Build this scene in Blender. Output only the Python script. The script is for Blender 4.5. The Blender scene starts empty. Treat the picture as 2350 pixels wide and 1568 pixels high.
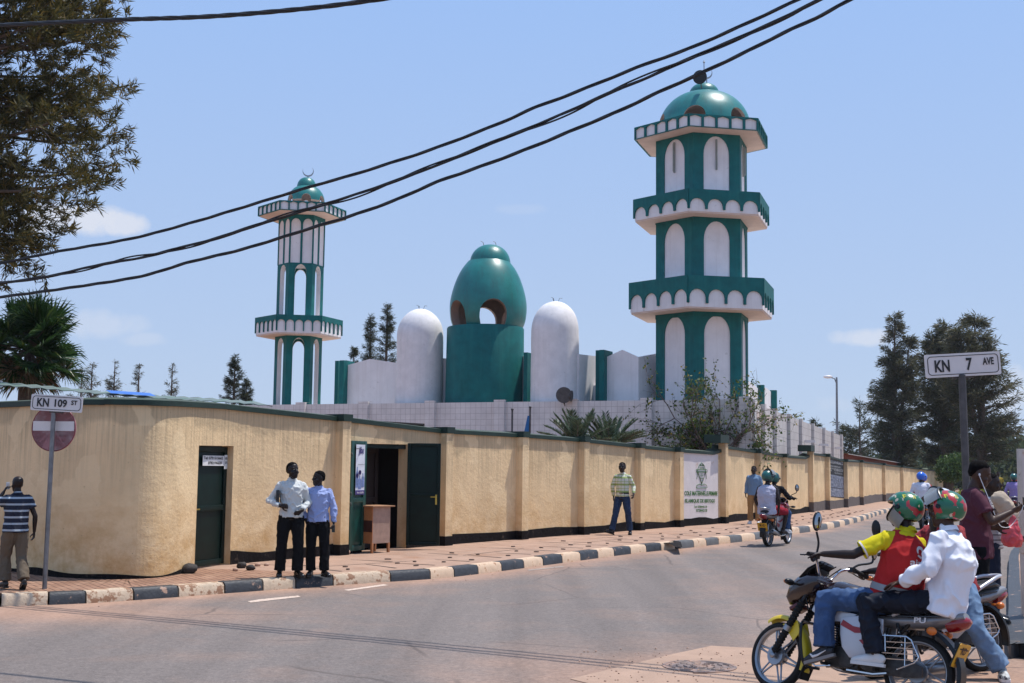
import bpy, bmesh, math, random
import numpy as np
from mathutils import Vector, Matrix, Euler, noise
from mathutils.geometry import tessellate_polygon
R_=math.radians; PI=math.pi
scn=bpy.context.scene; COL=scn.collection
# ---------------- camera ----------------
F=2844.; EYE=1.8; TH=math.atan((1068-784)/F); ROLL=0.012
cd=bpy.data.cameras.new('camera'); cam=bpy.data.objects.new('camera',cd); COL.objects.link(cam); scn.camera=cam
cd.sensor_width=36; cd.lens=36*F/2350; cd.clip_end=3000; cd.clip_start=.1
CR=Matrix.Rotation(PI/2+TH,3,'X')@Matrix.Rotation(ROLL,3,'Z')
cam.matrix_world=Matrix.Translation((0,0,EYE))@CR.to_4x4()
scn.render.resolution_x=1024; scn.render.resolution_y=683
scn.view_settings.view_transform='Standard'; scn.view_settings.look='None'; scn.view_settings.exposure=0.0; scn.view_settings.gamma=1
# ---------------- sun and sky ----------------
SEL,SAZ=R_(69.5),R_(25)      # elevation, azimuth from +x towards +y
SD=Vector((math.cos(SEL)*math.cos(SAZ),math.cos(SEL)*math.sin(SAZ),math.sin(SEL)))
sl=bpy.data.lights.new('sun','SUN'); sl.energy=5.0; sl.angle=R_(.53); sl.color=(1,.955,.90)
so=bpy.data.objects.new('sun',sl); COL.objects.link(so); so.rotation_euler=SD.to_track_quat('Z','Y').to_euler()
def ray(px,py): return CR@Vector(((px-1175)/F,(784-py)/F,-1))
W=bpy.data.worlds.new('World'); scn.world=W; W.use_nodes=True
nt=W.node_tree; nt.nodes.clear()
def N(t,**k):
    n=nt.nodes.new(t)
    for a,b in k.items(): setattr(n,a,b)
    return n
def mkN(tree):
    def f(t,ins=None,**k):
        n=tree.nodes.new(t)
        for a,b in k.items(): setattr(n,a,b)
        if ins:
            for a,b in ins.items():
                if hasattr(b,'is_linked') or isinstance(b,bpy.types.NodeSocket): tree.links.new(b,n.inputs[a])
                else: n.inputs[a].default_value=b
        return n
    return f
n=mkN(nt)
sky=n('ShaderNodeTexSky',sky_type='NISHITA'); sky.sun_disc=False; sky.sun_elevation=SEL; sky.sun_rotation=PI/2-SAZ
sky.air_density=1.0; sky.dust_density=1.6; sky.ozone_density=1.6; sky.altitude=1500
hsv=n('ShaderNodeHueSaturation',{'Color':sky.outputs[0],'Saturation':.92,'Value':1.0})
tc=n('ShaderNodeTexCoord')
# thin white puffs of cloud far off
nz=n('ShaderNodeTexNoise',{'Vector':tc.outputs['Generated'],'Scale':38.,'Detail':6.,'Roughness':.6})
acc=None
for (px,py,rx,ry,st) in ((150,505,150,40,.85),(275,512,70,28,.8),(235,748,95,34,.35),(1975,775,75,22,.6),(2330,900,60,60,.55),(1200,480,60,14,.12),(330,780,60,18,.25),(2140,930,240,30,.25)):
    d=ray(px,py).normalized()
    right=ray(px+50,py).normalized()-d; right.normalize(); up=d.cross(right)*-1; up.normalize()
    sub=n('ShaderNodeVectorMath',{0:tc.outputs['Generated'],1:tuple(d)},operation='SUBTRACT')
    a=n('ShaderNodeVectorMath',{0:sub.outputs[0],1:tuple(right*(F/rx))},operation='DOT_PRODUCT')
    b=n('ShaderNodeVectorMath',{0:sub.outputs[0],1:tuple(up*(F/ry))},operation='DOT_PRODUCT')
    aa=n('ShaderNodeMath',{0:a.outputs['Value'],1:a.outputs['Value']},operation='MULTIPLY')
    bb=n('ShaderNodeMath',{0:b.outputs['Value'],1:b.outputs['Value']},operation='MULTIPLY')
    s=n('ShaderNodeMath',{0:aa.outputs[0],1:bb.outputs[0]},operation='ADD')
    e=n('ShaderNodeMath',{0:1.0,1:s.outputs[0]},operation='SUBTRACT')
    e2=n('ShaderNodeMath',{0:nz.outputs['Fac'],1:2.6},operation='MULTIPLY')
    e3=n('ShaderNodeMath',{0:e.outputs[0],1:e2.outputs[0]},operation='ADD')
    mr=n('ShaderNodeMapRange',{'Value':e3.outputs[0],'From Min':1.25,'From Max':2.1,'To Min':0.,'To Max':st})
    if acc is None: acc=mr.outputs[0]
    else: acc=n('ShaderNodeMath',{0:acc,1:mr.outputs[0]},operation='MAXIMUM').outputs[0]
# a pale veil towards the horizon, as dry-season air has
sx=n('ShaderNodeSeparateXYZ',{0:tc.outputs['Generated']})
hz=n('ShaderNodeMapRange',{'Value':sx.outputs[2],'From Min':0.,'From Max':.42,'To Min':.88,'To Max':.85})
vc=n('ShaderNodeMapRange',{'Value':sx.outputs[2],'From Min':.02,'From Max':.42})
veil=n('ShaderNodeMix',{'Factor':vc.outputs[0],6:(5.1,6.35,8.5,1),7:(3.45,5.6,10.,1)},data_type='RGBA')
hz2=n('ShaderNodeMix',{'Factor':hz.outputs[0],6:hsv.outputs[0],7:veil.outputs[2]},data_type='RGBA')
mx=n('ShaderNodeMix',{'Factor':acc,6:hz2.outputs[2],7:(7.6,7.9,8.8,1)},data_type='RGBA')
bg=n('ShaderNodeBackground',{'Color':mx.outputs[2],'Strength':.1})
nt.links.new(bg.outputs[0],n('ShaderNodeOutputWorld').inputs[0])
# ---------------- ground relief and picking helpers ----------------
YS=[-50,0,19,30,42,60,87,150,400]; ZS=[.02,.02,.02,.12,.12,.03,-.1,-.3,-.3]
def gp(y): return float(np.interp(y,YS,ZS))
def ground(px,py,off=0.):
    d=ray(px,py); t=20.
    for _ in range(80):
        t=.5*t+.5*(gp(d.y*t)+off-EYE)/d.z
    return Vector((d.x*t,d.y*t,EYE+d.z*t))
def atY(px,py,Y):
    d=ray(px,py); return d*(Y/d.y)+Vector((0,0,EYE))
def project(p):
    q=CR.transposed()@(Vector(p)-Vector((0,0,EYE))); return 1175+F*q.x/-q.z,784-F*q.y/-q.z
def zAt(px,py,x,y):    # height of the point of the vertical line through (x,y) seen at image row py
    d=ray(px,py); return EYE+d.z*(y/d.y)
# ---------------- mesh kit ----------------
WM={}
def props(o,label=None,cat=None,group=None,kind=None):
    if label: o['label']=label
    if cat: o['category']=cat
    if group: o['group']=group
    if kind: o['kind']=kind
    return o
def empty(name,loc,label=None,cat=None,group=None,yaw=0,lean=0,scale=1.,kind=None):
    o=bpy.data.objects.new(name,None); COL.objects.link(o); o.empty_display_size=.2
    o.location=loc; o.rotation_euler=(R_(lean),0,R_(yaw)); o.scale=(scale,)*3
    WM[o.name]=Matrix.Translation(loc)@Euler((R_(lean),0,R_(yaw))).to_matrix().to_4x4()@Matrix.Scale(scale,4)
    return props(o,label,cat,group,kind)
def link(name,me,parent=None,label=None,cat=None,group=None,kind=None):
    o=bpy.data.objects.new(name,me); COL.objects.link(o)
    if parent is not None:
        o.parent=parent; WM[o.name]=WM.get(parent.name,Matrix())
    return props(o,label,cat,group,kind)
def aslist(m): return m if isinstance(m,(list,tuple)) else [m]
def frame_from(t,hint=None):
    t=Vector(t).normalized()
    h=Vector(hint) if hint is not None else (Vector((0,0,1)) if abs(t.z)<.9 else Vector((1,0,0)))
    a=h-t*h.dot(t)
    if a.length<1e-4: a=Vector((1,0,0))-t*t.x
    if a.length<1e-4: a=Vector((0,1,0))-t*t.y
    a.normalize(); return a,t.cross(a)
class MB:
    def __init__(s): s.v=[];s.f=[];s.m=[];s.uv=[];s.T=None
    def add(s,vs,fs,mi=0,uv=None):
        b=len(s.v)
        if s.T is not None: vs=[s.T@Vector(p) for p in vs]
        s.v+=[tuple(p) for p in vs]
        for i,f in enumerate(fs):
            s.f.append([b+k for k in f]); s.m.append(mi); s.uv.append(uv[i] if uv else None)
        return s
    def quad(s,a,b,c,d,mi=0,uv=None): return s.add([a,b,c,d],[(0,1,2,3)],mi,[uv] if uv else None)
    def box(s,c,sz,rot=None,mi=0):
        M=(rot.to_3x3() if rot is not None else Matrix.Identity(3)); c=Vector(c)
        vs=[c+M@Vector((x*sz[0]/2,y*sz[1]/2,z*sz[2]/2)) for x in(-1,1) for y in(-1,1) for z in(-1,1)]
        return s.add(vs,[(0,1,3,2),(4,6,7,5),(0,4,5,1),(2,3,7,6),(0,2,6,4),(1,5,7,3)],mi)
    def beam(s,a,b,w,h,up=(0,0,1),mi=0):
        a=Vector(a);b=Vector(b);t=(b-a);L=t.length;t.normalize();u,v=frame_from(t,up)
        M=Matrix((t,v,u)).transposed(); return s.box((a+b)/2,(L,w,h),M,mi)
    def tube(s,pts,r,n=8,mi=0,cap=True,hint=None,lat=None,flat=None):
        P=[Vector(p) for p in pts]; k=len(P); vs=[];prev=None
        for i,p in enumerate(P):
            t=(P[min(i+1,k-1)]-P[max(i-1,0)])
            if t.length<1e-9:t=Vector((0,0,1))
            ri=r[i] if isinstance(r,(list,tuple)) else r
            if isinstance(ri,(list,tuple)): ra,rb=ri
            else: ra=rb=ri
            l=lat[i] if isinstance(lat,list) else lat
            a,b=frame_from(t,l if l is not None else (prev if prev is not None else hint)); prev=a
            for j in range(n):
                th=2*PI*j/n; vs.append(p+a*(ra*math.cos(th))+b*(rb*math.sin(th)))
        fs=[]
        for i in range(k-1):
            for j in range(n):
                fs.append((i*n+j,i*n+(j+1)%n,(i+1)*n+(j+1)%n,(i+1)*n+j))
        if cap: fs.append(tuple(range(n-1,-1,-1))); fs.append(tuple((k-1)*n+j for j in range(n)))
        return s.add(vs,fs,mi)
    def ell(s,c,r,rot=None,nu=14,nv=9,mi=0):
        c=Vector(c); M=rot.to_3x3() if rot is not None else Matrix.Identity(3)
        if not isinstance(r,(list,tuple)): r=(r,r,r)
        vs=[c+M@Vector((0,0,-r[2]))]
        for i in range(1,nv):
            ph=-PI/2+PI*i/nv
            for j in range(nu):
                th=2*PI*j/nu; vs.append(c+M@Vector((r[0]*math.cos(ph)*math.cos(th),r[1]*math.cos(ph)*math.sin(th),r[2]*math.sin(ph))))
        vs.append(c+M@Vector((0,0,r[2]))); L=len(vs)-1; fs=[]
        for j in range(nu): fs.append((0,1+(j+1)%nu,1+j)); fs.append((L,L-nu+j,L-nu+(j+1)%nu))
        for i in range(nv-2):
            for j in range(nu): a=1+i*nu; fs.append((a+j,a+(j+1)%nu,a+nu+(j+1)%nu,a+nu+j))
        return s.add(vs,fs,mi)
    def lathe(s,prof,c=(0,0,0),n=32,mi=0,axis=None,closed=False,caps=True):
        c=Vector(c); M=Matrix.Identity(3)
        if axis is not None:
            t=Vector(axis).normalized(); a,b=frame_from(t); M=Matrix((a,b,t)).transposed()
        vs=[c+M@Vector((r*math.cos(2*PI*j/n),r*math.sin(2*PI*j/n),z)) for r,z in prof for j in range(n)]
        k=len(prof); fs=[]
        for i in range(k-1 if not closed else k):
            i2=(i+1)%k
            for j in range(n): fs.append((i*n+j,i*n+(j+1)%n,i2*n+(j+1)%n,i2*n+j))
        if not closed and caps:
            if prof[0][0]>1e-6: fs.append(tuple(range(n-1,-1,-1)))
            if prof[-1][0]>1e-6: fs.append(tuple((k-1)*n+j for j in range(n)))
        return s.add(vs,fs,mi)
    def torus(s,c,axis,Rr,r,n=32,m=8,mi=0,sq=1.):
        return s.lathe([(Rr+r*math.cos(2*PI*j/m),r*sq*math.sin(2*PI*j/m)) for j in range(m)],c,n,mi,axis,closed=True)
    def plate(s,loops,O,ux,uy,t,mi=0,mside=None,back=True):
        """outline (first loop) with holes, in the plane O+u*ux+v*uy, thickness t along ux x uy (towards minus)"""
        O=Vector(O);ux=Vector(ux);uy=Vector(uy);nn=ux.cross(uy).normalized()
        if mside is None: mside=mi
        flat=[p for l in loops for p in l]
        tri=tessellate_polygon([[Vector((a,b,0)) for a,b in l] for l in loops])
        f=[O+ux*a+uy*b for a,b in flat]; g=[p-nn*t for p in f]; k=len(f)
        fr=[];bk=[]
        for a,b,c in tri:
            A,B,C=[Vector(flat[i]) for i in (a,b,c)]
            if (B-A).cross(C-A)<0: a,c=c,a
            fr.append((a,b,c)); bk.append((k+c,k+b,k+a))
        s.add(f+g,fr+(bk if back else []),mi,[[flat[i] for i in q] for q in fr]+([[flat[i-k] for i in q] for q in bk] if back else []))
        if t>0:
            o=0
            for li,l in enumerate(loops):
                m=len(l); ar=sum(l[i][0]*l[(i+1)%m][1]-l[(i+1)%m][0]*l[i][1] for i in range(m))
                fs=[]
                for i in range(m):
                    j=(i+1)%m; q=(i,j,m+j,m+i)
                    if (ar>0)==(li==0): q=q[::-1]
                    fs.append(q)
                s.add([f[o+i] for i in range(m)]+[g[o+i] for i in range(m)],fs,mside if li>0 or mside!=mi else mi); o+=m
        return s
    def mesh(s,mats,smooth=True,ang=.7,inv=None):
        me=bpy.data.meshes.new('m'); vs=s.v
        if inv is not None: vs=[tuple(inv@Vector(p)) for p in vs]
        me.from_pydata(vs,[],s.f)
        for m in aslist(mats): me.materials.append(m)
        me.polygons.foreach_set('material_index',s.m)
        if any(u is not None for u in s.uv):
            ul=me.uv_layers.new(name='UVMap'); d=[]
            for f,u in zip(s.f,s.uv):
                for i in range(len(f)): d+= list(u[i]) if u is not None else [s.v[f[i]][0]+s.v[f[i]][1],s.v[f[i]][2]]
            ul.data.foreach_set('uv',d)
        me.validate(); me.update()
        if smooth:
            me.shade_smooth(); me.set_sharp_from_angle(angle=ang)
        return me
    def build(s,name,mats,parent=None,label=None,cat=None,group=None,kind=None,local=False,smooth=True,ang=.7,bevel=0):
        inv=None
        if parent is not None and not local: inv=WM.get(parent.name,Matrix()).inverted()
        me=s.mesh(mats,smooth,ang,inv)
        if bevel>0:
            bm=bmesh.new(); bm.from_mesh(me)
            bmesh.ops.remove_doubles(bm,verts=bm.verts,dist=1e-5)
            es=[e for e in bm.edges if len(e.link_faces)==2 and e.calc_face_angle(0)>.6]
            try: bmesh.ops.bevel(bm,geom=es,offset=bevel,segments=2,affect='EDGES',profile=.6)
            except Exception: pass
            bm.to_mesh(me); bm.free()
            if smooth: me.shade_smooth(); me.set_sharp_from_angle(angle=ang)
        return link(name,me,parent,label,cat,group,kind)
def spline(P,seg=6):
    P=[Vector(p) for p in P]; out=[]
    for i in range(len(P)-1):
        p0=P[max(i-1,0)];p1=P[i];p2=P[i+1];p3=P[min(i+2,len(P)-1)]
        for k in range(seg):
            t=k/seg; out.append(.5*((2*p1)+(p2-p0)*t+(2*p0-5*p1+4*p2-p3)*t*t+(3*p1-p0-3*p2+p3)*t*t*t))
    out.append(P[-1]); return out
def dg_mesh(o):
    bpy.context.view_layer.update(); dg=bpy.context.evaluated_depsgraph_get()
    return bpy.data.meshes.new_from_object(o.evaluated_get(dg))
def remesh(mb,vox,mats,smooth=2,amp=0,nsc=10,seed=0,fold=None):
    me=mb.mesh(mats,False); o=bpy.data.objects.new('tmp',me); COL.objects.link(o)
    m=o.modifiers.new('r','REMESH'); m.mode='VOXEL'; m.voxel_size=vox; m.use_smooth_shade=True
    if smooth:
        m=o.modifiers.new('s','SMOOTH'); m.factor=.5; m.iterations=smooth
    r=dg_mesh(o); bpy.data.objects.remove(o)
    if amp or fold:
        k=len(r.vertices); co=np.empty(k*3); r.vertices.foreach_get('co',co); co=co.reshape(-1,3)
        no=np.empty(k*3); r.vertex_normals.foreach_get('vector',no); no=no.reshape(-1,3)
        d=np.empty(k)
        for i in range(k):
            p=co[i]; q=Vector((p[0]*nsc+seed*7.3,p[1]*nsc,p[2]*nsc*.8))
            w=noise.noise(q)+.5*noise.noise(q*2.3)
            d[i]=(max(0.,1-abs(w)*3.2)**1.3-.35)*amp
        co+=no*d[:,None]; r.vertices.foreach_set('co',co.ravel()); r.update()
    r.materials.clear()
    for m in aslist(mats): r.materials.append(m)
    r.shade_smooth()
    return r
FONT=None
def text(name,s,O,ux,uy,width=None,height=None,mat=None,parent=None,depth=.002,bold=.012,align='LEFT',local=False,shear=0,**kw):
    """lettering: O = lower left corner (world), ux/uy directions"""
    c=bpy.data.curves.new('t','FONT'); c.body=s; c.size=1; c.offset=bold; c.resolution_u=3; c.shear=shear
    o=bpy.data.objects.new('t',c); COL.objects.link(o); me=dg_mesh(o); bpy.data.objects.remove(o)
    xs=[v.co.x for v in me.vertices]; ys=[v.co.y for v in me.vertices]
    x0,x1,y0,y1=min(xs),max(xs),min(ys),max(ys)
    sy=height/(y1-y0) if height else None; sx=width/(x1-x0) if width else None
    sx=sx or sy; sy=sy or sx
    O=Vector(O);ux=Vector(ux).normalized();uy=Vector(uy).normalized();nn=ux.cross(uy)
    inv=WM.get(parent.name,Matrix()).inverted() if parent is not None and not local else Matrix()
    off=(-(x1-x0)*sx/2 if align=='CENTER' else 0)
    for v in me.vertices:
        p=O+ux*((v.co.x-x0)*sx+off)+uy*((v.co.y-y0)*sy)+nn*depth
        v.co=inv@p
    me.materials.clear(); me.materials.append(mat)
    return link(name,me,parent,**kw)
from mathutils.bvhtree import BVHTree
def decal(s,target,O,ux,uy,width,height,mat,name='lettering',bold=.02,lift=.004,mesh=None):
    """lettering laid on the curved surface of a part (all in its local frame)"""
    ux=Vector(ux).normalized(); uy=Vector(uy); uy=(uy-ux*uy.dot(ux)).normalized(); nn=ux.cross(uy); me=target.data
    bt=BVHTree.FromPolygons([v.co for v in me.vertices],[tuple(p.vertices) for p in me.polygons])
    o=mesh if mesh is not None else text(name,s,O,ux,uy,width=width,height=height,mat=mat,parent=target,bold=bold,local=True,depth=0,align='CENTER')
    for v in o.data.vertices:
        h=bt.ray_cast(v.co+nn*.3,-nn,.6)
        if h[0] is not None: v.co=h[0]+nn*lift
    return o
# ---------------- materials ----------------
def M(name,col,rough=.6,metal=0,var=.12,scale=6,bump=0,bscale=60,coat=0,col2=None,c2s=4,c2a=.5,c2w=.08,spec=.5,uvs=False,streak=None):
    m=bpy.data.materials.new(name); m.use_nodes=True; t=m.node_tree; t.nodes.clear(); n=mkN(t)
    tc=n('ShaderNodeTexCoord'); vec=tc.outputs['UV' if uvs else 'Object']
    nz=n('ShaderNodeTexNoise',{'Vector':vec,'Scale':float(scale),'Detail':6.,'Roughness':.6})
    mr=n('ShaderNodeMapRange',{'Value':nz.outputs['Fac'],'From Min':.3,'From Max':.7,'To Min':1-var,'To Max':1+var})
    cl=n('ShaderNodeMix',{'Factor':1.,6:(*col,1),7:mr.outputs[0]},data_type='RGBA',blend_type='MULTIPLY')
    out=cl.outputs[2]
    if col2:
        z2=n('ShaderNodeTexNoise',{'Vector':vec,'Scale':float(c2s),'Detail':7.,'Roughness':.65})
        r2=n('ShaderNodeMapRange',{'Value':z2.outputs['Fac'],'From Min':c2a,'From Max':c2a+c2w})
        out=n('ShaderNodeMix',{'Factor':r2.outputs[0],6:out,7:(*col2,1)},data_type='RGBA').outputs[2]
    if streak:
        mp=n('ShaderNodeMapping',{'Vector':vec,'Scale':(3.2,3.2,.16)}); z4=n('ShaderNodeTexNoise',{'Vector':mp.outputs[0],'Scale':1.7,'Detail':7.,'Roughness':.7}); r4=n('ShaderNodeMapRange',{'Value':z4.outputs['Fac'],'From Min':.5,'From Max':.72,'To Max':streak[1]})
        out=n('ShaderNodeMix',{'Factor':r4.outputs[0],6:out,7:(*streak[0],1)},data_type='RGBA').outputs[2]
    b=n('ShaderNodeBsdfPrincipled',{'Base Color':out,'Roughness':float(rough),'Metallic':float(metal),'Coat Weight':float(coat),'Specular IOR Level':spec})
    if bump:
        z3=n('ShaderNodeTexNoise',{'Vector':vec,'Scale':float(bscale),'Detail':5.})
        bp=n('ShaderNodeBump',{'Height':z3.outputs['Fac'],'Strength':float(bump),'Distance':.02})
        t.links.new(bp.outputs[0],b.inputs['Normal'])
    t.links.new(b.outputs[0],n('ShaderNodeOutputMaterial').inputs[0]); return m
def leafmat(name,c1,c2,c3=None,trans=.35,rough=.5):
    m=bpy.data.materials.new(name); m.use_nodes=True; t=m.node_tree; t.nodes.clear(); n=mkN(t)
    g=n('ShaderNodeNewGeometry'); cr=n('ShaderNodeValToRGB',{'Fac':g.outputs['Random Per Island']})
    e=cr.color_ramp.elements; e[0].color=(*c1,1); e[1].color=(*c2,1); e[1].position=.85 if c3 else 1
    if c3: k=e.new(.97); k.color=(*c3,1)
    b=n('ShaderNodeBsdfPrincipled',{'Base Color':cr.outputs[0],'Roughness':rough,'Specular IOR Level':.3})
    tr=n('ShaderNodeBsdfTranslucent',{'Color':cr.outputs[0]})
    mx=n('ShaderNodeMixShader',{'Fac':trans,1:b.outputs[0],2:tr.outputs[0]})
    t.links.new(mx.outputs[0],n('ShaderNodeOutputMaterial').inputs[0]); return m
def leaves(C,D,L,Wd,mats,name,parent,rng,fold=.0,mi=None,**kw):
    """many small leaf blades: centres, directions, lengths, widths (numpy), joined in one crown mesh"""
    C=np.asarray(C,float);D=np.asarray(D,float);k=len(C); D=D/np.maximum(np.linalg.norm(D,axis=1),1e-6)[:,None]
    A=np.cross(D,rng.normal(size=(k,3))); A/=np.maximum(np.linalg.norm(A,axis=1),1e-6)[:,None]
    L=np.broadcast_to(L,(k,))[:,None];Wd=np.broadcast_to(Wd,(k,))[:,None]
    V=np.stack([C,C+D*L*.45+A*Wd*.5,C+D*L,C+D*L*.45-A*Wd*.5],1).reshape(-1,3)
    if parent is not None:
        inv=np.array(WM.get(parent.name,Matrix()).inverted()); V=V@inv[:3,:3].T+inv[:3,3]
    me=bpy.data.meshes.new('l'); me.vertices.add(4*k); me.vertices.foreach_set('co',V.ravel())
    me.loops.add(4*k); me.loops.foreach_set('vertex_index',np.arange(4*k)); me.polygons.add(k)
    me.polygons.foreach_set('loop_start',np.arange(k)*4); me.polygons.foreach_set('loop_total',np.full(k,4))
    for m in aslist(mats): me.materials.append(m)
    if mi is not None: me.polygons.foreach_set('material_index',mi)
    me.update(calc_edges=True); me.validate()
    return link(name,me,parent,**kw)
# ================= materials =================
def plaster(name,base,stain,dirt):
    m=bpy.data.materials.new(name); m.use_nodes=True; t=m.node_tree; t.nodes.clear(); n=mkN(t)
    uv=n('ShaderNodeTexCoord').outputs['UV']; sp=n('ShaderNodeSeparateXYZ',{0:uv})
    big=n('ShaderNodeTexNoise',{'Vector':uv,'Scale':.9,'Detail':7.,'Roughness':.6})
    r=n('ShaderNodeMapRange',{'Value':big.outputs['Fac'],'From Min':.3,'From Max':.7,'To Min':.86,'To Max':1.12})
    c=n('ShaderNodeMix',{'Factor':1.,6:(*base,1),7:r.outputs[0]},data_type='RGBA',blend_type='MULTIPLY').outputs[2]
    mp=n('ShaderNodeMapping',{'Vector':uv,'Scale':(11.,.35,1.)})
    st=n('ShaderNodeTexNoise',{'Vector':mp.outputs[0],'Scale':1.6,'Detail':6.,'Roughness':.7})
    s1=n('ShaderNodeMapRange',{'Value':st.outputs['Fac'],'From Min':.45,'From Max':.62})
    # run-off stains start under the coping (v = distance below the coping in UV y)
    g=n('ShaderNodeMapRange',{'Value':sp.outputs[1],'From Min':.05,'From Max':1.5,'To Min':1.,'To Max':.0})
    k=n('ShaderNodeMath',{0:s1.outputs[0],1:g.outputs[0]},operation='MULTIPLY'); k=n('ShaderNodeMath',{0:k.outputs[0],1:.48},operation='MULTIPLY')
    c=n('ShaderNodeMix',{'Factor':k.outputs[0],6:c,7:(*stain,1)},data_type='RGBA').outputs[2]
    # scalloped shade band right below the coping, mixed into the plaster colour
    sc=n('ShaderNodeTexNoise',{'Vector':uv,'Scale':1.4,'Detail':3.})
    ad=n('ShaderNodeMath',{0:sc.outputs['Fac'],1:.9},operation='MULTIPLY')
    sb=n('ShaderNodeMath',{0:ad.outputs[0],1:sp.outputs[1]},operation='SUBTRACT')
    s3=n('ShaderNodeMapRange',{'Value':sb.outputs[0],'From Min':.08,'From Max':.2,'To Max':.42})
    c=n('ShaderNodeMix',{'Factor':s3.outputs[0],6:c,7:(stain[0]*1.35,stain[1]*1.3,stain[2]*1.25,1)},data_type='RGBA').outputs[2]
    pn=n('ShaderNodeTexNoise',{'Vector':uv,'Scale':1.15,'Detail':3.,'Roughness':.45}); pn.inputs['Vector'].links; p2_=n('ShaderNodeMapRange',{'Value':pn.outputs['Fac'],'From Min':.585,'From Max':.6,'To Max':.5})
    c=n('ShaderNodeMix',{'Factor':p2_.outputs[0],6:c,7:(base[0]*1.12,base[1]*1.16,base[2]*1.2,1)},data_type='RGBA').outputs[2]
    g2=n('ShaderNodeMapRange',{'Value':sp.outputs[1],'From Min':1.1,'From Max':2.4})
    dn=n('ShaderNodeTexNoise',{'Vector':uv,'Scale':2.2,'Detail':8.,'Roughness':.7})
    d2=n('ShaderNodeMapRange',{'Value':dn.outputs['Fac'],'From Min':.38,'From Max':.68})
    k2=n('ShaderNodeMath',{0:d2.outputs[0],1:g2.outputs[0]},operation='MULTIPLY')
    c=n('ShaderNodeMix',{'Factor':k2.outputs[0],6:c,7:(*dirt,1)},data_type='RGBA').outputs[2]
    ch=n('ShaderNodeTexVoronoi',{'Vector':uv,'Scale':7.}); c3=n('ShaderNodeMapRange',{'Value':ch.outputs['Distance'],'From Min':.035,'From Max':.06,'To Min':.75,'To Max':0.})
    c=n('ShaderNodeMix',{'Factor':c3.outputs[0],6:c,7:(.16,.1,.06,1)},data_type='RGBA').outputs[2]
    b=n('ShaderNodeBsdfPrincipled',{'Base Color':c,'Roughness':.85,'Specular IOR Level':.2})
    h1=n('ShaderNodeTexNoise',{'Vector':uv,'Scale':14.,'Detail':6.,'Roughness':.65}); h2=n('ShaderNodeTexNoise',{'Vector':uv,'Scale':2.5,'Detail':3.})
    hh=n('ShaderNodeMath',{0:h1.outputs['Fac'],1:h2.outputs['Fac']},operation='ADD')
    bp=n('ShaderNodeBump',{'Height':hh.outputs[0],'Strength':.38,'Distance':.03}); t.links.new(bp.outputs[0],b.inputs['Normal'])
    t.links.new(b.outputs[0],n('ShaderNodeOutputMaterial').inputs[0]); return m
mPL=plaster('tan plaster',(.78,.57,.325),(.22,.18,.12),(.50,.28,.10))
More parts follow.
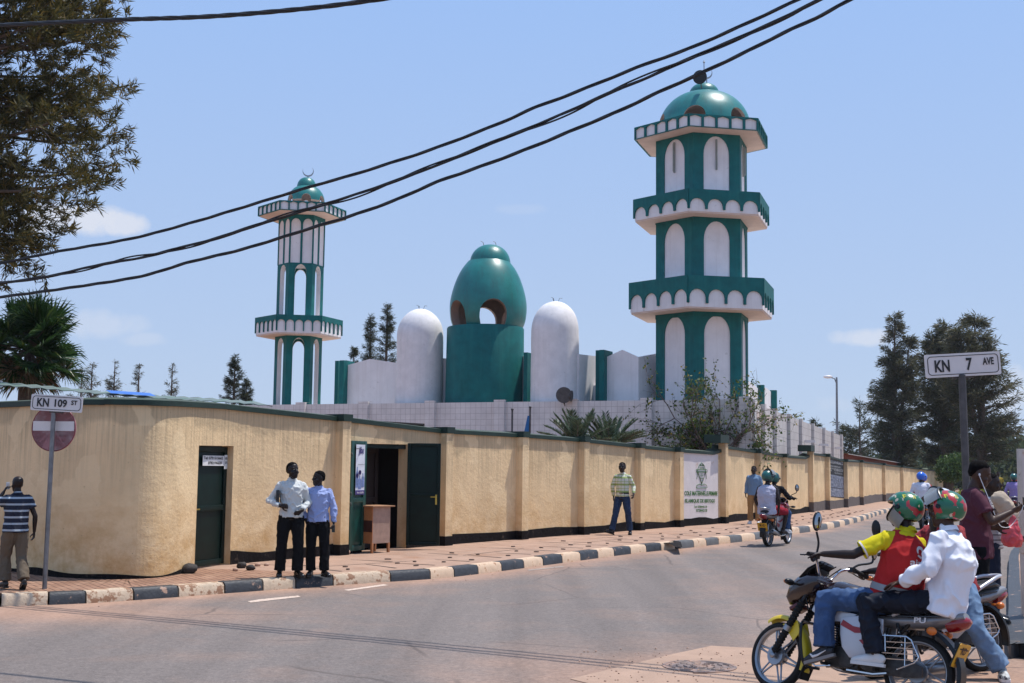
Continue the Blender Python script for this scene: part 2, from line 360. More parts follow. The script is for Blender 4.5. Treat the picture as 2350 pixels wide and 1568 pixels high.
def asphaltmat():
    m=bpy.data.materials.new('asphalt'); m.use_nodes=True; t=m.node_tree; t.nodes.clear(); n=mkN(t)
    o=n('ShaderNodeTexCoord').outputs['Object']
    f=n('ShaderNodeTexNoise',{'Vector':o,'Scale':55.,'Detail':4.,'Roughness':.8})
    r=n('ShaderNodeMapRange',{'Value':f.outputs['Fac'],'From Min':.3,'From Max':.7,'To Min':.62,'To Max':1.4})
    c=n('ShaderNodeMix',{'Factor':1.,6:(.160,.133,.118,1),7:r.outputs[0]},data_type='RGBA',blend_type='MULTIPLY').outputs[2]
    at=n('ShaderNodeAttribute',attribute_name='dust'); bn=n('ShaderNodeTexNoise',{'Vector':o,'Scale':.7,'Detail':8.,'Roughness':.7})
    a=n('ShaderNodeMath',{0:bn.outputs['Fac'],1:at.outputs['Fac']},operation='ADD')
    k=n('ShaderNodeMapRange',{'Value':a.outputs[0],'From Min':.5,'From Max':1.25,'To Max':.8})
    c=n('ShaderNodeMix',{'Factor':k.outputs[0],6:c,7:(.36,.215,.145,1)},data_type='RGBA').outputs[2]
    mp=n('ShaderNodeMapping',{'Vector':o,'Rotation':(0,0,R_(32)),'Scale':(1.2,.05,1)})
    ln=n('ShaderNodeTexNoise',{'Vector':mp.outputs[0],'Scale':1.2,'Detail':4.}); lr=n('ShaderNodeMapRange',{'Value':ln.outputs['Fac'],'From Min':.35,'From Max':.65,'To Min':.88,'To Max':1.12})
    c=n('ShaderNodeMix',{'Factor':1.,6:c,7:lr.outputs[0]},data_type='RGBA',blend_type='MULTIPLY').outputs[2]
    g9=n('ShaderNodeTexNoise',{'Vector':o,'Scale':17.,'Detail':5.,'Roughness':.75}); g8=n('ShaderNodeMapRange',{'Value':g9.outputs['Fac'],'From Min':.3,'From Max':.7,'To Min':.74,'To Max':1.26})
    c=n('ShaderNodeMix',{'Factor':1.,6:c,7:g8.outputs[0]},data_type='RGBA',blend_type='MULTIPLY').outputs[2]
    wv=n('ShaderNodeTexNoise',{'Vector':o,'Scale':1.5,'Detail':3.}); wa_=n('ShaderNodeMix',{'Factor':.12,6:o,7:wv.outputs['Color']},data_type='RGBA')
    vo=n('ShaderNodeTexVoronoi',{'Vector':wa_.outputs[2],'Scale':.32},feature='DISTANCE_TO_EDGE'); ck=n('ShaderNodeMapRange',{'Value':vo.outputs['Distance'],'From Min':.002,'From Max':.006,'To Min':.55,'To Max':0.})
    cn=n('ShaderNodeTexNoise',{'Vector':o,'Scale':.35,'Detail':2.}); cm=n('ShaderNodeMapRange',{'Value':cn.outputs['Fac'],'From Min':.48,'From Max':.56}); ckk=n('ShaderNodeMath',{0:ck.outputs[0],1:cm.outputs[0]},operation='MULTIPLY')
    c=n('ShaderNodeMix',{'Factor':ckk.outputs[0],6:c,7:(.07,.055,.048,1)},data_type='RGBA').outputs[2]
    b=n('ShaderNodeBsdfPrincipled',{'Base Color':c,'Roughness':.8,'Specular IOR Level':.3})
    bp=n('ShaderNodeBump',{'Height':f.outputs['Fac'],'Strength':.35,'Distance':.01}); t.links.new(bp.outputs[0],b.inputs['Normal'])
    t.links.new(b.outputs[0],n('ShaderNodeOutputMaterial').inputs[0]); return m
def bricks(name,c1,c2,mortar,bw,bh,ms=.02,off=.5,rough=.8,dirt=None,bump=.4,uv=True,rot=0):
    m=bpy.data.materials.new(name); m.use_nodes=True; t=m.node_tree; t.nodes.clear(); n=mkN(t)
    o=n('ShaderNodeTexCoord').outputs['UV' if uv else 'Object']; mp=n('ShaderNodeMapping',{'Vector':o,'Rotation':(0,0,rot)})
    br=n('ShaderNodeTexBrick',{'Vector':mp.outputs[0],'Color1':(*c1,1),'Color2':(*c2,1),'Mortar':(*mortar,1),'Scale':1.,'Mortar Size':ms,'Brick Width':bw,'Row Height':bh,'Mortar Smooth':.1})
    br.offset=off; c=br.outputs[0]
    z=n('ShaderNodeTexNoise',{'Vector':o,'Scale':1.1,'Detail':8.,'Roughness':.65}); r=n('ShaderNodeMapRange',{'Value':z.outputs['Fac'],'From Min':.3,'From Max':.7,'To Min':.85,'To Max':1.12})
    c=n('ShaderNodeMix',{'Factor':1.,6:c,7:r.outputs[0]},data_type='RGBA',blend_type='MULTIPLY').outputs[2]
    if dirt:
        z2=n('ShaderNodeTexNoise',{'Vector':o,'Scale':2.7,'Detail':8.,'Roughness':.7}); r2=n('ShaderNodeMapRange',{'Value':z2.outputs['Fac'],'From Min':.5,'From Max':.65,'To Max':.75})
        c=n('ShaderNodeMix',{'Factor':r2.outputs[0],6:c,7:(*dirt,1)},data_type='RGBA').outputs[2]
    b=n('ShaderNodeBsdfPrincipled',{'Base Color':c,'Roughness':rough,'Specular IOR Level':.3})
    bp=n('ShaderNodeBump',{'Height':br.outputs['Fac'],'Strength':-bump,'Distance':.01}); t.links.new(bp.outputs[0],b.inputs['Normal'])
    t.links.new(b.outputs[0],n('ShaderNodeOutputMaterial').inputs[0]); return m
mAS=asphaltmat()
mDIRT=M('red earth',(.30,.175,.11),.95,var=.25,scale=3,bump=.5,bscale=20)
mPAV=M('pink dusty concrete slab',(.355,.225,.158),.9,var=.14,scale=1.6,bump=.25,bscale=30,col2=(.30,.165,.10),c2s=1.3,c2a=.52,c2w=.2)
mBRK=bricks('red paving bricks',(.33,.185,.12),(.27,.145,.09),(.13,.07,.045),.22,.11,.012,.5,.85,dirt=(.38,.235,.155),uv=False,rot=R_(58))
mKB=M('black kerb paint',(.032,.034,.038),.55,var=.35,scale=9,col2=(.36,.22,.15),c2s=5,c2a=.62,c2w=.05,bump=.3,bscale=30)
mKW=M('cream kerb paint',(.60,.43,.29),.7,var=.12,scale=7,col2=(.34,.17,.09),c2s=7,c2a=.58,c2w=.06,bump=.3,bscale=30)
mKWn=M('white kerb paint worn',(.56,.43,.30),.7,var=.2,scale=7,col2=(.27,.14,.075),c2s=7,c2a=.50,c2w=.07,bump=.4,bscale=25)
mKG=M('grey kerb paint',(.105,.105,.105),.6,var=.2,scale=9,col2=(.4,.25,.17),c2s=5,c2a=.63,c2w=.06,bump=.3,bscale=30)
mTAR=M('black tar paint',(.010,.008,.008),.8,spec=.12,var=.4,scale=4,bump=.5,bscale=14,col2=(.06,.045,.035),c2s=6,c2a=.6)
mPLG=M('grey plinth render',(.11,.09,.08),.85,var=.2,scale=5,bump=.4,bscale=20)
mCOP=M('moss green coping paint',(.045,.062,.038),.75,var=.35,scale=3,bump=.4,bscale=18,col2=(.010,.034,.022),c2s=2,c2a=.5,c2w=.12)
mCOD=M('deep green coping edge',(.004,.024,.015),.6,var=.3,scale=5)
mGRD=M('dark green door and shaded gate paint',(.002,.012,.009),.5,var=.3,scale=5,spec=.2)  # green of door and frame; on the right gate leaf it carries shade
mGRL=M('sunlit green gate paint',(.006,.05,.038),.38,var=.3,scale=4,col2=(.012,.075,.06),c2s=3,c2a=.55)  # lighter copy of the gate green, with sun on the left leaf put in
mTEAL=M('teal wall paint',(.004,.112,.110),.6,spec=.25,var=.2,scale=2.5,bump=.15,bscale=5,streak=((.02,.17,.15),.5))
mTEALD=M('glossy teal dome paint',(.012,.165,.15),.38,var=.18,scale=2,bump=.2,bscale=3.5,streak=((.03,.10,.09),.6))
mWH=M('white mosque paint',(.74,.71,.705),.7,var=.07,scale=1.6,bump=.14,bscale=16,col2=(.5,.47,.45),c2s=3,c2a=.64,c2w=.1,streak=((.55,.50,.47),.4))
mWHR=M('rough white column render',(.74,.71,.70),.8,var=.08,scale=3,bump=.3,bscale=12,col2=(.38,.34,.32),c2s=9,c2a=.66,c2w=.04,streak=((.50,.50,.47),.3))
mUND=M('pinkish white underside',(.62,.5,.43),.8,var=.1,scale=2)  # darker, pinker white for the balcony bottoms and the roof slab
mINN=M('bare brown concrete',(.3,.22,.18),.9,var=.15,scale=4)
mTILE=bricks('white square tiles',(.68,.64,.61),(.63,.59,.565),(.45,.41,.385),.22,.22,.008,0,.35,bump=.15)
mTILB=bricks('grey-white stone slabs',(.60,.55,.51),(.55,.50,.47),(.38,.34,.31),1.3,.34,.012,.5,.5,bump=.15)
mGALV=M('galvanised steel',(.20,.205,.215),.42,.8,var=.25,scale=8)
mGALD=M('dark weathered steel pole',(.09,.085,.085),.55,.5,var=.3,scale=9)
mSIGN=M('white sign enamel',(.68,.64,.62),.35,var=.05,scale=5)
mINK=M('black sign ink',(.012,.012,.013),.5,var=.1)
mRUB=M('black rubber',(.012,.011,.011),.7,spec=.25,var=.2,bump=.1)
mBLK=M('black plastic',(.007,.007,.008),.35,spec=.35,var=.2)
mCHR=M('chrome',(.62,.63,.65),.16,1.,var=.05)
mALU=M('cast alloy',(.30,.31,.33),.35,.85,var=.12)
mENG=M('oily engine metal',(.05,.045,.042),.5,.6,var=.4,scale=20)
mTRU=M('bark',(.10,.07,.05),.9,var=.3,scale=12,bump=.5,bscale=25)
mLINEW=M('worn road paint',(.58,.45,.36),.8,var=.15,scale=20,col2=(.3,.22,.17),c2s=25,c2a=.55)
# ================= ground, road, pavements =================
KB=[(0,1392),(195,1385),(385,1372),(516,1362),(600,1356),(679,1350),(765,1344),(897,1335),(1043,1324),(1262,1296),(1373,1281),(1484,1267),(1593,1256),(1703,1243),(1814,1227),(1913,1212),(1981,1195),(2029,1179)]
kp=[ground(a,b,-.15) for a,b in KB]
kp=[Vector((-14.5,13.2,0)),Vector((-10.2,15.0,0))]+kp
# carry the kerb on past the last pixel we can see
d=(kp[-1]-kp[-4]).normalized(); last=kp[-1].copy()
for k in (12,28,50,80): kp.append(last+d*k+Vector((k*k*.0016,0,0)))
kpath=[Vector((p.x,p.y,0)) for p in spline([(p.x,p.y,0) for p in kp],8)]
def offs(path,o):
    out=[]
    for i,p in enumerate(path):
        t=(path[min(i+1,len(path)-1)]-path[max(i-1,0)]).normalized(); out.append(p+Vector((-t.y,t.x,0))*o)
    return out
def strip(mb,A,B,za,zb,mi=0):
    """ribbon between two paths, following the relief"""
    for i in range(len(A)-1):
        q=[A[i],A[i+1],B[i+1],B[i]]; z=[za,za,zb,zb]
        mb.quad(*[Vector((p.x,p.y,gp(p.y)+h)) for p,h in zip(q,z)],mi=mi)
# ground sheet out to the horizon (fine near the road, coarse far away)
gx=sorted(set([-900,-400,-150,-60]+list(range(-30,61,3))+[80,150,400,900])); gy=sorted(set([-60,-20]+list(np.arange(0,126,3.))+[150,200,300,500,900,1500]))
mb=MB(); mb.add([(x,y,gp(y)-.2) for y in gy for x in gx],[(j*len(gx)+i,j*len(gx)+i+1,(j+1)*len(gx)+i+1,(j+1)*len(gx)+i) for j in range(len(gy)-1) for i in range(len(gx)-1)])
mb.build('ground',mDIRT,kind='structure')
# road sheet
rx=np.arange(-20,46,.75); ry=np.arange(2,128,.75)
kx=np.array([p.x for p in kpath]); ky=np.array([p.y for p in kpath])
def lk(y): return float(np.interp(y,ky,kx))
RK0=Vector((4.35,12.5,0)); 
mb=MB(); vs=[(float(x),float(y),gp(y)-.152) for y in ry for x in rx]; W_=len(rx); fs=[]
for j in range(len(ry)-1):
    for i in range(W_-1):
        x,y=rx[i],ry[j]
        if x>lk(max(y,16.))-1.5 or y<16: fs.append((j*W_+i,j*W_+i+1,(j+1)*W_+i+1,(j+1)*W_+i))
mb.add(vs,fs); road=mb.build('road',mAS,kind='structure',smooth=False)
at=road.data.attributes.new('dust','FLOAT','POINT'); dv=[]
for v in road.data.vertices:
    x,y=v.co.x,v.co.y; dk=np.min(np.hypot(kx-x,ky-y)); dd=math.exp(-(dk/.45)**2)*.75+math.exp(-(dk/1.3)**2)*.22*(y<30)
    dd+=.62*math.exp(-(((x-2.7)/2.2)**2+((y-12.2)/1.6)**2)); dd+=.35*math.exp(-(((x-4.5)/1.5)**2+((y-15)/6)**2))
    dd+=.7*math.exp(-(((x+6.5)/3.)**2+((y-15.7)/.9)**2))+.25*(y<13.2)*(x>-1)
    dv.append(float(dd))
at.data.foreach_set('value',dv)
# kerb of painted blocks
cum=[0]
for a,b in zip(kpath,kpath[1:]): cum.append(cum[-1]+(b-a).length)
def at_s(s):
    s=max(0,min(cum[-1]-.001,s)); i=int(np.searchsorted(cum,s,side='right'))-1; f=(s-cum[i])/(cum[i+1]-cum[i]); return kpath[i].lerp(kpath[i+1],f)
kpxs=[project((p.x,p.y,gp(p.y)-.15))[0] for p in kpath]
def s_of_px(px):
    for i in range(len(kpxs)-1):
        if kpxs[i]<=px<=kpxs[i+1] and kpath[i].y>0: return cum[i]+(px-kpxs[i])/(kpxs[i+1]-kpxs[i])*(cum[i+1]-cum[i])
BL=[0,111,197,307,410,516,604,679,765,897,988,1043,1098,1152,1203,1247,1291,1333,1373,1410,1448,1484,1518,1550,1562,1593,1622,1650,1677,1703]
CL=['w','k','w','k','w','k','w','k','w','k','w','k','w','k','w','k','w','k','w','k','w','k','w','gap','k','w','k','w','k','w']
ss=[s_of_px(p if p>0 else 1) for p in BL]
blocks=[(ss[i],ss[i+1],CL[i]) for i in range(len(ss)-1)]
s=ss[-1]; c='w'
while s<cum[-1]-1.2: blocks.append((s,s+1.0,c)); c='k' if c=='w' else 'w'; s+=1.0
s=ss[0]; c='k'
while s>1: blocks.append((s-1,s,c)); c='k' if c=='w' else 'w'; s-=1
mb=MB(); rnd=random.Random(4)
prof=[(0,-.17),(0.012,-.03),(.05,.012),(.22,.014),(.22,-.17)]
for a,b,c in blocks:
    if c=='gap': continue
    a+=.012; b-=.012; near=a<ss[22]; mi={'w':(3 if a<ss[10] else 1),'k':0 if near else 2}[c]
    k=max(1,int((b-a)/.35)); rows=[]; dz=rnd.uniform(-.008,.008)
    for j in range(k+1):
        p=at_s(a+(b-a)*j/k); q=at_s(min(cum[-1],a+(b-a)*j/k+.05)); t=(q-p).normalized(); nn=Vector((-t.y,t.x,0))
        rows.append([Vector((p.x+nn.x*o,p.y+nn.y*o,gp(p.y)+h+(dz if h>-.1 else 0))) for o,h in prof])
    vs=[v for r in rows for v in r]; m=len(prof); fs=[]
    for j in range(k):
        for i in range(m-1): fs.append((j*m+i,(j+1)*m+i,(j+1)*m+i+1,j*m+i+1))
    fs+= [tuple(range(m)),tuple(k*m+m-1-i for i in range(m))]
    mb.add(vs,fs,mi)
mb.build('kerb',[mKB,mKW,mKG,mKWn],kind='structure',bevel=0)
# ---- street wall line (base points seen in the photo, fitted to one smooth line) ----
wl=[Vector(p) for p in ((-13.5,24.6,0),(-11.,22.6,0),(-9.3,21.1,0),(-7.8,19.85,0),(-7.0,19.2,0),(-6.2,18.92,0),(-5.55,19.08,0),(-5.25,19.65,0),(-5.08,20.6,0))]
for a in ((540,1295),(692,1281),(790,1272),(1011,1252),(1333,1227),(1560,1209),(1659,1201),(1797,1183.5),(1862,1175),(1944,1164),(1990,1157),(2036,1150),(2168,1137.5)):
    p=ground(*a); wl.append(Vector((p.x,p.y,0)))
wpath=spline(wl,10); wcum=[0]
for a,b in zip(wpath,wpath[1:]): wcum.append(wcum[-1]+(b-a).length)
def w_s(s):
    i=max(0,min(len(wcum)-2,int(np.searchsorted(wcum,s,side='right'))-1)); f=(s-wcum[i])/(wcum[i+1]-wcum[i]); return wpath[i].lerp(wpath[i+1],f),(wpath[i+1]-wpath[i]).normalized()
wpx=[project((p.x,p.y,gp(p.y)))[0] for p in wpath]
def w_px(px):
    for i in range(40,len(wpx)-1):
        if wpx[i]<=px<=wpx[i+1]: return wcum[i]+(px-wpx[i])/max(1e-6,wpx[i+1]-wpx[i])*(wcum[i+1]-wcum[i])
TOP=[(-300,907),(0,907),(230,909),(320,911),(400,914),(445,917),(516,922),(545,926),(790,953),(1014,981),(1205,992),(1327,1002),(1458,1017),(1560,1028),(1648,1035),(1659,1019),(1738,1032),(1797,1042),(1850,1047),(1862,1036),(1895,1042),(1936,1054),(1974,1056),(2046,1066),(2168,1081)]
tx=[a for a,b in TOP]; ty=[b for a,b in TOP]
def wtop(p):
    px=project((p.x,p.y,gp(p.y)+2.3))[0]
    if p.y>18.9 and p.x<-6.2: return 2.77
    return min(zAt(px,float(np.interp(px,tx,ty)),p.x,p.y),2.85)
# pavement sheet between kerb and wall
slab=MB(); brick=MB(); nS=160
kl=offs(kpath,.21)
i0=2
def wall_x(y):   # wall line x for given y on the street part
    best=[p.x for p in wpath if abs(p.y-y)<1.0]; return best[0]
seq=[]
for p,q in zip(kpath,kl):
    # nearest wall point
    w=min(wpath,key=lambda a:(a-q).length); seq.append((q,w))
for i in range(len(seq)-1):
    (a,wa),(b,wb)=seq[i],seq[i+1]
    nearpart=project((a.x,a.y,0))[0]<785 or a.y<14.5
    n_=(wa-a).normalized()*.3 if (wa-a).length>.01 else Vector((0,0,0))
    for k in range(6):
        f0,f1=k/6,(k+1)/6
        q=[a.lerp(wa+n_,f0),b.lerp(wb+n_,f0),b.lerp(wb+n_,f1),a.lerp(wa+n_,f1)]
        (brick if nearpart else slab).quad(*[Vector((p.x,p.y,gp(p.y)+.002)) for p in q])
brick.build('brick_pavement',mBRK,kind='structure'); slab.build('pavement',mPAV,kind='structure')
# right-hand pavement: kerb, corner and brick field
c0=Vector((4.5,12.75,0)); rr=[]
for a in range(0,91,15): # rounded corner: from along x to along the street
    th=R_(270-a); ctr=Vector((6.05,13.4,0)); rr.append(ctr+Vector((math.cos(th)*.75,math.sin(th)*.85,0)))
rk=[Vector((14,12.35,0)),Vector((8,12.52,0))]+rr
for xx,yy in ((6.75,17),(8.75,22),(11.5,28.5),(15.6,36)): rk.append(Vector((xx,yy,0)))
for yy in (46,58,72,90,120): rk.append(Vector((lk(yy)+7.6,yy,0)))
rkp=spline(rk,5); rko=offs(rkp,-.18)
mb=MB()
for i in range(len(rkp)-1):
    a,b,c,d=rkp[i],rkp[i+1],rko[i+1],rko[i]
    z=lambda p,h:Vector((p.x,p.y,gp(p.y)+h))
    mb.quad(z(a,-.17),z(b,-.17),z(b,-.01),z(a,-.01)); mb.quad(z(a,-.01),z(b,-.01),z(c,.012),z(d,.012))
mb.build('kerb',mKB,kind='structure')
mb=MB()
for i in range(len(rko)-1):
    a,b=rko[i],rko[i+1]; A=Vector((max(a.x+14,18),max(a.y,13.5),0)); B=Vector((max(b.x+14,18),max(b.y,13.5),0))
    for k in range(5):
        q=[a.lerp(A,k/5),a.lerp(A,(k+1)/5),b.lerp(B,(k+1)/5),b.lerp(B,k/5)]
        mb.quad(*[Vector((p.x,p.y,gp(p.y)+.004)) for p in q][::-1])
mb.build('brick_pavement',bricks('pink paving bricks',(.46,.29,.205),(.40,.25,.17),(.2,.11,.07),.24,.12,.012,.5,.85,dirt=(.46,.31,.22),uv=False,rot=R_(20)),kind='structure')
# concrete patch with manhole, road paint, slab joints
def gpoly(pts,off,name,mat,sub=False,**kw):
    g=[ground(a,b,off) for a,b in pts]; mb=MB(); mb.plate([[(p.x,p.y) for p in g]],(0,0,0),(1,0,0),(0,1,0),0,back=False)
    mb.v=[(x,y,gp(y)+off) for x,y,z in mb.v]; return mb.build(name,mat,**kw)
mPATCH=M('sandy concrete patch',(.36,.235,.165),.9,var=.12,scale=3,bump=.4,bscale=50,col2=(.25,.18,.14),c2s=22,c2a=.64,c2w=.03)
gpoly([(1308,1558),(1540,1502),(1633,1482),(1716,1487),(1860,1492),(2100,1500),(2200,1640),(1480,1600)],-.147,'concrete_patch',mPATCH,kind='structure')
gpoly([(568,1380),(600,1375),(684,1367),(690,1370),(620,1378),(575,1383)],-.147,'road_marking',mLINEW,kind='structure')
gpoly([(789,1354),(880,1341),(892,1343),(800,1356)],-.147,'road_marking',mLINEW,kind='structure')
gpoly([(1210,1308),(1290,1299),(1296,1301),(1214,1310)],-.147,'road_marking',M('faint old paint',(.3,.24,.2),.9),kind='structure')
c=ground(1605,1531,-.15); mh=MB(); z0=gp(c.y)-.143
mh.lathe([(.36,-.01),(.36,.004),(.33,.004),(.33,.0),(.0,.0)],(c.x,c.y,z0),40)
for r_ in (.08,.15,.22,.29):
    for k in range(10):
        a0=2*PI*k/10+r_*9
        mh.tube([(c.x+r_*math.cos(a0+j*.1),c.y+r_*math.sin(a0+j*.1),z0+.003) for j in range(5)],.008,4)
mh.box((c.x-.05,c.y-.38,z0+.004),(.13,.06,.012))
mh.build('manhole_cover',M('dusty cast iron',(.2,.15,.13),.6,.3,var=.3,scale=12,col2=(.42,.25,.17),c2s=6,c2a=.5,c2w=.2),label='round cast iron manhole cover with ring pattern in the sandy patch',cat='manhole cover')
# dark joints between the drain slabs and lifting hooks
jm=MB(); hk=MB(); hk.torus((0,0,0),(0,0,1),.055,.013,14,6); hme=hk.mesh(M('rusty iron',(.09,.055,.04),.8,var=.3))
rnd=random.Random(9); hookn=0
s=s_of_px(800)+.2; smax=s_of_px(2020); row=0
while s<smax:
    p=at_s(s); t=(at_s(s+.1)-p).normalized(); nn=Vector((-t.y,t.x,0)); z=gp(p.y)+.005
    for k,(o0,o1) in enumerate(((.55,1.35),(1.55,2.3))):
        if k==1 and row%2: continue
        a=p+nn*o0; b=p+nn*(o1+rnd.uniform(-.1,.1))+t*rnd.uniform(-.3,.1)
        w=t*.03; jm.quad(*[Vector((q.x,q.y,gp(q.y)+.006)) for q in (a-w,a+w,b+w*.4,b-w*.4)])
    if row%4==0:
        a=p+nn*1.42; b=at_s(s+2.2)+nn*1.42; w=nn*.012; jm.quad(*[Vector((q.x,q.y,gp(q.y)+.006)) for q in (a-w,b-w,b+w,a+w)])
    for o in (.75,1.25,1.9):
        if o==1.9 and row%2: continue
        q=p+t*rnd.uniform(.25,.6)+nn*(o+rnd.uniform(-.08,.08))
        h=link('lifting_hook',hme if hookn==0 else hme,label='small rusty iron lifting loop lying on a concrete drain slab',cat='lifting hook',group='iron lifting loops on the pavement slabs')
        h.location=(q.x,q.y,gp(q.y)+.012); h.scale=(rnd.uniform(.6,1.0),rnd.uniform(.45,.8),.8); h.rotation_euler=(0,0,rnd.uniform(0,3)); hookn+=1
    s+=1.05; row+=1
jm.build('slab_joints',M('black joint',(.02,.016,.014),.9),kind='structure')
# broken slab pit beside the kerb gap, its shade laid as a flat black sheet
gpoly([(1520,1246),(1548,1240),(1562,1243),(1566,1256),(1552,1256),(1535,1247)],.007,'drain_shade',mTAR,kind='structure')
# ================= street wall =================
WO=empty('street_wall',(wpath[60].x,wpath[60].y,gp(wpath[60].y)),'long tan plastered street wall with green coping, black plinth and gate','wall')
S=lambda px:w_px(px)
door=(S(446),S(527)); gate=(S(829),S(931))
brk=sorted(set([wcum[i] for i in range(0,len(wcum),2)]+[wcum[-1],*door,*gate,S(1654),S(1653.5),S(1858),S(1857.5)]+[wcum[i] for i in range(30,80)]))
TK=.24; CH=.13
def inward(t): return Vector((-t.y,t.x,0))   # away from the street
wm=MB(); cp=MB(); pl=MB()
def V3(p,z): return Vector((p.x,p.y,z))
for a,b in zip(brk,brk[1:]):
    if b-a<1e-5: continue
    pa,ta=w_s(a+1e-4); pb,tb=w_s(b-1e-4); 
    # joint normals from the smoothed path
    na=inward((w_s(min(a+.15,wcum[-1]))[0]-w_s(max(a-.15,0))[0]).normalized()); nb=inward((w_s(min(b+.15,wcum[-1]))[0]-w_s(max(b-.15,0))[0]).normalized())
    ha,hb=wtop(pa)-CH,wtop(pb)-CH; ga,gb=gp(pa.y)-.05,gp(pb.y)-.05
    if door[0]<=(a+b)/2<=door[1]: ga,gb=gp(pa.y)+2.03,gp(pb.y)+2.03
    if gate[0]<=(a+b)/2<=gate[1]: ga,gb=gp(pa.y)+2.12,gp(pb.y)+2.12
    op=ga>.5
    qa,qb=pa+na*TK,pb+nb*TK
    u=lambda s,z,h:(s,h-z)
    wm.quad(V3(pa,ga),V3(pb,gb),V3(pb,hb),V3(pa,ha),0,[u(a,ga,ha),u(b,gb,hb),u(b,hb,hb),u(a,ha,ha)])
    wm.quad(V3(qb,gb),V3(qa,ga),V3(qa,ha),V3(qb,hb),0,[u(b,gb,hb),u(a,ga,ha),u(a,ha,ha),u(b,hb,hb)])
    if op: wm.quad(V3(pa,ga),V3(qa,ga),V3(qb,gb),V3(pb,gb),0,[(a,.6),(a,.8),(b,.8),(b,.6)])
    # coping: sloped green slab, overhanging
    oa,ob=pa-na*.05,pb-nb*.05; ia,ib=qa+na*.05,qb+nb*.05
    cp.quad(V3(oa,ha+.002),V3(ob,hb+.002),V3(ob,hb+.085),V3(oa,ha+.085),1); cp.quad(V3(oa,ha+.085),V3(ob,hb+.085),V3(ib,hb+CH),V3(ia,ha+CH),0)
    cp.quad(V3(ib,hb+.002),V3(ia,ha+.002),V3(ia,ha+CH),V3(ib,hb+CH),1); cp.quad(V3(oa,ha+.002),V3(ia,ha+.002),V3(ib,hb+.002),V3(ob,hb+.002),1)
    if not op:
        mid=(a+b)/2; 
        hh=.0 if door[1]>mid else .2
        if mid<S(440): hh=.07
        if mid>S(1858): hh=.38
        if mid>S(1944): hh=.45
        if mid>S(2050): hh=.2
        if hh>0:
            xa,xb=pa-na*.012,pb-nb*.012
            g2,g3=gp(pa.y),gp(pb.y); wv=.03*math.sin(a*1.7)+.02*math.sin(a*4.1); wv2=.03*math.sin(b*1.7)+.02*math.sin(b*4.1)
            mi=0 if mid<S(1858) else 1
            pl.quad(V3(xa,g2-.05),V3(xb,g3-.05),V3(xb,g3+hh+wv2),V3(xa,g2+hh+wv),mi)
            pl.quad(V3(xa,g2+hh+wv),V3(xb,g3+hh+wv2),V3(pb+nb*.02,g3+hh+wv2+.005),V3(pa+na*.02,g2+hh+wv+.005),mi)
def jamb(mb,s,sgn,z1):
    p,t=w_s(s); nn=inward(t); q=p+nn*TK; g=gp(p.y)-.05
    f=[V3(p,g),V3(q,g),V3(q,z1),V3(p,z1)]; uv=[(0,2.2),(.24,2.2),(.24,.6),(0,.6)]
    if sgn<0: f=f[::-1]; uv=uv[::-1]
    mb.quad(*f,0,uv)
jamb(wm,door[0],1,gp(20)+2.03);jamb(wm,door[1],-1,gp(21)+2.03);jamb(wm,gate[0],1,gp(25)+2.12);jamb(wm,gate[1],-1,gp(26)+2.12)
for s_ in (.001,wcum[-1]-.001): 
    p,t=w_s(s_); q=p+inward(t)*TK; wm.quad(V3(p,-.3),V3(q,-.3),V3(q,wtop(p)-CH),V3(p,wtop(p)-CH),0,[(0,2.5),(.2,2.5),(.2,0),(0,0)])
wm.build('wall_panel',mPL,WO,smooth=True,ang=.5); cp.build('coping',[mCOP,mCOD],WO,smooth=False); pl.build('plinth',[mTAR,mPLG],WO,smooth=False)
for px in (773,1014,1190,1332,1461,1552,1656,1736,1797,1858,1896,1938,1974,2026,2068,2110,2146):
    s_=S(px); p,t=w_s(s_); nn=inward(t); wd=.24; pr=.18
    zt=wtop(p)-CH-.0; 
    if px in(1656,1858): zt=wtop(p+t*.3)+.02
    a=p-t*wd/2; b=p+t*wd/2; A=a-nn*pr; B=b-nn*pr; g=gp(p.y)-.04
    m=MB(); lv=lambda u,z:(u+px*.37,zt-z)
    def side(P,Q,w0):
        m.quad(V3(P,g),V3(Q,g),V3(Q,zt),V3(P,zt),0,[lv(0,g),lv(w0,g),lv(w0,zt),lv(0,zt)])
    side(a+nn*.05,A,pr);side(A,B,wd);side(B,b+nn*.05,pr); m.quad(V3(A,zt),V3(B,zt),V3(b,zt),V3(a,zt),0,[(0,0)]*4)
    ph=.2 if px<1858 else .4
    
    k=nn*-.012; 
    for P,Q in ((a+nn*.02-t*.012,A+k-t*.012),(A+k-t*.012,B+k+t*.012),(B+k+t*.012,b+nn*.02+t*.012)):
        m.quad(V3(P,g),V3(Q,g),V3(Q,g+.04+ph),V3(P,g+.04+ph),1)
    # dark green cap piece over the pilaster
    h0=zt+.003; h1=zt+CH+(.006 if px not in(1656,1858) else .12)
    A2=A-nn*.03-t*.012; B2=B-nn*.03+t*.012; c2=b+nn*(TK+.07)+t*.03; d2=a+nn*(TK+.07)-t*.03
    if px in(1656,1858): A2-=t*.55; d2-=t*.55
    for P,Q in ((A2,B2),(B2,c2),(c2,d2),(d2,A2)): m.quad(V3(P,h0),V3(Q,h0),V3(Q,h1),V3(P,h1),2)
    m.quad(V3(A2,h1),V3(B2,h1),V3(c2,h1),V3(d2,h1),2); m.quad(V3(A2,h0),V3(d2,h0),V3(c2,h0),V3(B2,h0),2)
    m.build('pilaster',[mPL,mTAR if px<1858 else mPLG,mCOD],WO,smooth=False)
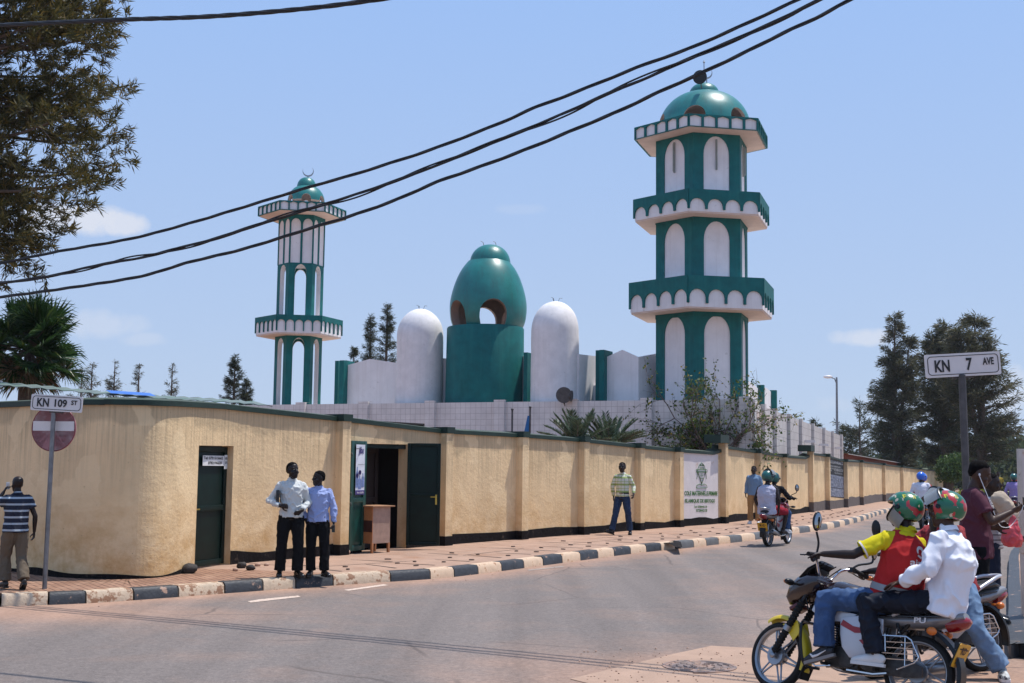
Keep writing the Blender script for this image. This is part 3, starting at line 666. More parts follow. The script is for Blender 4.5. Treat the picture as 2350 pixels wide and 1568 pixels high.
# painted white school panel
def wall_face(px0,px1,py_top,py_bot,mat,name,out=.006,pts=None,**kw):
    s0,s1=S(px0),S(px1); k=max(2,int((s1-s0)/.3)); m=MB()
    def P(s,f):
        p,t=w_s(s); px=project((p.x,p.y,1.))[0]; yt=py_top[0]+(py_top[1]-py_top[0])*f; yb=py_bot[0]+(py_bot[1]-py_bot[0])*f
        q=p-inward(t)*out; return V3(q,zAt(px,yb,p.x,p.y)),V3(q,zAt(px,yt,p.x,p.y))
    for i in range(k):
        a,b=P(s0+(s1-s0)*i/k,i/k),P(s0+(s1-s0)*(i+1)/k,(i+1)/k); m.quad(a[0],b[0],b[1],a[1],0,[(i/k*(s1-s0),0),((i+1)/k*(s1-s0),0),((i+1)/k*(s1-s0),1),(i/k*(s1-s0),1)])
    return m.build(name,mat,WO,smooth=False,**kw)
mSCH=M('whitewashed panel',(.66,.6,.575),.8,var=.08,scale=2,bump=.25,bscale=22,col2=(.5,.36,.26),c2s=2.5,c2a=.63,c2w=.15)
wall_face(1569,1648,(1038,1043),(1200,1193),mSCH,'painted_panel',label='white painted panel with green school lettering')
mGRT=M('green lettering paint',(.03,.13,.02),.7,var=.2,scale=20)
def wall_frame(px,py,out=.012):
    p,t=w_s(S(px)); q=p-inward(t)*out; return V3(q,zAt(project((p.x,p.y,1.))[0],py,p.x,p.y)),t
def wtext(s,px0,px1,py_b,py_t,mat,bold=.02,name='lettering',out=.014,sl=0):
    s0,s1=S(px0),S(px1); O,_=wall_frame(px0,py_b); T_,_=wall_frame(px0,py_t); E_,_=wall_frame(px1,py_b+sl)
    o=text(name,s,(0,0,0),(1,0,0),(0,0,1),width=s1-s0,height=T_.z-O.z,mat=mat,bold=bold,depth=0)
    inv=WM[WO.name].inverted()
    for v in o.data.vertices:
        u=v.co.x; p,t=w_s(s0+u); q=p-inward(t)*out; v.co=inv@Vector((q.x,q.y,O.z+v.co.z+(E_.z-O.z)*u/(s1-s0)))
    o.parent=WO; WM[o.name]=WM[WO.name]
wtext('COLE MATERNELLE.PRIMAIRE',1570,1646,1137.5,1127,mGRT,.035)
wtext('ISLAMIQUE DE BIRYOGO',1571,1640,1155.5,1145,mGRT,.035)
wtext('Tel: 0788445178',1592,1622,1166,1160.5,mGRT,.03); wtext('0728445178',1597,1622,1175,1168.5,mGRT,.03)
# school emblem: shield outline, book and lines
em=MB(); O,t=wall_frame(1610,1120); k_=(wall_frame(1630,1120)[0]-O).length/20; kz=(wall_frame(1610,1060)[0].z-O.z)/60; nnm=-inward(t)
def epath(pts,r=.008,cl=False):
    P=[O+t*(x*k_)+Vector((0,0,y*kz)) for x,y in pts]
    if cl: P.append(P[0])
    em.tube(P,r,4)
epath([(-10,20),(-8,42),(-5,52),(0,58),(5,52),(8,42),(10,20)]); epath([(-9,38),(0,8),(9,38)],cl=True); epath([(-7,36),(0,12),(7,36)],.005,True); epath([(-11,36),(-11,42),(11,42),(11,36)],cl=True)
epath([(-11,0),(-10,6),(-5,9),(0,6),(5,9),(10,6),(11,0),(-11,0)]); epath([(0,6),(0,14)]); epath([(-4,22),(4,22)],.007); epath([(-3,28),(3,28)],.007); epath([(-2,32),(2,32)],.007)
em.build('painted_emblem',mGRT,WO)
wtext('ISLAM',1606,1615,1070,1066,mGRT,.03); wtext('SCHOOL',1605,1616,1076.5,1072.5,mGRT,.03)
# black poster board on the wall
def postermat(name,seed,dark,light,sc):
    m=bpy.data.materials.new(name); m.use_nodes=True; t=m.node_tree; t.nodes.clear(); n=mkN(t)
    uv=n('ShaderNodeTexCoord').outputs['UV']; mp=n('ShaderNodeMapping',{'Vector':uv,'Location':(seed,seed*2,0),'Scale':(1.,1.6,1)})
    z=n('ShaderNodeTexNoise',{'Vector':mp.outputs[0],'Scale':sc,'Detail':5.,'Roughness':.7}); r=n('ShaderNodeValToRGB',{'Fac':z.outputs['Fac']})
    e=r.color_ramp.elements; e[0].position=.4; e[0].color=(*dark,1); e[1].position=.66; e[1].color=(*light,1); k=e.new(.5); k.color=(.1,.13,.2,1)
    b=n('ShaderNodeBsdfPrincipled',{'Base Color':r.outputs[0],'Roughness':.45}); t.links.new(b.outputs[0],n('ShaderNodeOutputMaterial').inputs[0]); return m
wall_face(1897,1937,(1050,1061),(1139,1144),M('black banner vinyl',(.018,.019,.022),.6,spec=.2),'poster',.008,label='black training school banner with rows of white text and photographs')
wall_face(1897.5,1936.5,(1087,1095),(1117,1122),postermat('banner photo strip',3,(.02,.02,.03),(.30,.31,.36),3.4),'banner_photo',.014)
wall_face(1897.5,1936.5,(1118.5,1123.5),(1138,1142),postermat('banner photo strip pale',8,(.06,.07,.10),(.42,.41,.43),2.8),'banner_photo',.014)
mWT=M('white banner print',(.38,.38,.38),.7)
for s_,x0,x1,yb,yt,sl in (('AUTO-ECOLE MWAHIMUBANU LTD',1900,1935,1062,1055,6),('FORMATION CONDUITE AUTO',1900,1929,1070,1066.5,5),('PERMIS DE CONDUIRE A B C D E F',1900,1935,1075.5,1072.5,5),('TEL 0788 43 12 10',1914,1934,1081,1077.5,3),('CODE DE LA ROUTE',1897.5,1909,1080,1076.5,2),('TEL 0728 43 12 10',1915,1933,1087,1083.5,3)):
    wtext(s_,x0,x1,yb,yt,mWT,.02,out=.02,sl=sl)
# ---- green doors and gate leaves (own meshes under the wall) ----
def leaf(name,A,B,z0,z1,mat,parent,th=.045,frame=.09,mid=.42,label=None):
    A=Vector(A);B=Vector(B);t=(B-A).normalized();nn=Vector((t.y,-t.x,0));L=(B-A).length; m=MB()
    X=lambda u,w,z:Vector((A.x,A.y,0))+t*u+nn*w+Vector((0,0,z))
    R3=Matrix((t,nn,Vector((0,0,1)))).transposed()
    m.box(X(L/2,-th/2,(z0+z1)/2),(L,th*.5,z1-z0),R3)
    for u in (frame/2,L-frame/2): m.box(X(u,0,(z0+z1)/2),(frame,th,z1-z0),R3)
    for z in (z0+frame/2,z1-frame/2,z0+(z1-z0)*mid): m.box(X(L/2,.001,z),(L-2*frame-.004,th-.003,frame),R3)
    return m.build(name,mat,parent,bevel=.006,label=label),X,R3,L
pa,_=w_s(door[0]); pb,_=w_s(door[1]); t=(pb-pa).normalized(); ni=inward(t)*.13; g=gp(20.8)
l,X,R3,L=leaf('door',pa+ni+t*.01,pb+ni-t*.01,g+.03,g+2.02,mGRD,WO,mid=.48,label='dark green metal door with a white phone-number notice')
m=MB(); m.box(X(.08,.05,g+.98),(.02,.05,.02),R3); m.box(X(.12,.075,g+.98),(.11,.02,.022),R3); m.build('handle',M('brass',(.5,.36,.08),.35,.9),l,smooth=False)
m=MB(); m.box(X(L*.28+L*.3,.026,g+1.78),(L*.62,.006,.17),R3); m.build('notice',M('paper',(.7,.7,.68),.7),l,smooth=False)
m=MB(); m.box(X(L*.95,.026,g+1.76),(L*.09,.006,.24),R3); m.build('notice',M('paper',(.66,.68,.66),.7),l,smooth=False)
text('lettering','Tel: 0791515662',X(L*.29,.03,g+1.80),t,(0,0,1),width=L*.56,height=.05,mat=mINK,parent=l,bold=.03); text('lettering','0782196620',X(L*.42,.03,g+1.72),t,(0,0,1),width=L*.4,height=.05,mat=mINK,parent=l,bold=.03)
text('lettering','MTN',X(L*.925,.03,g+1.80),t,(0,0,1),width=L*.06,height=.04,mat=mINK,parent=l,bold=.03); text('lettering','2017',X(L*.925,.03,g+1.73),t,(0,0,1),width=L*.06,height=.04,mat=mINK,parent=l,bold=.03)
# open gate: left leaf
g=gp(24); A,t=w_s(S(788)); A=A-inward(t)*.12; B,t=w_s(S(829)); B=B-inward(t)*.06; t=(B-A).normalized()
l,X,R3,L=leaf('gate_leaf',A,B,g+.06,g+2.17,mGRL,WO,mid=.46,frame=.1,label='green gate leaf with a white water poster')
m=MB(); m.box(X(L*.56,.03,g+1.62),(L*.58,.004,.96),R3); po=m.build('poster',M('glossy poster paper',(.66,.68,.74),.35,bump=.25,bscale=9),l,smooth=False)
m=MB(); m.box(X(L*.56,.035,g+1.175),(L*.58,.004,.085),R3); mVIO=M('violet print',(.05,.03,.17),.4); m.build('poster_strip',mVIO,l,smooth=False)
text('lettering','Jibu',X(L*.42,.036,g+1.88),t,(0,0,1),width=L*.33,height=.18,mat=mVIO,parent=l,bold=.03,shear=.15); text('lettering','Pure water. Perfect price',X(L*.4,.036,g+1.70),t,(0,0,1),width=L*.42,height=.025,mat=mINK,parent=l,bold=.01)
text('lettering','Ph. tel: +250 788',X(L*.35,.041,g+1.155),t,(0,0,1),width=L*.42,height=.035,mat=mSIGN,parent=l,bold=.02)
mBOT=M('printed blue bottles',(.16,.22,.42),.4,var=.4,scale=18)
def bottle2d(u,z,w,h):
    m=MB(); o=[(-.5,0),(.5,0),(.5,.62),(.4,.72),(.15,.82),(.15,1),(-.15,1),(-.15,.82),(-.4,.72),(-.5,.62)]
    m.plate([[(a*w,b*h) for a,b in o]],X(u,.036,z),t,(0,0,1),0,back=False); m.build('printed_bottle',mBOT,l,smooth=False)
bottle2d(L*.36,g+1.27,.09,.4); bottle2d(L*.53,g+1.24,.11,.26); bottle2d(L*.70,g+1.27,.055,.28); bottle2d(L*.79,g+1.28,.04,.27)
m=MB()
for u,z in ((.36,1.5),(.53,1.56)): m.lathe([(.0,0),(.045,0)],X(L*u,.039,g+z),18,axis=X(0,1,0)-X(0,0,0))
m.build('printed_badge',mVIO,l,smooth=False)
m=MB()
for z in (1.9,1.15,.95): m.torus(X(-.03,.03,g+z),t,.035,.008,12,6)
m.torus(X(.2,.05,g+2.02),(0,0,1),.05,.007,12,6); m.build('hinge_ring',mGALD,l)
# right leaf, swung out
A=ground(931,1261); B=ground(1008,1262); A.z=B.z=0; t=(B-A).normalized()
l,X,R3,L=leaf('gate_leaf',A,B,g+.1,g+2.16,mGRD,WO,mid=.49,frame=.06,label='shaded green gate leaf with a brass handle, swung open')
m=MB(); m.box(X(L-.08,.03,g+1.02),(.035,.008,.2),R3); m.box(X(L-.08,.05,g+1.07),(.02,.05,.02),R3); m.box(X(L-.13,.075,g+1.075),(.12,.015,.018),R3); m.build('handle',M('brass',(.5,.36,.08),.35,.9),l,smooth=False)
# frame, and room behind the gate with its shade put into near-black walls
p0,t=w_s(gate[0]); p1,_=w_s(gate[1]); t=(p1-p0).normalized(); nn=inward(t); m=MB(); R3=Matrix((t,-nn,Vector((0,0,1)))).transposed()
X=lambda u,w,z:Vector((p0.x,p0.y,0))+t*u+nn*w+Vector((0,0,z)); L=(p1-p0).length
m.box(X(L/2,.1,g+2.08),(L,.1,.08),R3); m.box(X(.03,.1,g+1.04),(.06,.1,2.0),R3); m.build('gate_frame',mGRD,WO,smooth=False)
dk=M('interior with shade in colour',(.02,.012,.011),.8); ro=MB()
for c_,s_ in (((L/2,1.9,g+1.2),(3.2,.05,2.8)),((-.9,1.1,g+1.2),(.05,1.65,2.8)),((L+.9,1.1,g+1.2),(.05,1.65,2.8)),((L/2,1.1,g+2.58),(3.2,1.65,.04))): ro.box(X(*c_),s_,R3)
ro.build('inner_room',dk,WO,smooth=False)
l,_,_,_=leaf('inner_door',X(.25,.62,0),X(L-.2,.62,0),g+.02,g+2.05,M('brown black door',(.022,.012,.01),.6),WO,frame=.1,mid=.48)
# ================= mosque =================
mq=empty('mosque',(2,50,0),'white tiled mosque hall with one teal domed drum and two white domed columns','mosque')
A0=Vector((8.38,42.65,0)); B0=Vector((-11.3,51.9,0)); C0=Vector((22.6,84.5,0))
def segwall(mb,P,Q,z0,z1,th,mi=0,u0=0):
    t=(Q-P).normalized(); nn=Vector((t.y,-t.x,0)); L=(Q-P).length
    for (a,b,s0,s1) in ((P,Q,0,L),(Q-nn*th,P-nn*th,L,0)): mb.quad(V3(a,z0),V3(b,z0),V3(b,z1),V3(a,z1),mi,[(s0+u0,z0),(s1+u0,z0),(s1+u0,z1),(s0+u0,z1)])
    mb.quad(V3(P,z1),V3(Q,z1),V3(Q-nn*th,z1),V3(P-nn*th,z1),mi,[(0,0),(L,0),(L,th),(0,th)])
    for e in (P,Q): mb.quad(V3(e,z0),V3(e-nn*th,z0),V3(e-nn*th,z1),V3(e,z1),mi,[(0,z0),(th,z0),(th,z1),(0,z1)])
def on_line(px,P,Q):
    d=ray(px,900); # intersect horizontal ray with line P-Q
    e=Q-P; det=d.x*(-e.y)+e.x*d.y; s=(P.x*(-e.y)+e.x*P.y)/det; return Vector((d.x*s,d.y*s,0))
m=MB(); segwall(m,B0,A0,0,4.17,.25); m.build('tiled_wall',mTILE,mq,smooth=False)
tF=(A0-B0).normalized(); nF=Vector((tF.y,-tF.x,0))
for px in (694,838,990,1149,1316,1485,1712):
    p=on_line(px,B0,A0); m=MB(); w=.22; a=p-tF*w;b=p+tF*w; o=nF*.14; z1=4.25
    for P,Q in ((a,a+o),(a+o,b+o),(b+o,b)): L=(Q-P).length; m.quad(V3(P,0),V3(Q,0),V3(Q,z1),V3(P,z1),0,[(0,0),(L,0),(L,z1),(0,z1)])
    m.quad(V3(a+o,z1),V3(b+o,z1),V3(b-o*2,z1),V3(a-o*2,z1),0,[(0,0)]*4); m.build('tiled_pilaster',mTILE,mq,smooth=False)
m=MB(); segwall(m,A0,C0,-.2,4.02,.25); m.build('side_wall',mTILB,mq,smooth=False)
tS=(C0-A0).normalized(); nS_=Vector((tS.y,-tS.x,0))
for px in (1748,1775,1807,1834,1862,1887,1907,1927):
    if px in (1782,): continue
    p=on_line(px,A0,C0); m=MB(); w=.26 if px>1760 else .2; a=p-tS*w;b=p+tS*w; o=nS_*.14; z1=4.08
    for P,Q in ((a,a+o),(a+o,b+o),(b+o,b)): L=(Q-P).length; m.quad(V3(P,-.2),V3(Q,-.2),V3(Q,z1),V3(P,z1),0,[(0,0),(L,0),(L,z1),(0,z1)])
    m.quad(V3(a+o,z1),V3(b+o,z1),V3(b-o,z1),V3(a-o,z1),0,[(0,0)]*4); m.build('side_pilaster',mTILB,mq,smooth=False)
for px,py in ((1845,1013),(1878,1021),(1910,1028)):
    m=MB(); p=on_line(px,A0,C0); z=zAt(px,py,p.x,p.y); m.box(V3(p+nS_*.25,z),(.5,.12,.12),Matrix((nS_,tS,Vector((0,0,1)))).transposed()); m.build('water_spout',mWH,mq,smooth=False)
# roof slab of the hall
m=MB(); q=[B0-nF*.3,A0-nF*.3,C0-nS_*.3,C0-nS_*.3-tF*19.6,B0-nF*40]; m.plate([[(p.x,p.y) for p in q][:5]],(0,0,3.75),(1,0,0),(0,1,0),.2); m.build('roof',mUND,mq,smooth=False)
for k,(P,Q) in enumerate(((B0,B0-nF*40),)):
    m=MB(); segwall(m,Q,P,0,4.1,.25); m.build('end_wall',mTILB,mq,smooth=False)
# upper storey of folded white panels behind the parapet, with teal fins
def at_px_back(px,back): return on_line(px,B0-nF*back,A0-nF*back)
def upanel(px0,px1,tops,b0,b1,name='gable_panel'):
    """tops: list of (fraction, py) across the panel"""
    P=at_px_back(px0,b0);Q=at_px_back(px1,b1); t=Q-P; L=t.length; t.normalize()
    pts=[(0,3.7),(L,3.7)]
    for f,py in reversed(tops):
        p=P.lerp(Q,f); px=project((p.x,p.y,5))[0]; pts.append((f*L,zAt(px,py,p.x,p.y)))
    m=MB(); m.plate([pts],V3(P,0),t,(0,0,1),.15); m.build(name,mWH,mq,smooth=False)
def fin(px,w,py,back,th=.8):
    p=at_px_back(px,back); z=zAt(px,py,p.x,p.y); m=MB(); m.box(V3(p-nF*(th/2-.2),(3.7+z)/2),(w,th,z-3.7),Matrix((tF,-nF,Vector((0,0,1)))).transposed()); m.build('fin',mTEAL,mq,smooth=False)
fin(777,.17,829,2.2,.6);fin(789,.22,828,1.6,.8)
upanel(796,908,[(0,838),(.46,824),(1,833)],1.7,1.7); upanel(1012,1024,[(0,822),(1,823)],1.7,1.7); fin(1210,.16,810,1.5); upanel(1180,1208,[(0,815),(1,818)],2.8,1.8)
upanel(1328,1371,[(0,813),(1,818)],1.2,2.6); fin(1375,.15,805,1.9,.7); fin(1385,.2,804,1.4,.9)
upanel(1393,1465,[(0,819),(.48,803),(1,820)],1.5,1.5); upanel(1465,1560,[(0,820),(.5,811),(1,800)],1.5,4.5)
m=MB(); q=[at_px_back(796,2.0),at_px_back(1465,2.0)]; segwall(m,q[0]-nF*.3,q[1]-nF*.3,3.7,4.9,.2); m.build('rear_parapet',mWH,mq,smooth=False)
# upper side panels seen right of the big tower
def sp_(px,py0,px1,py1,back=1.4,zz=3.6):
    P=on_line(px,A0-nS_*back,C0-nS_*back);Q=on_line(px1,A0-nS_*back,C0-nS_*back); t=(Q-P);L=t.length;t.normalize()
    m=MB(); m.plate([[(0,zz),(L,zz),(L,zAt(px1,py1,Q.x,Q.y)),(L*.45,zAt((px+px1)/2,(py0+py1)/2-3,*(P.lerp(Q,.45))[:2])),(0,zAt(px,py0,P.x,P.y))]],V3(P,0),t,(0,0,1),.2); m.build('gable_panel',mWH,mq,smooth=False)
sp_(1716,874,1740,892);sp_(1752,888,1770,900)
for px,py in ((1746,884),(1775,896)):
    p=on_line(px,A0-nS_*1.3,C0-nS_*1.3); z=zAt(px,py,p.x,p.y); m=MB(); m.box(V3(p,(3.6+z)/2),(.3,.3,z-3.6),Matrix((nS_,tS,Vector((0,0,1)))).transposed()); m.build('fin',mTEAL,mq,smooth=False)
# domed columns
def colm(px,pw,pytop,back,name='domed_column'):
    c=at_px_back(px,back); r=pw/2/F*c.y; zt=zAt(px,pytop,c.x,c.y-r*.0); hd=r*1.18; pr=[(r*1.0,3.6)]
    for k in range(8): pr.append((r*(1-.004*k),3.6+(zt-hd-3.6)*(k+1)/8))
    rt=pr[-1][0]
    for k in range(1,13):
        a=PI/2*k/12; pr.append((max(rt*math.cos(a)**.98,0.0),zt-hd+hd*math.sin(a)))
    mb=MB(); mb.lathe(pr,(c.x,c.y,0),40); me=mb
    o=mb.build(name,mWHR,mq,ang=1.2)
    for v in o.data.vertices:
        w=noise.noise(v.co*1.1)*.022+noise.noise(v.co*3)*.008; d=Vector((v.co.x,v.co.y,0))-Vector((c.x-2,c.y-50,0))
        if d.length>.01: v.co+=d.normalized()*w
    for a in (0,2,4): rb=MB(); rb.tube([(c.x+.1*math.cos(a),c.y+.1*math.sin(a),zt-.03),(c.x+.16*math.cos(a),c.y+.16*math.sin(a),zt+.13),(c.x+.26*math.cos(a),c.y+.26*math.sin(a),zt+.12)],.008,4); rb.build('rebar_stub',mGALD,o)
    return c,r
colm(962,110,709,1.3); colm(1273,113,692,1.2)
# central teal drum and egg dome with arched openings
c=at_px_back(1112,1.85); r=181/2/F*c.y; zd=zAt(1112,743,c.x,c.y-r)
mb=MB(); mb.lathe([(r*1.02,3.6),(r*1.0,zd*.6),(r*.99,zd-.05),(r*.97,zd),(r*.5,zd)],(c.x,c.y,0),56); dr=mb.build('drum',mTEAL,mq,ang=.8)
for v in dr.data.vertices:
    d=Vector((v.co.x+2-c.x,v.co.y+50-c.y,0)); 
    if d.length>.01: v.co+=d.normalized()*noise.noise(v.co*.9)*.03
cd_=c+Vector((.1,0,0)); rb=178/2/F*c.y; z1=zAt(1119,601,c.x,c.y); Hd=z1-zd
pr=[]
for f,k in ((0,.90),(.1,.965),(.22,.995),(.33,1.0),(.45,.975),(.58,.92),(.7,.85),(.8,.775),(.9,.675),(1.0,.54)): pr.append((rb*k,zd+Hd*f))
th=.34; inner=[(a-th,z-(.02 if i else 0)) for i,(a,z) in enumerate(pr)]
mb=MB(); loop=[(a,z) for a,z in spl] if False else pr
sp2=[(p.x,p.y) for p in spline([(a,z,0) for a,z in pr],3)]; in2=[(a-th,z) for a,z in sp2]
mb.lathe(sp2+in2[::-1],(cd_.x,cd_.y,0),72,closed=True)
for i in range(len(mb.f)): 
    pass
me=mb.mesh([mTEALD,mINN],True,1.2); tmp=bpy.data.objects.new('tmp',me); COL.objects.link(tmp)
nprof=len(sp2)+len(in2)
for p in me.polygons:
    cc=p.center; rr_=math.hypot(cc.x-cd_.x,cc.y-cd_.y); ro=float(np.interp(cc.z,[z for a,z in sp2],[a for a,z in sp2]))
    if rr_<ro-th*.6: p.material_index=1
ct=MB(); va=math.atan2(-cd_.y,-cd_.x)
for k in (8,-57,189,125):
    a=va+R_(k); dx=Vector((math.cos(a),math.sin(a),0)); sx_=Vector((-dx.y,dx.x,0)); w=.53; ctn=sp2
    o=[(-w*.9,0),(w*.9,0),(w,.25)]+[(w*math.cos(t_),.42+w*1.05*math.sin(t_)) for t_ in [i*PI/12 for i in range(0,13)]]+[(-w,.25)]
    ct.plate([o],V3(cd_,zd+.02)+dx*2.2,sx_,(0,0,1),1.5)
co_=bpy.data.objects.new('cut',ct.mesh(mINN,False)); COL.objects.link(co_)
bo=tmp.modifiers.new('b','BOOLEAN'); bo.object=co_; bo.operation='DIFFERENCE'; bo.solver='EXACT'; bo.material_mode='TRANSFER'
r2=dg_mesh(tmp); bpy.data.objects.remove(tmp); bpy.data.objects.remove(co_)
zz_=[z for a,z in sp2]; aa_=[a for a,z in sp2]; ix_=[1 if math.hypot(p.center.x-cd_.x,p.center.y-cd_.y)<float(np.interp(p.center.z,zz_,aa_))-.035 else 0 for p in r2.polygons]
r2.transform(WM[mq.name].inverted()); r2.materials.clear(); r2.materials.append(mTEALD); r2.materials.append(mINN)
r2.polygons.foreach_set('material_index',ix_); r2.set_sharp_from_angle(angle=.6); dome=link('egg_dome',r2,mq)
zc=zAt(1122,562,c.x,c.y); rc=95/2/F*c.y; mb=MB(); mb.lathe([(rc*math.cos(a)**.9,z1-.1+(zc-z1+.1)*math.sin(a)) for a in [PI/2*k/10 for k in range(10)]]+[(0,zc)],(cd_.x+.05,cd_.y,0),40)
mb.build('cap',mTEALD,dome,ang=1.2)
for a in (0,2.3,4): mb=MB(); mb.tube([(cd_.x+.3*math.cos(a),cd_.y,zc-.08),(cd_.x+.3*math.cos(a)-.05,cd_.y,zc+.1),(cd_.x+.3*math.cos(a)-.14,cd_.y,zc+.14)],.01,4); mb.build('rebar_stub',mGALD,dome)
# horn loudspeakers
def horn(px,py,Y,r,yaw,label,stand=True):
    p=atY(px,py,Y); t=empty('loudspeaker',p,label,'loudspeaker'); d=Vector((math.cos(yaw),math.sin(yaw),-.08)).normalized()
    m=MB(); m.lathe([(r,0),(r*1.02,-.015),(r*.86,-.06),(r*.5,-.2),(r*.28,-.34),(.05,-.36)],p,28,axis=d); m.lathe([(r*.98,-.005),(r*.5,-.12),(r*.18,-.2),(0.02,-.12),(0,-.11)],p,28,axis=d); m.build('horn',mGALD if 'grey' in label else mBLK,t)
    m=MB(); m.lathe([(.09,-.34),(.1,-.36),(.1,-.47),(.06,-.5)],p,18,axis=d); m.build('driver',mBLK,t)
    m=MB(); m.tube([p-d*.2-Vector((0,0,r*.5)),p-d*.3-Vector((0,0,r+.12))],.018,6); m.build('bracket',mGALD,t)
    return t
horn(1294,907,45.1,.29,R_(-100),'grey horn loudspeaker on the tiled parapet by the right white column'); 
horn(1312,909,45.2,.2,R_(-20),'small grey horn loudspeaker turned away, on the tiled parapet')
horn(1606,177,44.9,.26,R_(-110),'black horn loudspeaker on top of the big minaret dome')
# ================= minarets =================
def archshape(w,z0,z1,n_=10,rise=None):
    rise=rise or w*1.25
    return [(-w,z0),(w,z0)]+[(w*math.cos(PI*k/n_),z1-rise+rise*math.sin(PI*k/n_)) for k in range(n_+1)]
def hexframe(cx,cy,phi):
    v=Vector((cx,cy,0)).normalized(); e1=Vector((v.y,-v.x,0)); e2=-v
    V=[]
    for k in range(6):
        a=R_(phi+60*k); V.append(Vector((cx,cy,0))+e1*math.cos(a)*1.0+e2*math.sin(a))
    return V
def hexpts(cx,cy,phi,r): return [Vector((cx,cy,0))+(v-Vector((cx,cy,0)))*r for v in hexframe(cx,cy,phi)]
def faceframe(P,k):
    a=P[k];b=P[(k+1)%6]; t=(b-a); L=t.length; t.normalize()
    nn=Vector((t.y,-t.x,0)); mid=(a+b)/2; c=sum(P,Vector((0,0,0)))/6
    if nn.dot(mid-c)<0: nn=-nn
    # orientation so that ux x uz = outward
    ux=Vector((0,0,1)).cross(nn)*1.0
    if ux.cross(Vector((0,0,1))).dot(nn)<0: ux=-ux
    return mid,ux,L,nn
def hexprism(mb,P,z0,z1,mi=0,P2=None,top=True,bot=True):
    Q=P2 or P; A_=[V3(p,z0) for p in P];B_=[V3(p,z1) for p in Q]; c=sum(P,Vector((0,0,0)))/6
    f=[(i,(i+1)%6,6+(i+1)%6,6+i) for i in range(6)]
    if (P[1]-P[0]).cross(P[2]-P[1]).z<0: f=[q[::-1] for q in f]
    if bot: f.append(tuple(range(6)))
    if top: f.append(tuple(range(6,12)))
    mb.add(A_+B_,f,mi)
def balcony(parent,cx,cy,phi,Rr,rin,z0,z1,style,n_,band):
    """parapet: white core, teal comb on each face, white underside"""
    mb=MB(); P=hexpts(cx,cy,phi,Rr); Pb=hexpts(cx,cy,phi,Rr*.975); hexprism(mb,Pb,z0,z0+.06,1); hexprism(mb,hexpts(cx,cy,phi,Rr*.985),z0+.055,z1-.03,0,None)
    h=z1-z0; b=mb.build('balcony',[mWH,mUND],parent,smooth=False)
    for k in range(6):
        mid,ux,L,nn=faceframe(P,k)
        if style=='scallop':
            w=L/n_; pts=[(-L/2,z1),(-L/2,z0+h*.16)]; rad=w*.435; zs=z0+h*.16
            zt=z1-band
            for i in range(n_):
                cxx=-L/2+w*(i+.5); pts.append((cxx-rad,zs+.0))
                for a in range(9): th_=PI-PI*a/8; pts.append((cxx+rad*math.cos(th_),zt-rad+rad*math.sin(th_)))
                pts.append((cxx+rad,zs)); 
            pts+=[(L/2,z0+h*.16),(L/2,z1)]
            m=MB(); m.plate([pts[::-1]],mid+nn*.03,ux,(0,0,1),.07)
            m.build('scallop_band',mTEAL,b,smooth=False)
        else:
            w=L/n_; m=MB(); loops=[]; outer=[(-L/2,z0+h*.02),(L/2,z0+h*.02),(L/2,z1),(-L/2,z1)]; hol=[]
            for i in range(n_):
                c_=-L/2+w*(i+.5); a=w*.42; hol.append([(c_-a,z0+h*.06),(c_+a,z0+h*.06),(c_+a,z1-h*.2),(c_,z1-h*.06),(c_-a,z1-h*.2)])
            m.plate([outer]+hol,mid+nn*.03,ux,(0,0,1),.06); m.build('panel_band',mTEAL,b,smooth=False)
    return b
def crescent(parent,x,y,z,r,spike=0):
    m=MB(); v=Vector((x,y,0)).normalized(); ux=Vector((v.y,-v.x,0)); m.tube([(x,y,z-.1),(x,y,z+.4*r)],r*.12,6)
    o=[]; c0=(0,r*1.35); n_=18
    for k in range(n_+1): a=R_(-205+ (250)*k/n_); o.append((r*math.cos(a),c0[1]+r*math.sin(a)))
    for k in range(n_+1): a=R_(45-(250)*k/n_); w=math.sin(PI*k/n_)*.26; o.append(((r*(1-w))*math.cos(a),c0[1]+(r*(1-w))*math.sin(a)))
    m.plate([o],(x,y,z),ux,(0,0,1),.04)
    if spike: m.tube([(x-.1,y,z),(x-.1,y,z+spike)],.02,5); m.ell((x-.1,y,z+spike*.92),.045,nu=6,nv=5)
    m.build('crescent',M('painted grey crescent',(.33,.35,.38),.5,.4),parent)
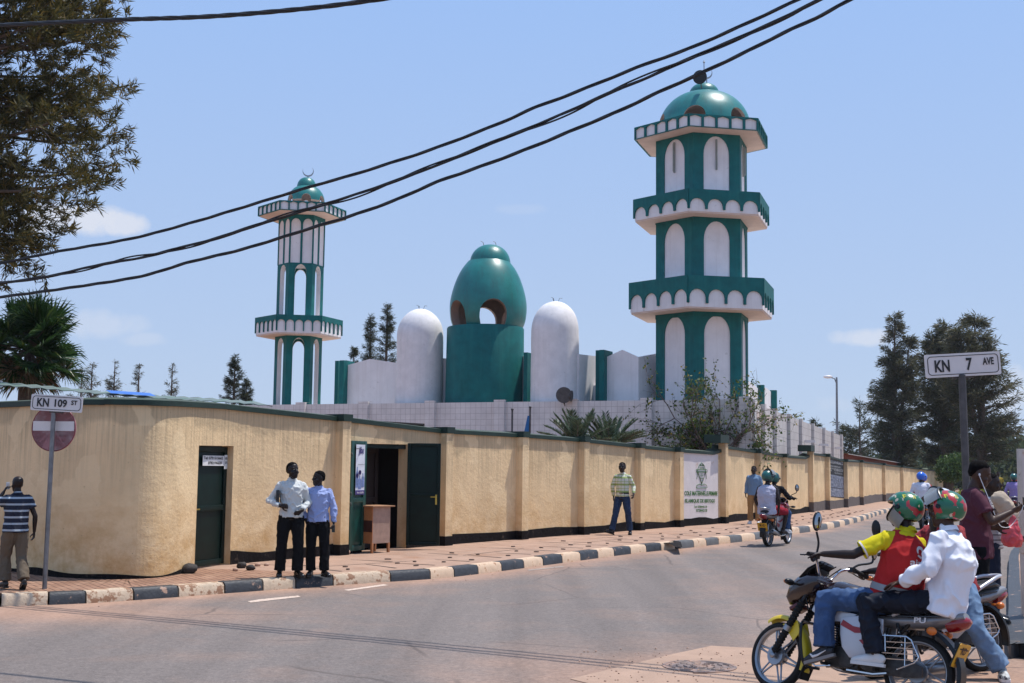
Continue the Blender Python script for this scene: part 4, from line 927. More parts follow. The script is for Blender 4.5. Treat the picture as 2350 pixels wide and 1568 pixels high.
def mdome(parent,cx,cy,z0,Rr,h,capr,caph,view,nh,hw,hh,seed=0):
    pr=[(Rr*math.cos(a)**.85,z0+h*math.sin(a)) for a in [PI/2*k/16 for k in range(15)]]; th=.12
    mb=MB(); mb.lathe(pr+[(max(a-th,.05),z-th*.4) for a,z in pr[::-1]],(cx,cy,0),64,closed=True)
    me=mb.mesh([mTEALD,mINN],True,1.2)
    for p in me.polygons:
        d=math.hypot(p.center.x-cx,p.center.y-cy); ro=float(np.interp(p.center.z,[z for a,z in pr],[a for a,z in pr]))
        if d<ro-th*.6: p.material_index=1
    tmp=bpy.data.objects.new('tmp',me); COL.objects.link(tmp); ct=MB()
    va=math.atan2(-cy,-cx)
    for k in range(6):
        a=va+R_(view)+k*R_(60); dx=Vector((math.cos(a),math.sin(a),0)); sx_=Vector((-dx.y,dx.x,0))
        ct.plate([archshape(hw,z0-.15,z0+hh,12,hw*1.05)],Vector((cx,cy,0))+dx*(Rr+.4),sx_,(0,0,1),Rr*.8)
    co_=bpy.data.objects.new('cut',ct.mesh(mINN,False)); COL.objects.link(co_)
    bo=tmp.modifiers.new('b','BOOLEAN'); bo.object=co_; bo.operation='DIFFERENCE'; bo.solver='EXACT'
    r2=dg_mesh(tmp); bpy.data.objects.remove(tmp); bpy.data.objects.remove(co_); ix_=[1 if math.hypot(p.center.x-cx,p.center.y-cy)<float(np.interp(p.center.z,[z for a,z in pr],[a for a,z in pr]))-.025 else 0 for p in r2.polygons]; r2.transform(WM[parent.name].inverted())
    r2.materials.clear(); r2.materials.append(mTEALD); r2.materials.append(mINN); r2.polygons.foreach_set('material_index',ix_); r2.set_sharp_from_angle(angle=.6)
    d=link('dome',r2,parent); zc=z0+h
    mb=MB(); mb.lathe([(capr*math.cos(a)**.8,zc-.12+(caph+.12)*math.sin(a)) for a in [PI/2*k/10 for k in range(10)]]+[(0,zc+caph)],(cx,cy,0),32); mb.build('cap',mTEALD,d,ang=1.2)
    return d,zc+caph
# --- big minaret
Yb=46.5; cx=(1614-1175)/F*Yb; cy=Yb; PH=-20
bm_=empty('minaret',(cx,cy,0),'tall broad teal and white minaret with three balconies and a wide dome','minaret')
rs=1.83
lv=[(2.5,7.60,.0),(8.4,11.1,0),(11.6,14.25,0)]
zz=lambda py,dY=0:EYE+(1072.5-py)/F*(Yb+dY)
P=hexpts(cx,cy,PH,rs-.05); m=MB(); hexprism(m,P,0,14.3); m.build('shaft',mWH,bm_,smooth=False)
for z0,z1 in ((2.5,7.55),(8.2,11.05),(11.5,14.25)):
    Pf=hexpts(cx,cy,PH,rs)
    for k in range(6):
        mid,ux,L,nn=faceframe(Pf,k); top=z1-.22; za=z0 if z0>3 else 3.6
        m=MB(); m.plate([[(-L/2,z0),(L/2,z0),(L/2,z1),(-L/2,z1)],archshape(L*.275,za+.25 if z0>3 else 3.2,top,14,L*.38)],mid,ux,(0,0,1),.05+.035)
        m.build('arched_panel',mTEAL,bm_,smooth=False)
        if z0>11:
            t=MB(); q=mid-nn*.0; t.box(V3(q,0)+Vector((0,0,z1-.92)),(.05,.07,1.15),Matrix((ux,nn,Vector((0,0,1)))).transposed()); t.tube([V3(q+nn*.06,z1-1.45),V3(q+nn*.06,z1-.4)],.02,6)
            t.build('tube_lamp',M('dusty lamp tube',(.28,.3,.27),.5),bm_,smooth=False)
for z0,z1 in ((7.3,8.4),(10.9,11.7)): m=MB(); hexprism(m,hexpts(cx,cy,PH,rs+.02),z0,z1); m.build('shaft_collar',mTEAL,bm_,smooth=False)
balcony(bm_,cx,cy,PH,2.86,rs,7.46,8.64,'scallop',4,.48); balcony(bm_,cx,cy,PH,2.70,rs,10.96,11.82,'scallop',4,.33); balcony(bm_,cx,cy,PH,2.66,rs,14.12,14.6,'panel',5,.1)
d,zt=mdome(bm_,cx+.1,cy,14.55,1.78,1.62,.58,.34,-12,6,.42,.66)
crescent(d,cx+.2,cy,zt+.12,.22,spike=.8)
# --- slim minaret
Ys=53.; sx0=(683-1175)/F*Ys; sy0=Ys
sm=empty('minaret',(sx0,sy0,0),'slim teal and white minaret with open see-through arches, on the left','minaret')
zs_=lambda py:EYE+(1062-py)/F*(Ys-.9); rr1=1.0
def openstage(z0,z1,nm,r,az0,az1):
    Pf=hexpts(sx0,sy0,0,r)
    for k in range(6):
        mid,ux,L,nn=faceframe(Pf,k); m=MB(); m.plate([[(-L/2,z0),(L/2,z0),(L/2,z1),(-L/2,z1)],archshape(L*.245,az0,az1,14,L*.36)],mid,ux,(0,0,1),.2,0,1); m.build('arched_panel',[mTEAL,mWH],sm,smooth=False)
openstage(2.0,zs_(763),'a',1.0,3.0,zs_(775)); openstage(zs_(735),zs_(601),'b',.985,zs_(722),zs_(603)+.0)
# the photo's upper stage: slender white panels
z0,z1=zs_(601),zs_(484); m=MB(); hexprism(m,hexpts(sx0,sy0,0,.96),z0,z1); m.build('shaft',mWH,sm,smooth=False)
Pf=hexpts(sx0,sy0,0,1.0)
for k in range(6):
    mid,ux,L,nn=faceframe(Pf,k); hol=[]
    for c_ in (-L*.25,L*.25): hol.append([(c_+a,b) for a,b in archshape(L*.205,z0+.02,z1-.2,10,L*.25)])
    m=MB(); m.plate([[(-L/2,z0),(L/2,z0),(L/2,z1),(-L/2,z1)]]+hol,mid,ux,(0,0,1),.06); m.build('ribbed_panel',mTEAL,sm,smooth=False)
balcony(sm,sx0,sy0,0,1.84,1,EYE+(1062-766)/F*51.4,EYE+(1062-722)/F*51.4,'scallop',5,.2); balcony(sm,sx0,sy0,0,1.87,1,EYE+(1062-478)/F*51.4,EYE+(1062-455)/F*51.4,'panel',5,.05)
d,zt=mdome(sm,sx0+.15,sy0,EYE+(1062-458)/F*53,.80,.76,.42,.34,0,6,.2,.24)
crescent(d,sx0+.2,sy0,zt-.04,.24)
# flag poles and pipe on the tiled wall
for px,y0,y1,Y,lab in ((1175,1000,940,44.,'short bare black pole standing left of the pole with the blue flag'),(1216,1000,935,43.5,'pole with a furled blue flag in front of the tiled mosque wall')):
    b=atY(px,y0,Y);b.z=.1; t_=atY(px,y1,Y); t=empty('flag_pole',b,lab,'flag pole'); m=MB(); m.tube([b,(b.x,b.y,t_.z)],.035,8); m.ell((b.x,b.y,t_.z),.05); m.build('pole',mGALD,t)
    if px>1200:
        m=MB(); m.tube([(b.x-.05,b.y,t_.z-.3),(b.x-.12,b.y,t_.z-.9),(b.x-.16,b.y,t_.z-1.6)],[.04,.09,.12],8); m.build('furled_flag',M('blue flag cloth',(.02,.12,.3),.8),t)
# low shed with corrugated roof behind the wall (left)
sh=empty('shed',(-6.8,21.5,0),'low shed with corrugated metal roof just behind the left street wall','shed')
fr=[];bk=[]
for i in range(0,60):
    f=i/59
    # simple straight eaves from left to right behind the wall
    E0=Vector((-9.6,22.0,0));E1=Vector((-4.6,23.9,0)); e=E0.lerp(E1,f); fr.append(e); bk.append(e+Vector((-.45,.9,0))*1.0)
m=MB(); zr=lambda f:3.13-.25*f+.015*math.sin(f*9)
tilt=.10
for i in range(59):
    a,b,c_,d_=fr[i],fr[i+1],bk[i+1],bk[i]
    w0=.012*math.sin(i*2.1);w1=.012*math.sin((i+1)*2.1)
    for dz,fl in ((0,False),(-.012,True)):
        q=[V3(a,zr(i/59)+w0+dz),V3(b,zr((i+1)/59)+w1+dz),V3(c_,zr((i+1)/59)+w1+dz+tilt*1.1),V3(d_,zr(i/59)+w0+dz+tilt*1.1)]
        m.quad(*(q[::-1] if fl else q))
    q=[V3(a,zr(i/59)+w0-.012),V3(b,zr((i+1)/59)+w1-.012),V3(b,zr((i+1)/59)+w1),V3(a,zr(i/59)+w0)]; m.quad(*q)
m.build('roof_sheet',M('weathered green-grey roof sheet',(.19,.23,.20),.55,.4,var=.3,scale=2,col2=(.12,.2,.14),c2s=2.,c2a=.5,c2w=.1),sh,ang=.3)
m=MB(); e0,e1=Vector((-9.5,22.3,0)),Vector((-4.7,24.1,0)); segwall(m,e0+Vector((0,.15,0)),e1+Vector((0,.15,0)),0,2.82,.15); m.build('wall',M('brown timber wall',(.12,.06,.03),.85,var=.3),sh,smooth=False)
m=MB(); a=Vector((-7.35,22.75,0)); b=Vector((-6.6,23.05,0)); m.quad(V3(a,3.03),V3(b,3.0),V3(b+Vector((-.3,.6,0)),3.09),V3(a+Vector((-.3,.6,0)),3.12)); m.build('blue_tarp',M('blue plastic sheet',(.02,.13,.5),.4),sh,smooth=False)
# far building with rust-red fascia behind the end of the wall
rb_=empty('building',(30,95,0),'low building with a rust-red roof edge behind the far end of the street wall','building')
a=atY(1938,1041,86);b=atY(2100,1069,112); t=(b-a);t.z=0;t.normalize(); nn=Vector((-t.y,t.x,0))
m=MB(); m.quad(a-Vector((0,0,.75)),b-Vector((0,0,.7)),b,a); m.quad(a-Vector((0,0,.75)),a-Vector((0,0,.75))+nn*8,a+nn*8,a); m.quad(b-Vector((0,0,.7)),b-Vector((0,0,.7))+nn*8,b+nn*8,b);m.build('fascia',M('rust red fascia',(.22,.045,.02),.7,var=.2),rb_,smooth=False)
m=MB(); m.quad(a-t*.2-nn*.3,b-nn*.3,b+nn*8+Vector((0,0,.2)),a+nn*8+Vector((0,0,.2))); m.quad(a-t*.2-nn*.3-Vector((0,0,.06)),b-nn*.3-Vector((0,0,.06)),b-nn*.3,a-t*.2-nn*.3); m.build('roof_sheet',M('grey roof edge',(.4,.38,.36),.6),rb_,smooth=False)
m=MB(); a2,b2=V3(a+nn*.4,-.3),V3(b+nn*.4,-.3); m.quad(a2,b2,V3(b2,b.z-.6),V3(a2,a.z-.6)); m.build('wall',mINN,rb_,smooth=False)
# ================= signs, lamp, board =================
def streetsign(base,top,w,h,lean,label,words,disc=False):
    t=empty('street_sign',base,label,'street sign'); b=Vector(base); tp=Vector(top)
    m=MB(); m.tube([b-Vector((0,0,.1)),tp],.032,14); m.build('pole',mGALV if disc else mGALD,t)
    m=MB(); m.lathe([(.036,0),(.04,.02),(.036,.04),(0,.05)],tp,14); m.build('pole_cap',mGALV if disc else mGALD,t)
    return t,b,tp
def rrect(w,h,r,n_=5):
    o=[]
    for cx_,cy_,a0 in ((w/2-r,h/2-r,0),(-w/2+r,h/2-r,90),(-w/2+r,-h/2+r,180),(w/2-r,-h/2+r,270)):
        for k in range(n_+1): a=R_(a0+90*k/n_); o.append((cx_+r*math.cos(a),cy_+r*math.sin(a)))
    return o
def signplate(t,TL,TR,BL,words,back=.045):
    TL,TR,BL=Vector(TL),Vector(TR),Vector(BL); ux=(TR-TL); w=ux.length; ux.normalize(); uy=(TL-BL); h=uy.length; uy=(uy-ux*uy.dot(ux)).normalized(); nn=ux.cross(uy); c=(TR+BL)/2
    m=MB(); m.plate([rrect(w,h,.02)],c,ux,uy,.03); pl=m.build('name_plate',mSIGN,t,smooth=False)
    m=MB(); bw=.008; g_=h*.09; m.plate([rrect(w-2*g_,h-2*g_,.045),rrect(w-2*g_-2*bw,h-2*g_-2*bw,.038)[::1]],c+nn*.004,ux,uy,.002); m.build('border',mINK,pl,smooth=False)
    for s_,x0,x1,y0,y1 in words: text('lettering',s_,c+ux*(w*(x0-.5))+uy*(h*(y0-.5)),ux,uy,width=w*(x1-x0),height=h*(y1-y0),mat=mINK,parent=pl,depth=.007,bold=.03)
    m=MB(); m.box(c-nn*.045-uy*(h/2+.01),(w*.28,.03,.02),Matrix((ux,nn,uy)).transposed()); m.build('bracket',mGALD,pl,smooth=False)
    return pl
b=ground(102,1352); D1=b.y
tp=atY(123,948,D1); t,_,_=streetsign(b,tp,.7,.2,0,'grey pole with white KN 109 ST plate above a faded red no-entry disc','x',True)
pl=signplate(t,atY(72,904,D1-.12),atY(190,911,D1+.0),atY(70,941,D1-.12),(('KN',.12,.35,.25,.78),('109',.46,.70,.27,.76),('ST',.78,.90,.45,.74)))
c=atY(123,983,D1+.09); m=MB(); rD=53.5/F*D1; ax=Vector((-.12,-1,0)); m.lathe([(rD*.97,0),(rD,-.012),(rD,-.02),(0,-.02)],c,48,axis=ax); dsc=m.build('no_entry_disc',M('faded red sign face',(.44,.20,.21),.6,var=.15,scale=4,col2=(.55,.40,.40),c2s=5,c2a=.5,c2w=.2),t)
m=MB(); m.lathe([(0,.001),(rD*.97,.001)],c,48,axis=ax); m.build('disc_face',dsc.data.materials[0],dsc)
m=MB(); m.torus(c,ax,rD*.985,.006,48,6); m.build('disc_rim',M('red rim',(.2,.02,.03),.5),dsc)
ux=Vector((1,-.12,0)).normalized(); m=MB(); m.box(c+Vector((0,0,.03))+ax.normalized()*.004,(rD*1.86,.006,.135),Matrix((ux,ax.normalized(),Vector((0,0,1)))).transposed()); m.build('disc_bar',mSIGN,dsc,smooth=False)
D2=14.4; tp=atY(2208,868,D2); b=atY(2231,1450,D2); b.z=gp(D2); 
t,_,_=streetsign(b,tp,.7,.2,0,'dark grey pole with white KN 7 AVE plate, on the right','x')
o=[c_ for c_ in t.children if c_.name.startswith('pole')]
m=MB(); m.tube([b,tp],.042,14)
for c_ in list(t.children):
    if c_.name.startswith('pole') and 'cap' not in c_.name: bpy.data.objects.remove(c_)
m.build('pole',mGALD,t)
signplate(t,atY(2123,815,D2),atY(2295,806,D2),atY(2125,868,D2),(('KN',.12,.32,.22,.74),('7',.54,.62,.24,.78),('AVE',.76,.91,.44,.76)))
# notice board on the right pavement, cut by the frame
b=ground(2350,1413); nbx=empty('notice_board',b,'large white framed notice board on two thin steel legs, at the right edge','notice board')
zb=EYE+(1084-1268)/F*b.y; zt=EYE+(1084-1033)/F*b.y; ux=Vector((1,-.16,0)).normalized(); R3=Matrix((ux,Vector((.16,1,0)).normalized(),Vector((0,0,1)))).transposed()
fr_=M('aged cream steel',(.5,.43,.37),.5,var=.15,col2=(.3,.2,.15),c2s=9,c2a=.63)
o=V3(b,0)
for u in (.0,1.5): m=MB(); m.box(o+ux*u+Vector((0,0,(gp(b.y)+zb)/2)),(.05,.05,zb-gp(b.y)),R3); m.build('leg',fr_,nbx,bevel=.004)
m=MB()
for u in (.0,1.5): m.box(o+ux*u+Vector((0,0,(zt+zb)/2)),(.05,.09,zt-zb),R3)
for z in (zb+.025,zt-.025): m.box(o+ux*.75+Vector((0,0,z)),(1.448,.088,.05),R3)
m.build('frame',fr_,nbx,bevel=.004); m=MB(); m.box(o+ux*.75+Vector((0,0,(zt+zb)/2)),(1.44,.03,zt-zb-.09),R3); pn=m.build('panel',M('pinkish white board',(.62,.56,.53),.5,var=.06),nbx,smooth=False)
nn=-Vector((.16,1,0)).normalized(); 
text('lettering','O',o+ux*.065+nn*.02+Vector((0,0,zt-.42)),ux,(0,0,1),height=.24,width=.2,mat=mINK,parent=pn,bold=.04,depth=0); text('lettering','A',o+ux*.065+nn*.02+Vector((0,0,zt-.92)),ux,(0,0,1),height=.24,width=.24,mat=mINK,parent=pn,bold=.04,depth=0)
# street lamp far off
def lamp(px,py0,pyb,Y,side,lab,s=1):
    tp=atY(px,py0,Y); b=V3(tp,gp(Y)-.2); t=empty('street_lamp',b,lab,'street lamp'); m=MB(); m.tube([b,(b.x-.02,b.y,tp.z*.6),(b.x,b.y,tp.z-.3),(b.x,b.y,tp.z)],[.12*s,.09*s,.07*s,.06*s],8); m.tube([(b.x,b.y,tp.z-.5*s),(b.x+side*.15*s,b.y,tp.z-.1*s),(b.x+side*.5*s,b.y,tp.z)],.04*s,6); m.build('pole',mGALV,t)
    m=MB(); m.ell((b.x+side*.62*s,b.y,tp.z+.02),(.34*s,.16*s,.12*s)); m.build('lamp_head',mSIGN,t)
lamp(1920,866,1000,88,-1,'tall grey street lamp rising behind the mosque side wall')
lamp(2252,1042,1090,150,1,'small distant street lamp before the hazy trees at the right',1.3)
# ================= cables =================
VA=Vector((-5.2,17.6,0)); VB=Vector((3.85,13.4,0)); VD=(VB-VA).normalized()
def on_plane(px,py,off=0):
    d=ray(px,py); nrm=Vector((-VD.y,VD.x,0)); o=VA+nrm*off; s_=nrm.dot(o)/nrm.dot(d); return Vector((d.x*s_,d.y*s_,EYE+d.z*s_))
mCAB=M('black cable sheath',(.008,.008,.01),.5,var=.2)
def cable(pix,off,label,strands=3,rad=.0135,pitch=1.9,name='power_cable',loose=None):
    P=[on_plane(a,b,off) for a,b in pix]
    # carry on to both sides
    d0=(P[0]-P[1]).normalized(); d1=(P[-1]-P[-2]).normalized(); P=[P[0]+d0*k+Vector((0,0,.006*k*k)) for k in (9,6,3.5,1.5)]+P+[P[-1]+d1*k for k in (1.5,4)]
    C=spline(P,14); m=MB(); cum_=[0]
    for a,b in zip(C,C[1:]): cum_.append(cum_[-1]+(b-a).length)
    # resample
    n_=int(cum_[-1]/.09); Q=[]
    for i in range(n_+1):
        s_=cum_[-1]*i/n_; k=min(len(C)-2,max(0,int(np.searchsorted(cum_,s_,side='right'))-1)); Q.append(C[k].lerp(C[k+1],(s_-cum_[k])/max(1e-6,cum_[k+1]-cum_[k])))
    for s_ in range(strands):
        pts=[]
        for i,q in enumerate(Q):
            ph=2*PI*(i*.09/pitch+s_/strands)+.5*math.sin(i*.05); t=(Q[min(i+1,len(Q)-1)]-Q[max(i-1,0)]); a,b=frame_from(t); rr_=rad*1.0
            if loose: rr_*=1+loose*max(0,math.sin(i*.031+s_*1.3))**6
            pts.append(q+a*rr_*math.cos(ph)+b*rr_*math.sin(ph))
        m.tube(pts,rad,6)
    return m.build(name,mCAB,None,label,'cable')
cable([(0,58),(260,46),(480,38),(700,20),(860,0),(1000,-22)],-3.4,'thick black twisted cable crossing the top left corner',4,.0135,1.1)
cable([(0,605),(130,578),(300,548),(430,514),(574,471),(715,428),(804,403),(903,372),(1002,339),(1147,283),(1220,250),(1300,220),(1400,180),(1480,148),(1580,112),(1700,60),(1830,0)],.25,'uppermost of the three long black cables crossing the sky',3,.0122,2.0)
cable([(0,650),(100,637),(230,608),(340,588),(400,572),(480,552),(593,516),(715,478),(804,451),(903,417),(1002,379),(1067,354),(1147,321),(1230,288),(1310,254),(1400,213),(1480,180),(1580,136),(1700,85),(1800,40),(1880,0)],0,'middle of the three long black cables, with loosely twisted strands',4,.0118,2.2,loose=2.2)
cable([(0,682),(150,662),(320,635),(430,603),(550,574),(640,547),(738,516),(804,496),(903,461),(1002,418),(1067,395),(1147,366),(1230,334),(1300,305),(1420,255),(1500,217),(1600,172),(1700,125),(1800,75),(1880,38),(1950,0)],-.25,'lowest of the three long black cables crossing the sky',3,.0122,1.7)
# ================= vegetation =================
mLGREV=leafmat('silky oak leaves',(.028,.034,.013),(.12,.10,.03),(.19,.125,.03),.4)
mLCAS=leafmat('casuarina needles',(.036,.042,.022),(.12,.115,.058),(.17,.145,.085),.35)
mLCASD=leafmat('dark casuarina needles',(.022,.032,.016),(.07,.075,.035),None,.3)
mLPALM=leafmat('palm blades',(.012,.04,.012),(.045,.10,.025),(.12,.15,.04),.3,.35)
mLDATE=leafmat('date palm leaflets',(.05,.085,.05),(.13,.17,.10),None,.25,.4)
mLBUSH=leafmat('broad shrub leaves',(.02,.045,.01),(.10,.16,.03),(.3,.22,.03),.4)
mLWOOD=leafmat('wood leaves',(.03,.05,.022),(.085,.11,.045),(.12,.15,.05),.25)
mTWIG=M('grey brown twigs',(.12,.085,.07),.9,var=.25)
mDEAD=leafmat('dry palm blades',(.16,.10,.05),(.26,.18,.10),None,.2)
def branch(mb,a,b,r0,r1,rng,bend=.12,up=.1,n_=6):
    a=Vector(a);b=Vector(b);L=(b-a).length; j=Vector(rng.normal(size=3))*L*bend
    P=[a.lerp(b,k/n_)+j*math.sin(PI*k/n_)*.5+Vector((0,0,up*L*math.sin(PI*k/n_))) for k in range(n_+1)]
    mb.tube(P,[r0+(r1-r0)*k/n_ for k in range(n_+1)],6); return P
def cas(px,pyt,Y,w,seed,label,base=None,dens=1.,mat=None,group=None,lean=0,leaders=1,bot=.12,scale=1.,rise=1.,cone=False):
    """casuarina: straight trunk, rising limbs with feathery drooping sprays"""
    rng=np.random.default_rng(seed); tp=atY(px,pyt,Y); b=V3(tp,gp(Y)-.2); b.x-=lean; h=tp.z-b.z
    t=empty('casuarina_tree',b,label,'tree',group); tm=MB(); C=[];Dv=[]
    tops=[(0,0,1.)]+[(rng.uniform(-.45,.45)*w,rng.uniform(-.3,.3)*w,rng.uniform(.8,.96)) for _ in range(leaders-1)]
    tips=[]
    for lx,ly,lf in tops:
        P=[Vector((b.x+(lean*k/8 if 0 else lean*k/8)+lx*(k/8)**1.3,b.y+ly*(k/8)**1.3,b.z+h*lf*k/8)) for k in range(9)]
        tm.tube(P,[.02*h*(1-k/8.6)+.01 for k in range(9)],7); tips.append(P)
    nb=int(34*dens*(h/12)**.5)+8
    for P in tips:
        for i in range(nb):
            f=bot+(1-bot)*rng.random()**.85; k=min(7,int(f*8)); p=P[k].lerp(P[k+1],f*8-k)
            a=rng.uniform(0,2*PI); pr=(math.sin(min(1,(1-f)/.75+.06)*PI*.62))*w*(.55+.6*rng.random())*(1 if leaders==1 else .72)
            if cone: pr=w*((1-f)/(1-bot))**.85*rng.uniform(.35,1.)+.02
            else: pr=max(pr,.02*h)
            q=p+Vector((math.cos(a)*pr,math.sin(a)*pr,pr*(.55 if f>.4 else .2)*rise*rng.uniform(.4,1.2)))
            Q=branch(tm,p,q,.006*h*(1-f)+.012,.008,rng,.1,.04,4)
            m_=int((26+70*pr/w)*dens)
            u=rng.random(m_)**.7*4; idx=np.minimum(u.astype(int),3); fr=u-idx; Qa=np.array([tuple(x) for x in Q])
            cpos=Qa[idx]*(1-fr)[:,None]+Qa[idx+1]*fr[:,None]; cpos+=rng.normal(size=(m_,3))*(.042*w+.03)*np.array([1,1,.8])
            dd=np.array([math.cos(a),math.sin(a),.15])+rng.normal(size=(m_,3))*.55; dd[:,2]-=.1; C.append(cpos);Dv.append(dd)
    C=np.concatenate(C);Dv=np.concatenate(Dv); k=len(C)
    tm.build('trunk',mTRU,t); leaves(C,Dv,rng.uniform(.3,.65,k)*scale,rng.uniform(.045,.085,k)*scale,mat or mLCAS,'crown',t,rng)
    return t
cas(2053,727,105,2.9,1,'tall dark casuarina nearest the end of the wall, left of the big right-hand trees',dens=1.9,lean=.3,leaders=3,bot=.1)
cas(2165,735,96,2.8,2,'casuarina with twin tops rising left of the KN 7 AVE plate',dens=1.8,leaders=3,bot=.2)
cas(2235,722,92,3.7,3,'large casuarina with wide drooping limbs right behind the KN 7 AVE pole',dens=1.8,lean=-.5,leaders=3,bot=.2)
# drooping right limbs of that tree
rng=np.random.default_rng(33)
cas(1972,925,112,2.2,5,'young dark pine left of the tall casuarinas',dens=1.0,mat=mLCASD)
cas(1950,985,118,2.3,6,'low bushy conifer just right of the mosque side wall',dens=1.2,mat=mLCASD)
cas(1872,965,100,.5,7,'tiny conifer tip above the side wall',dens=.6,mat=mLCASD)
for i,(px,py,Y,w,l) in enumerate(((188,850,70,1.5,'ragged casuarina right beside the fan palm'),(212,835,72,1.1,'thin leaning casuarina next to the palm'),(264,832,78,.9,'narrow casuarina, second of the thin ones past the palm'),(320,834,84,.9,'sparse see-through casuarina behind the shed roof'),(396,835,80,.75,'spindly dark casuarina standing alone behind the shed roof'),(540,815,76,.95,'dense small casuarina left of the slim minaret'),(566,872,74,.8,'lowest casuarina touching the slim minaret'),(851,727,88,1.2,'shorter of the two dark casuarinas behind the left white column'),(889,700,90,1.2,'taller of the two dark casuarinas behind the left white column'),(812,800,86,.9,'low casuarina sprig left of the pair behind the mosque'))):
    cas(px,py,Y,w*(.95 if px<500 else 1. if px<800 else 1.35),20+i,l,dens=.75 if px<500 else 1.7,mat=mLCASD if px>500 else mLCAS,group=None,bot=.62 if px<600 else .45,scale=.42 if px<800 else .55,rise=1.6,cone=True)
# far hazy wood along the road end: one mass
rng=np.random.default_rng(7); C=[];k=26000
cxs=[]
for i in range(150):
    px=1945+rng.random()*520; Y=150+rng.random()*90; top=np.interp(px,[1930,2000,2100,2200,2260,2300,2350,2470],[1040,1035,1025,1010,1000,985,995,960])+rng.random()*35
    p=atY(px,top,Y); cxs.append((p.x,p.y,p.z,2.2+rng.random()*2.))
for x,y,z,r in cxs:
    m_=330; q=rng.normal(size=(m_,3)); q/=np.linalg.norm(q,axis=1)[:,None]; q*=(rng.random(m_)**.4)[:,None]*r; q[:,2]=q[:,2]*1.0; base=np.array([x,y,z-r]); C.append(base+q)
    m2=120; z2=rng.random(m2)*max(.5,z-1)+0; C.append(np.stack([x+rng.normal(size=m2)*r*.7,y+rng.normal(size=m2)*r*.7,z2],1))
C=np.concatenate(C); k=len(C); leaves(C,rng.normal(size=(k,3)),rng.uniform(.5,1.1,k),rng.uniform(.3,.6,k),mLWOOD,'distant_wood',None,rng,label='hazy green wood closing the far end of the road',cat='wood',kind='stuff')
# topiary bush, hedge, small yellow-green shrubs
def bush(px,pyt,pyb,Y,w,label,mat,n_=2600,trunk=.35,name='shrub',leaf=.12):
    rng=np.random.default_rng(int(px)); tp=atY(px,pyt,Y); bt=atY(px,pyb,Y); b=V3(tp,min(bt.z,gp(Y)+.2)); h=tp.z-b.z
    t=empty(name,b,label,'shrub'); tm=MB()
    C=[];
    for i in range(9):
        a=rng.uniform(0,6.28); q=b+Vector((math.cos(a)*w*.3*rng.random(),math.sin(a)*w*.3,h*(trunk+(1-trunk)*rng.uniform(.3,.75)))); branch(tm,b,q,.05,.015,rng,.1,0,4)
        m_=n_//9; v=rng.normal(size=(m_,3)); v/=np.linalg.norm(v,axis=1)[:,None]; v*=(.55+.45*rng.random(m_))[:,None]; C.append(np.array(q)+v*np.array([w*.34,w*.34,h*(1-trunk)*.33]))
    C=np.concatenate(C); tm.build('trunk',mTRU,t); leaves(C,rng.normal(size=(len(C),3))+[0,0,.3],leaf*rng.uniform(.7,1.3,len(C)),leaf*.5,mat,'crown',t,rng)
bush(2181,1036,1150,85,1.9,'clipped round-topped green tree at the end of the street wall',leafmat('clipped leaves',(.03,.06,.015),(.10,.16,.04),None,.3),4200,.3,'clipped_tree',.2)
bush(2215,1128,1150,80,1.6,'yellow-green flowering shrub by the clipped tree',leafmat('yellow green leaves',(.12,.18,.02),(.35,.33,.02),None,.3),1500,.0)
bush(2240,1120,1150,88,2.2,'second yellow-green shrub behind the dark sign pole',leafmat('yellow green leaves',(.08,.14,.02),(.3,.3,.03),None,.3),1500,.0)
for i,(px,Y) in enumerate(((2140,100),(2250,104),(2290,98))): bush(px,1112+i*3,1148,Y,3.5,('low dark hedge bush past the wall end','low dark bush right of the pole','low dark bush far right by the road')[i],mLWOOD,1600,.0,'shrub',.3)
# fan palm behind the wall, left
rng=np.random.default_rng(11); pc=atY(66,800,27.); fpx=empty('fan_palm',V3(pc,0),'fan palm with a dense round crown behind the left street wall','palm')
tm=MB(); tm.tube([V3(pc,-.1),V3(pc,1.5),V3(pc,pc.z-.3)],[.22,.2,.17],10); tm.build('trunk',mTRU,fpx)
C=[];Dv=[];L=[];Wd=[];mi=[]; pet=MB()
for i in range(110):
    a=rng.uniform(0,2*PI); el=R_(rng.uniform(-70,88)); dead=el<R_(-30); d=np.array([math.cos(a)*math.cos(el),math.sin(a)*math.cos(el),math.sin(el)]); pl_=rng.uniform(.4,.85)*(1 if not dead else .8)
    hub=np.array(pc)+d*pl_+np.array([0,0,-.12 if el<.3 else 0]); pet.tube([tuple(np.array(pc)+d*.05),tuple(hub)],.012,4)
    side=np.cross(d,[0,0,1.]); 
    if np.linalg.norm(side)<.1: side=np.array([1.,0,0])
    side/=np.linalg.norm(side); upv=np.cross(side,d)
    tw=rng.uniform(-.8,.8); side,upv=side*math.cos(tw)+upv*math.sin(tw),-side*math.sin(tw)+upv*math.cos(tw)
    for k in range(26):
        th=R_(-118+236*k/25); dd=d*math.cos(th)+side*math.sin(th)+upv*.25; ln=rng.uniform(.5,.66)*(1-.25*abs(th)/2.); C.append(hub);Dv.append(dd+np.array([0,0,-.12]));L.append(ln);Wd.append(.06);mi.append(1 if dead and rng.random()<.55 else 0)
        C.append(hub+dd/np.linalg.norm(dd)*ln*.75);Dv.append(dd+np.array([0,0,-.9]));L.append(ln*.38);Wd.append(.02);mi.append(mi[-1])
pet.build('petioles',mTWIG,fpx); leaves(np.array(C),np.array(Dv),np.array(L),np.array(Wd),[mLPALM,mDEAD],'crown',fpx,rng,mi=np.array(mi))
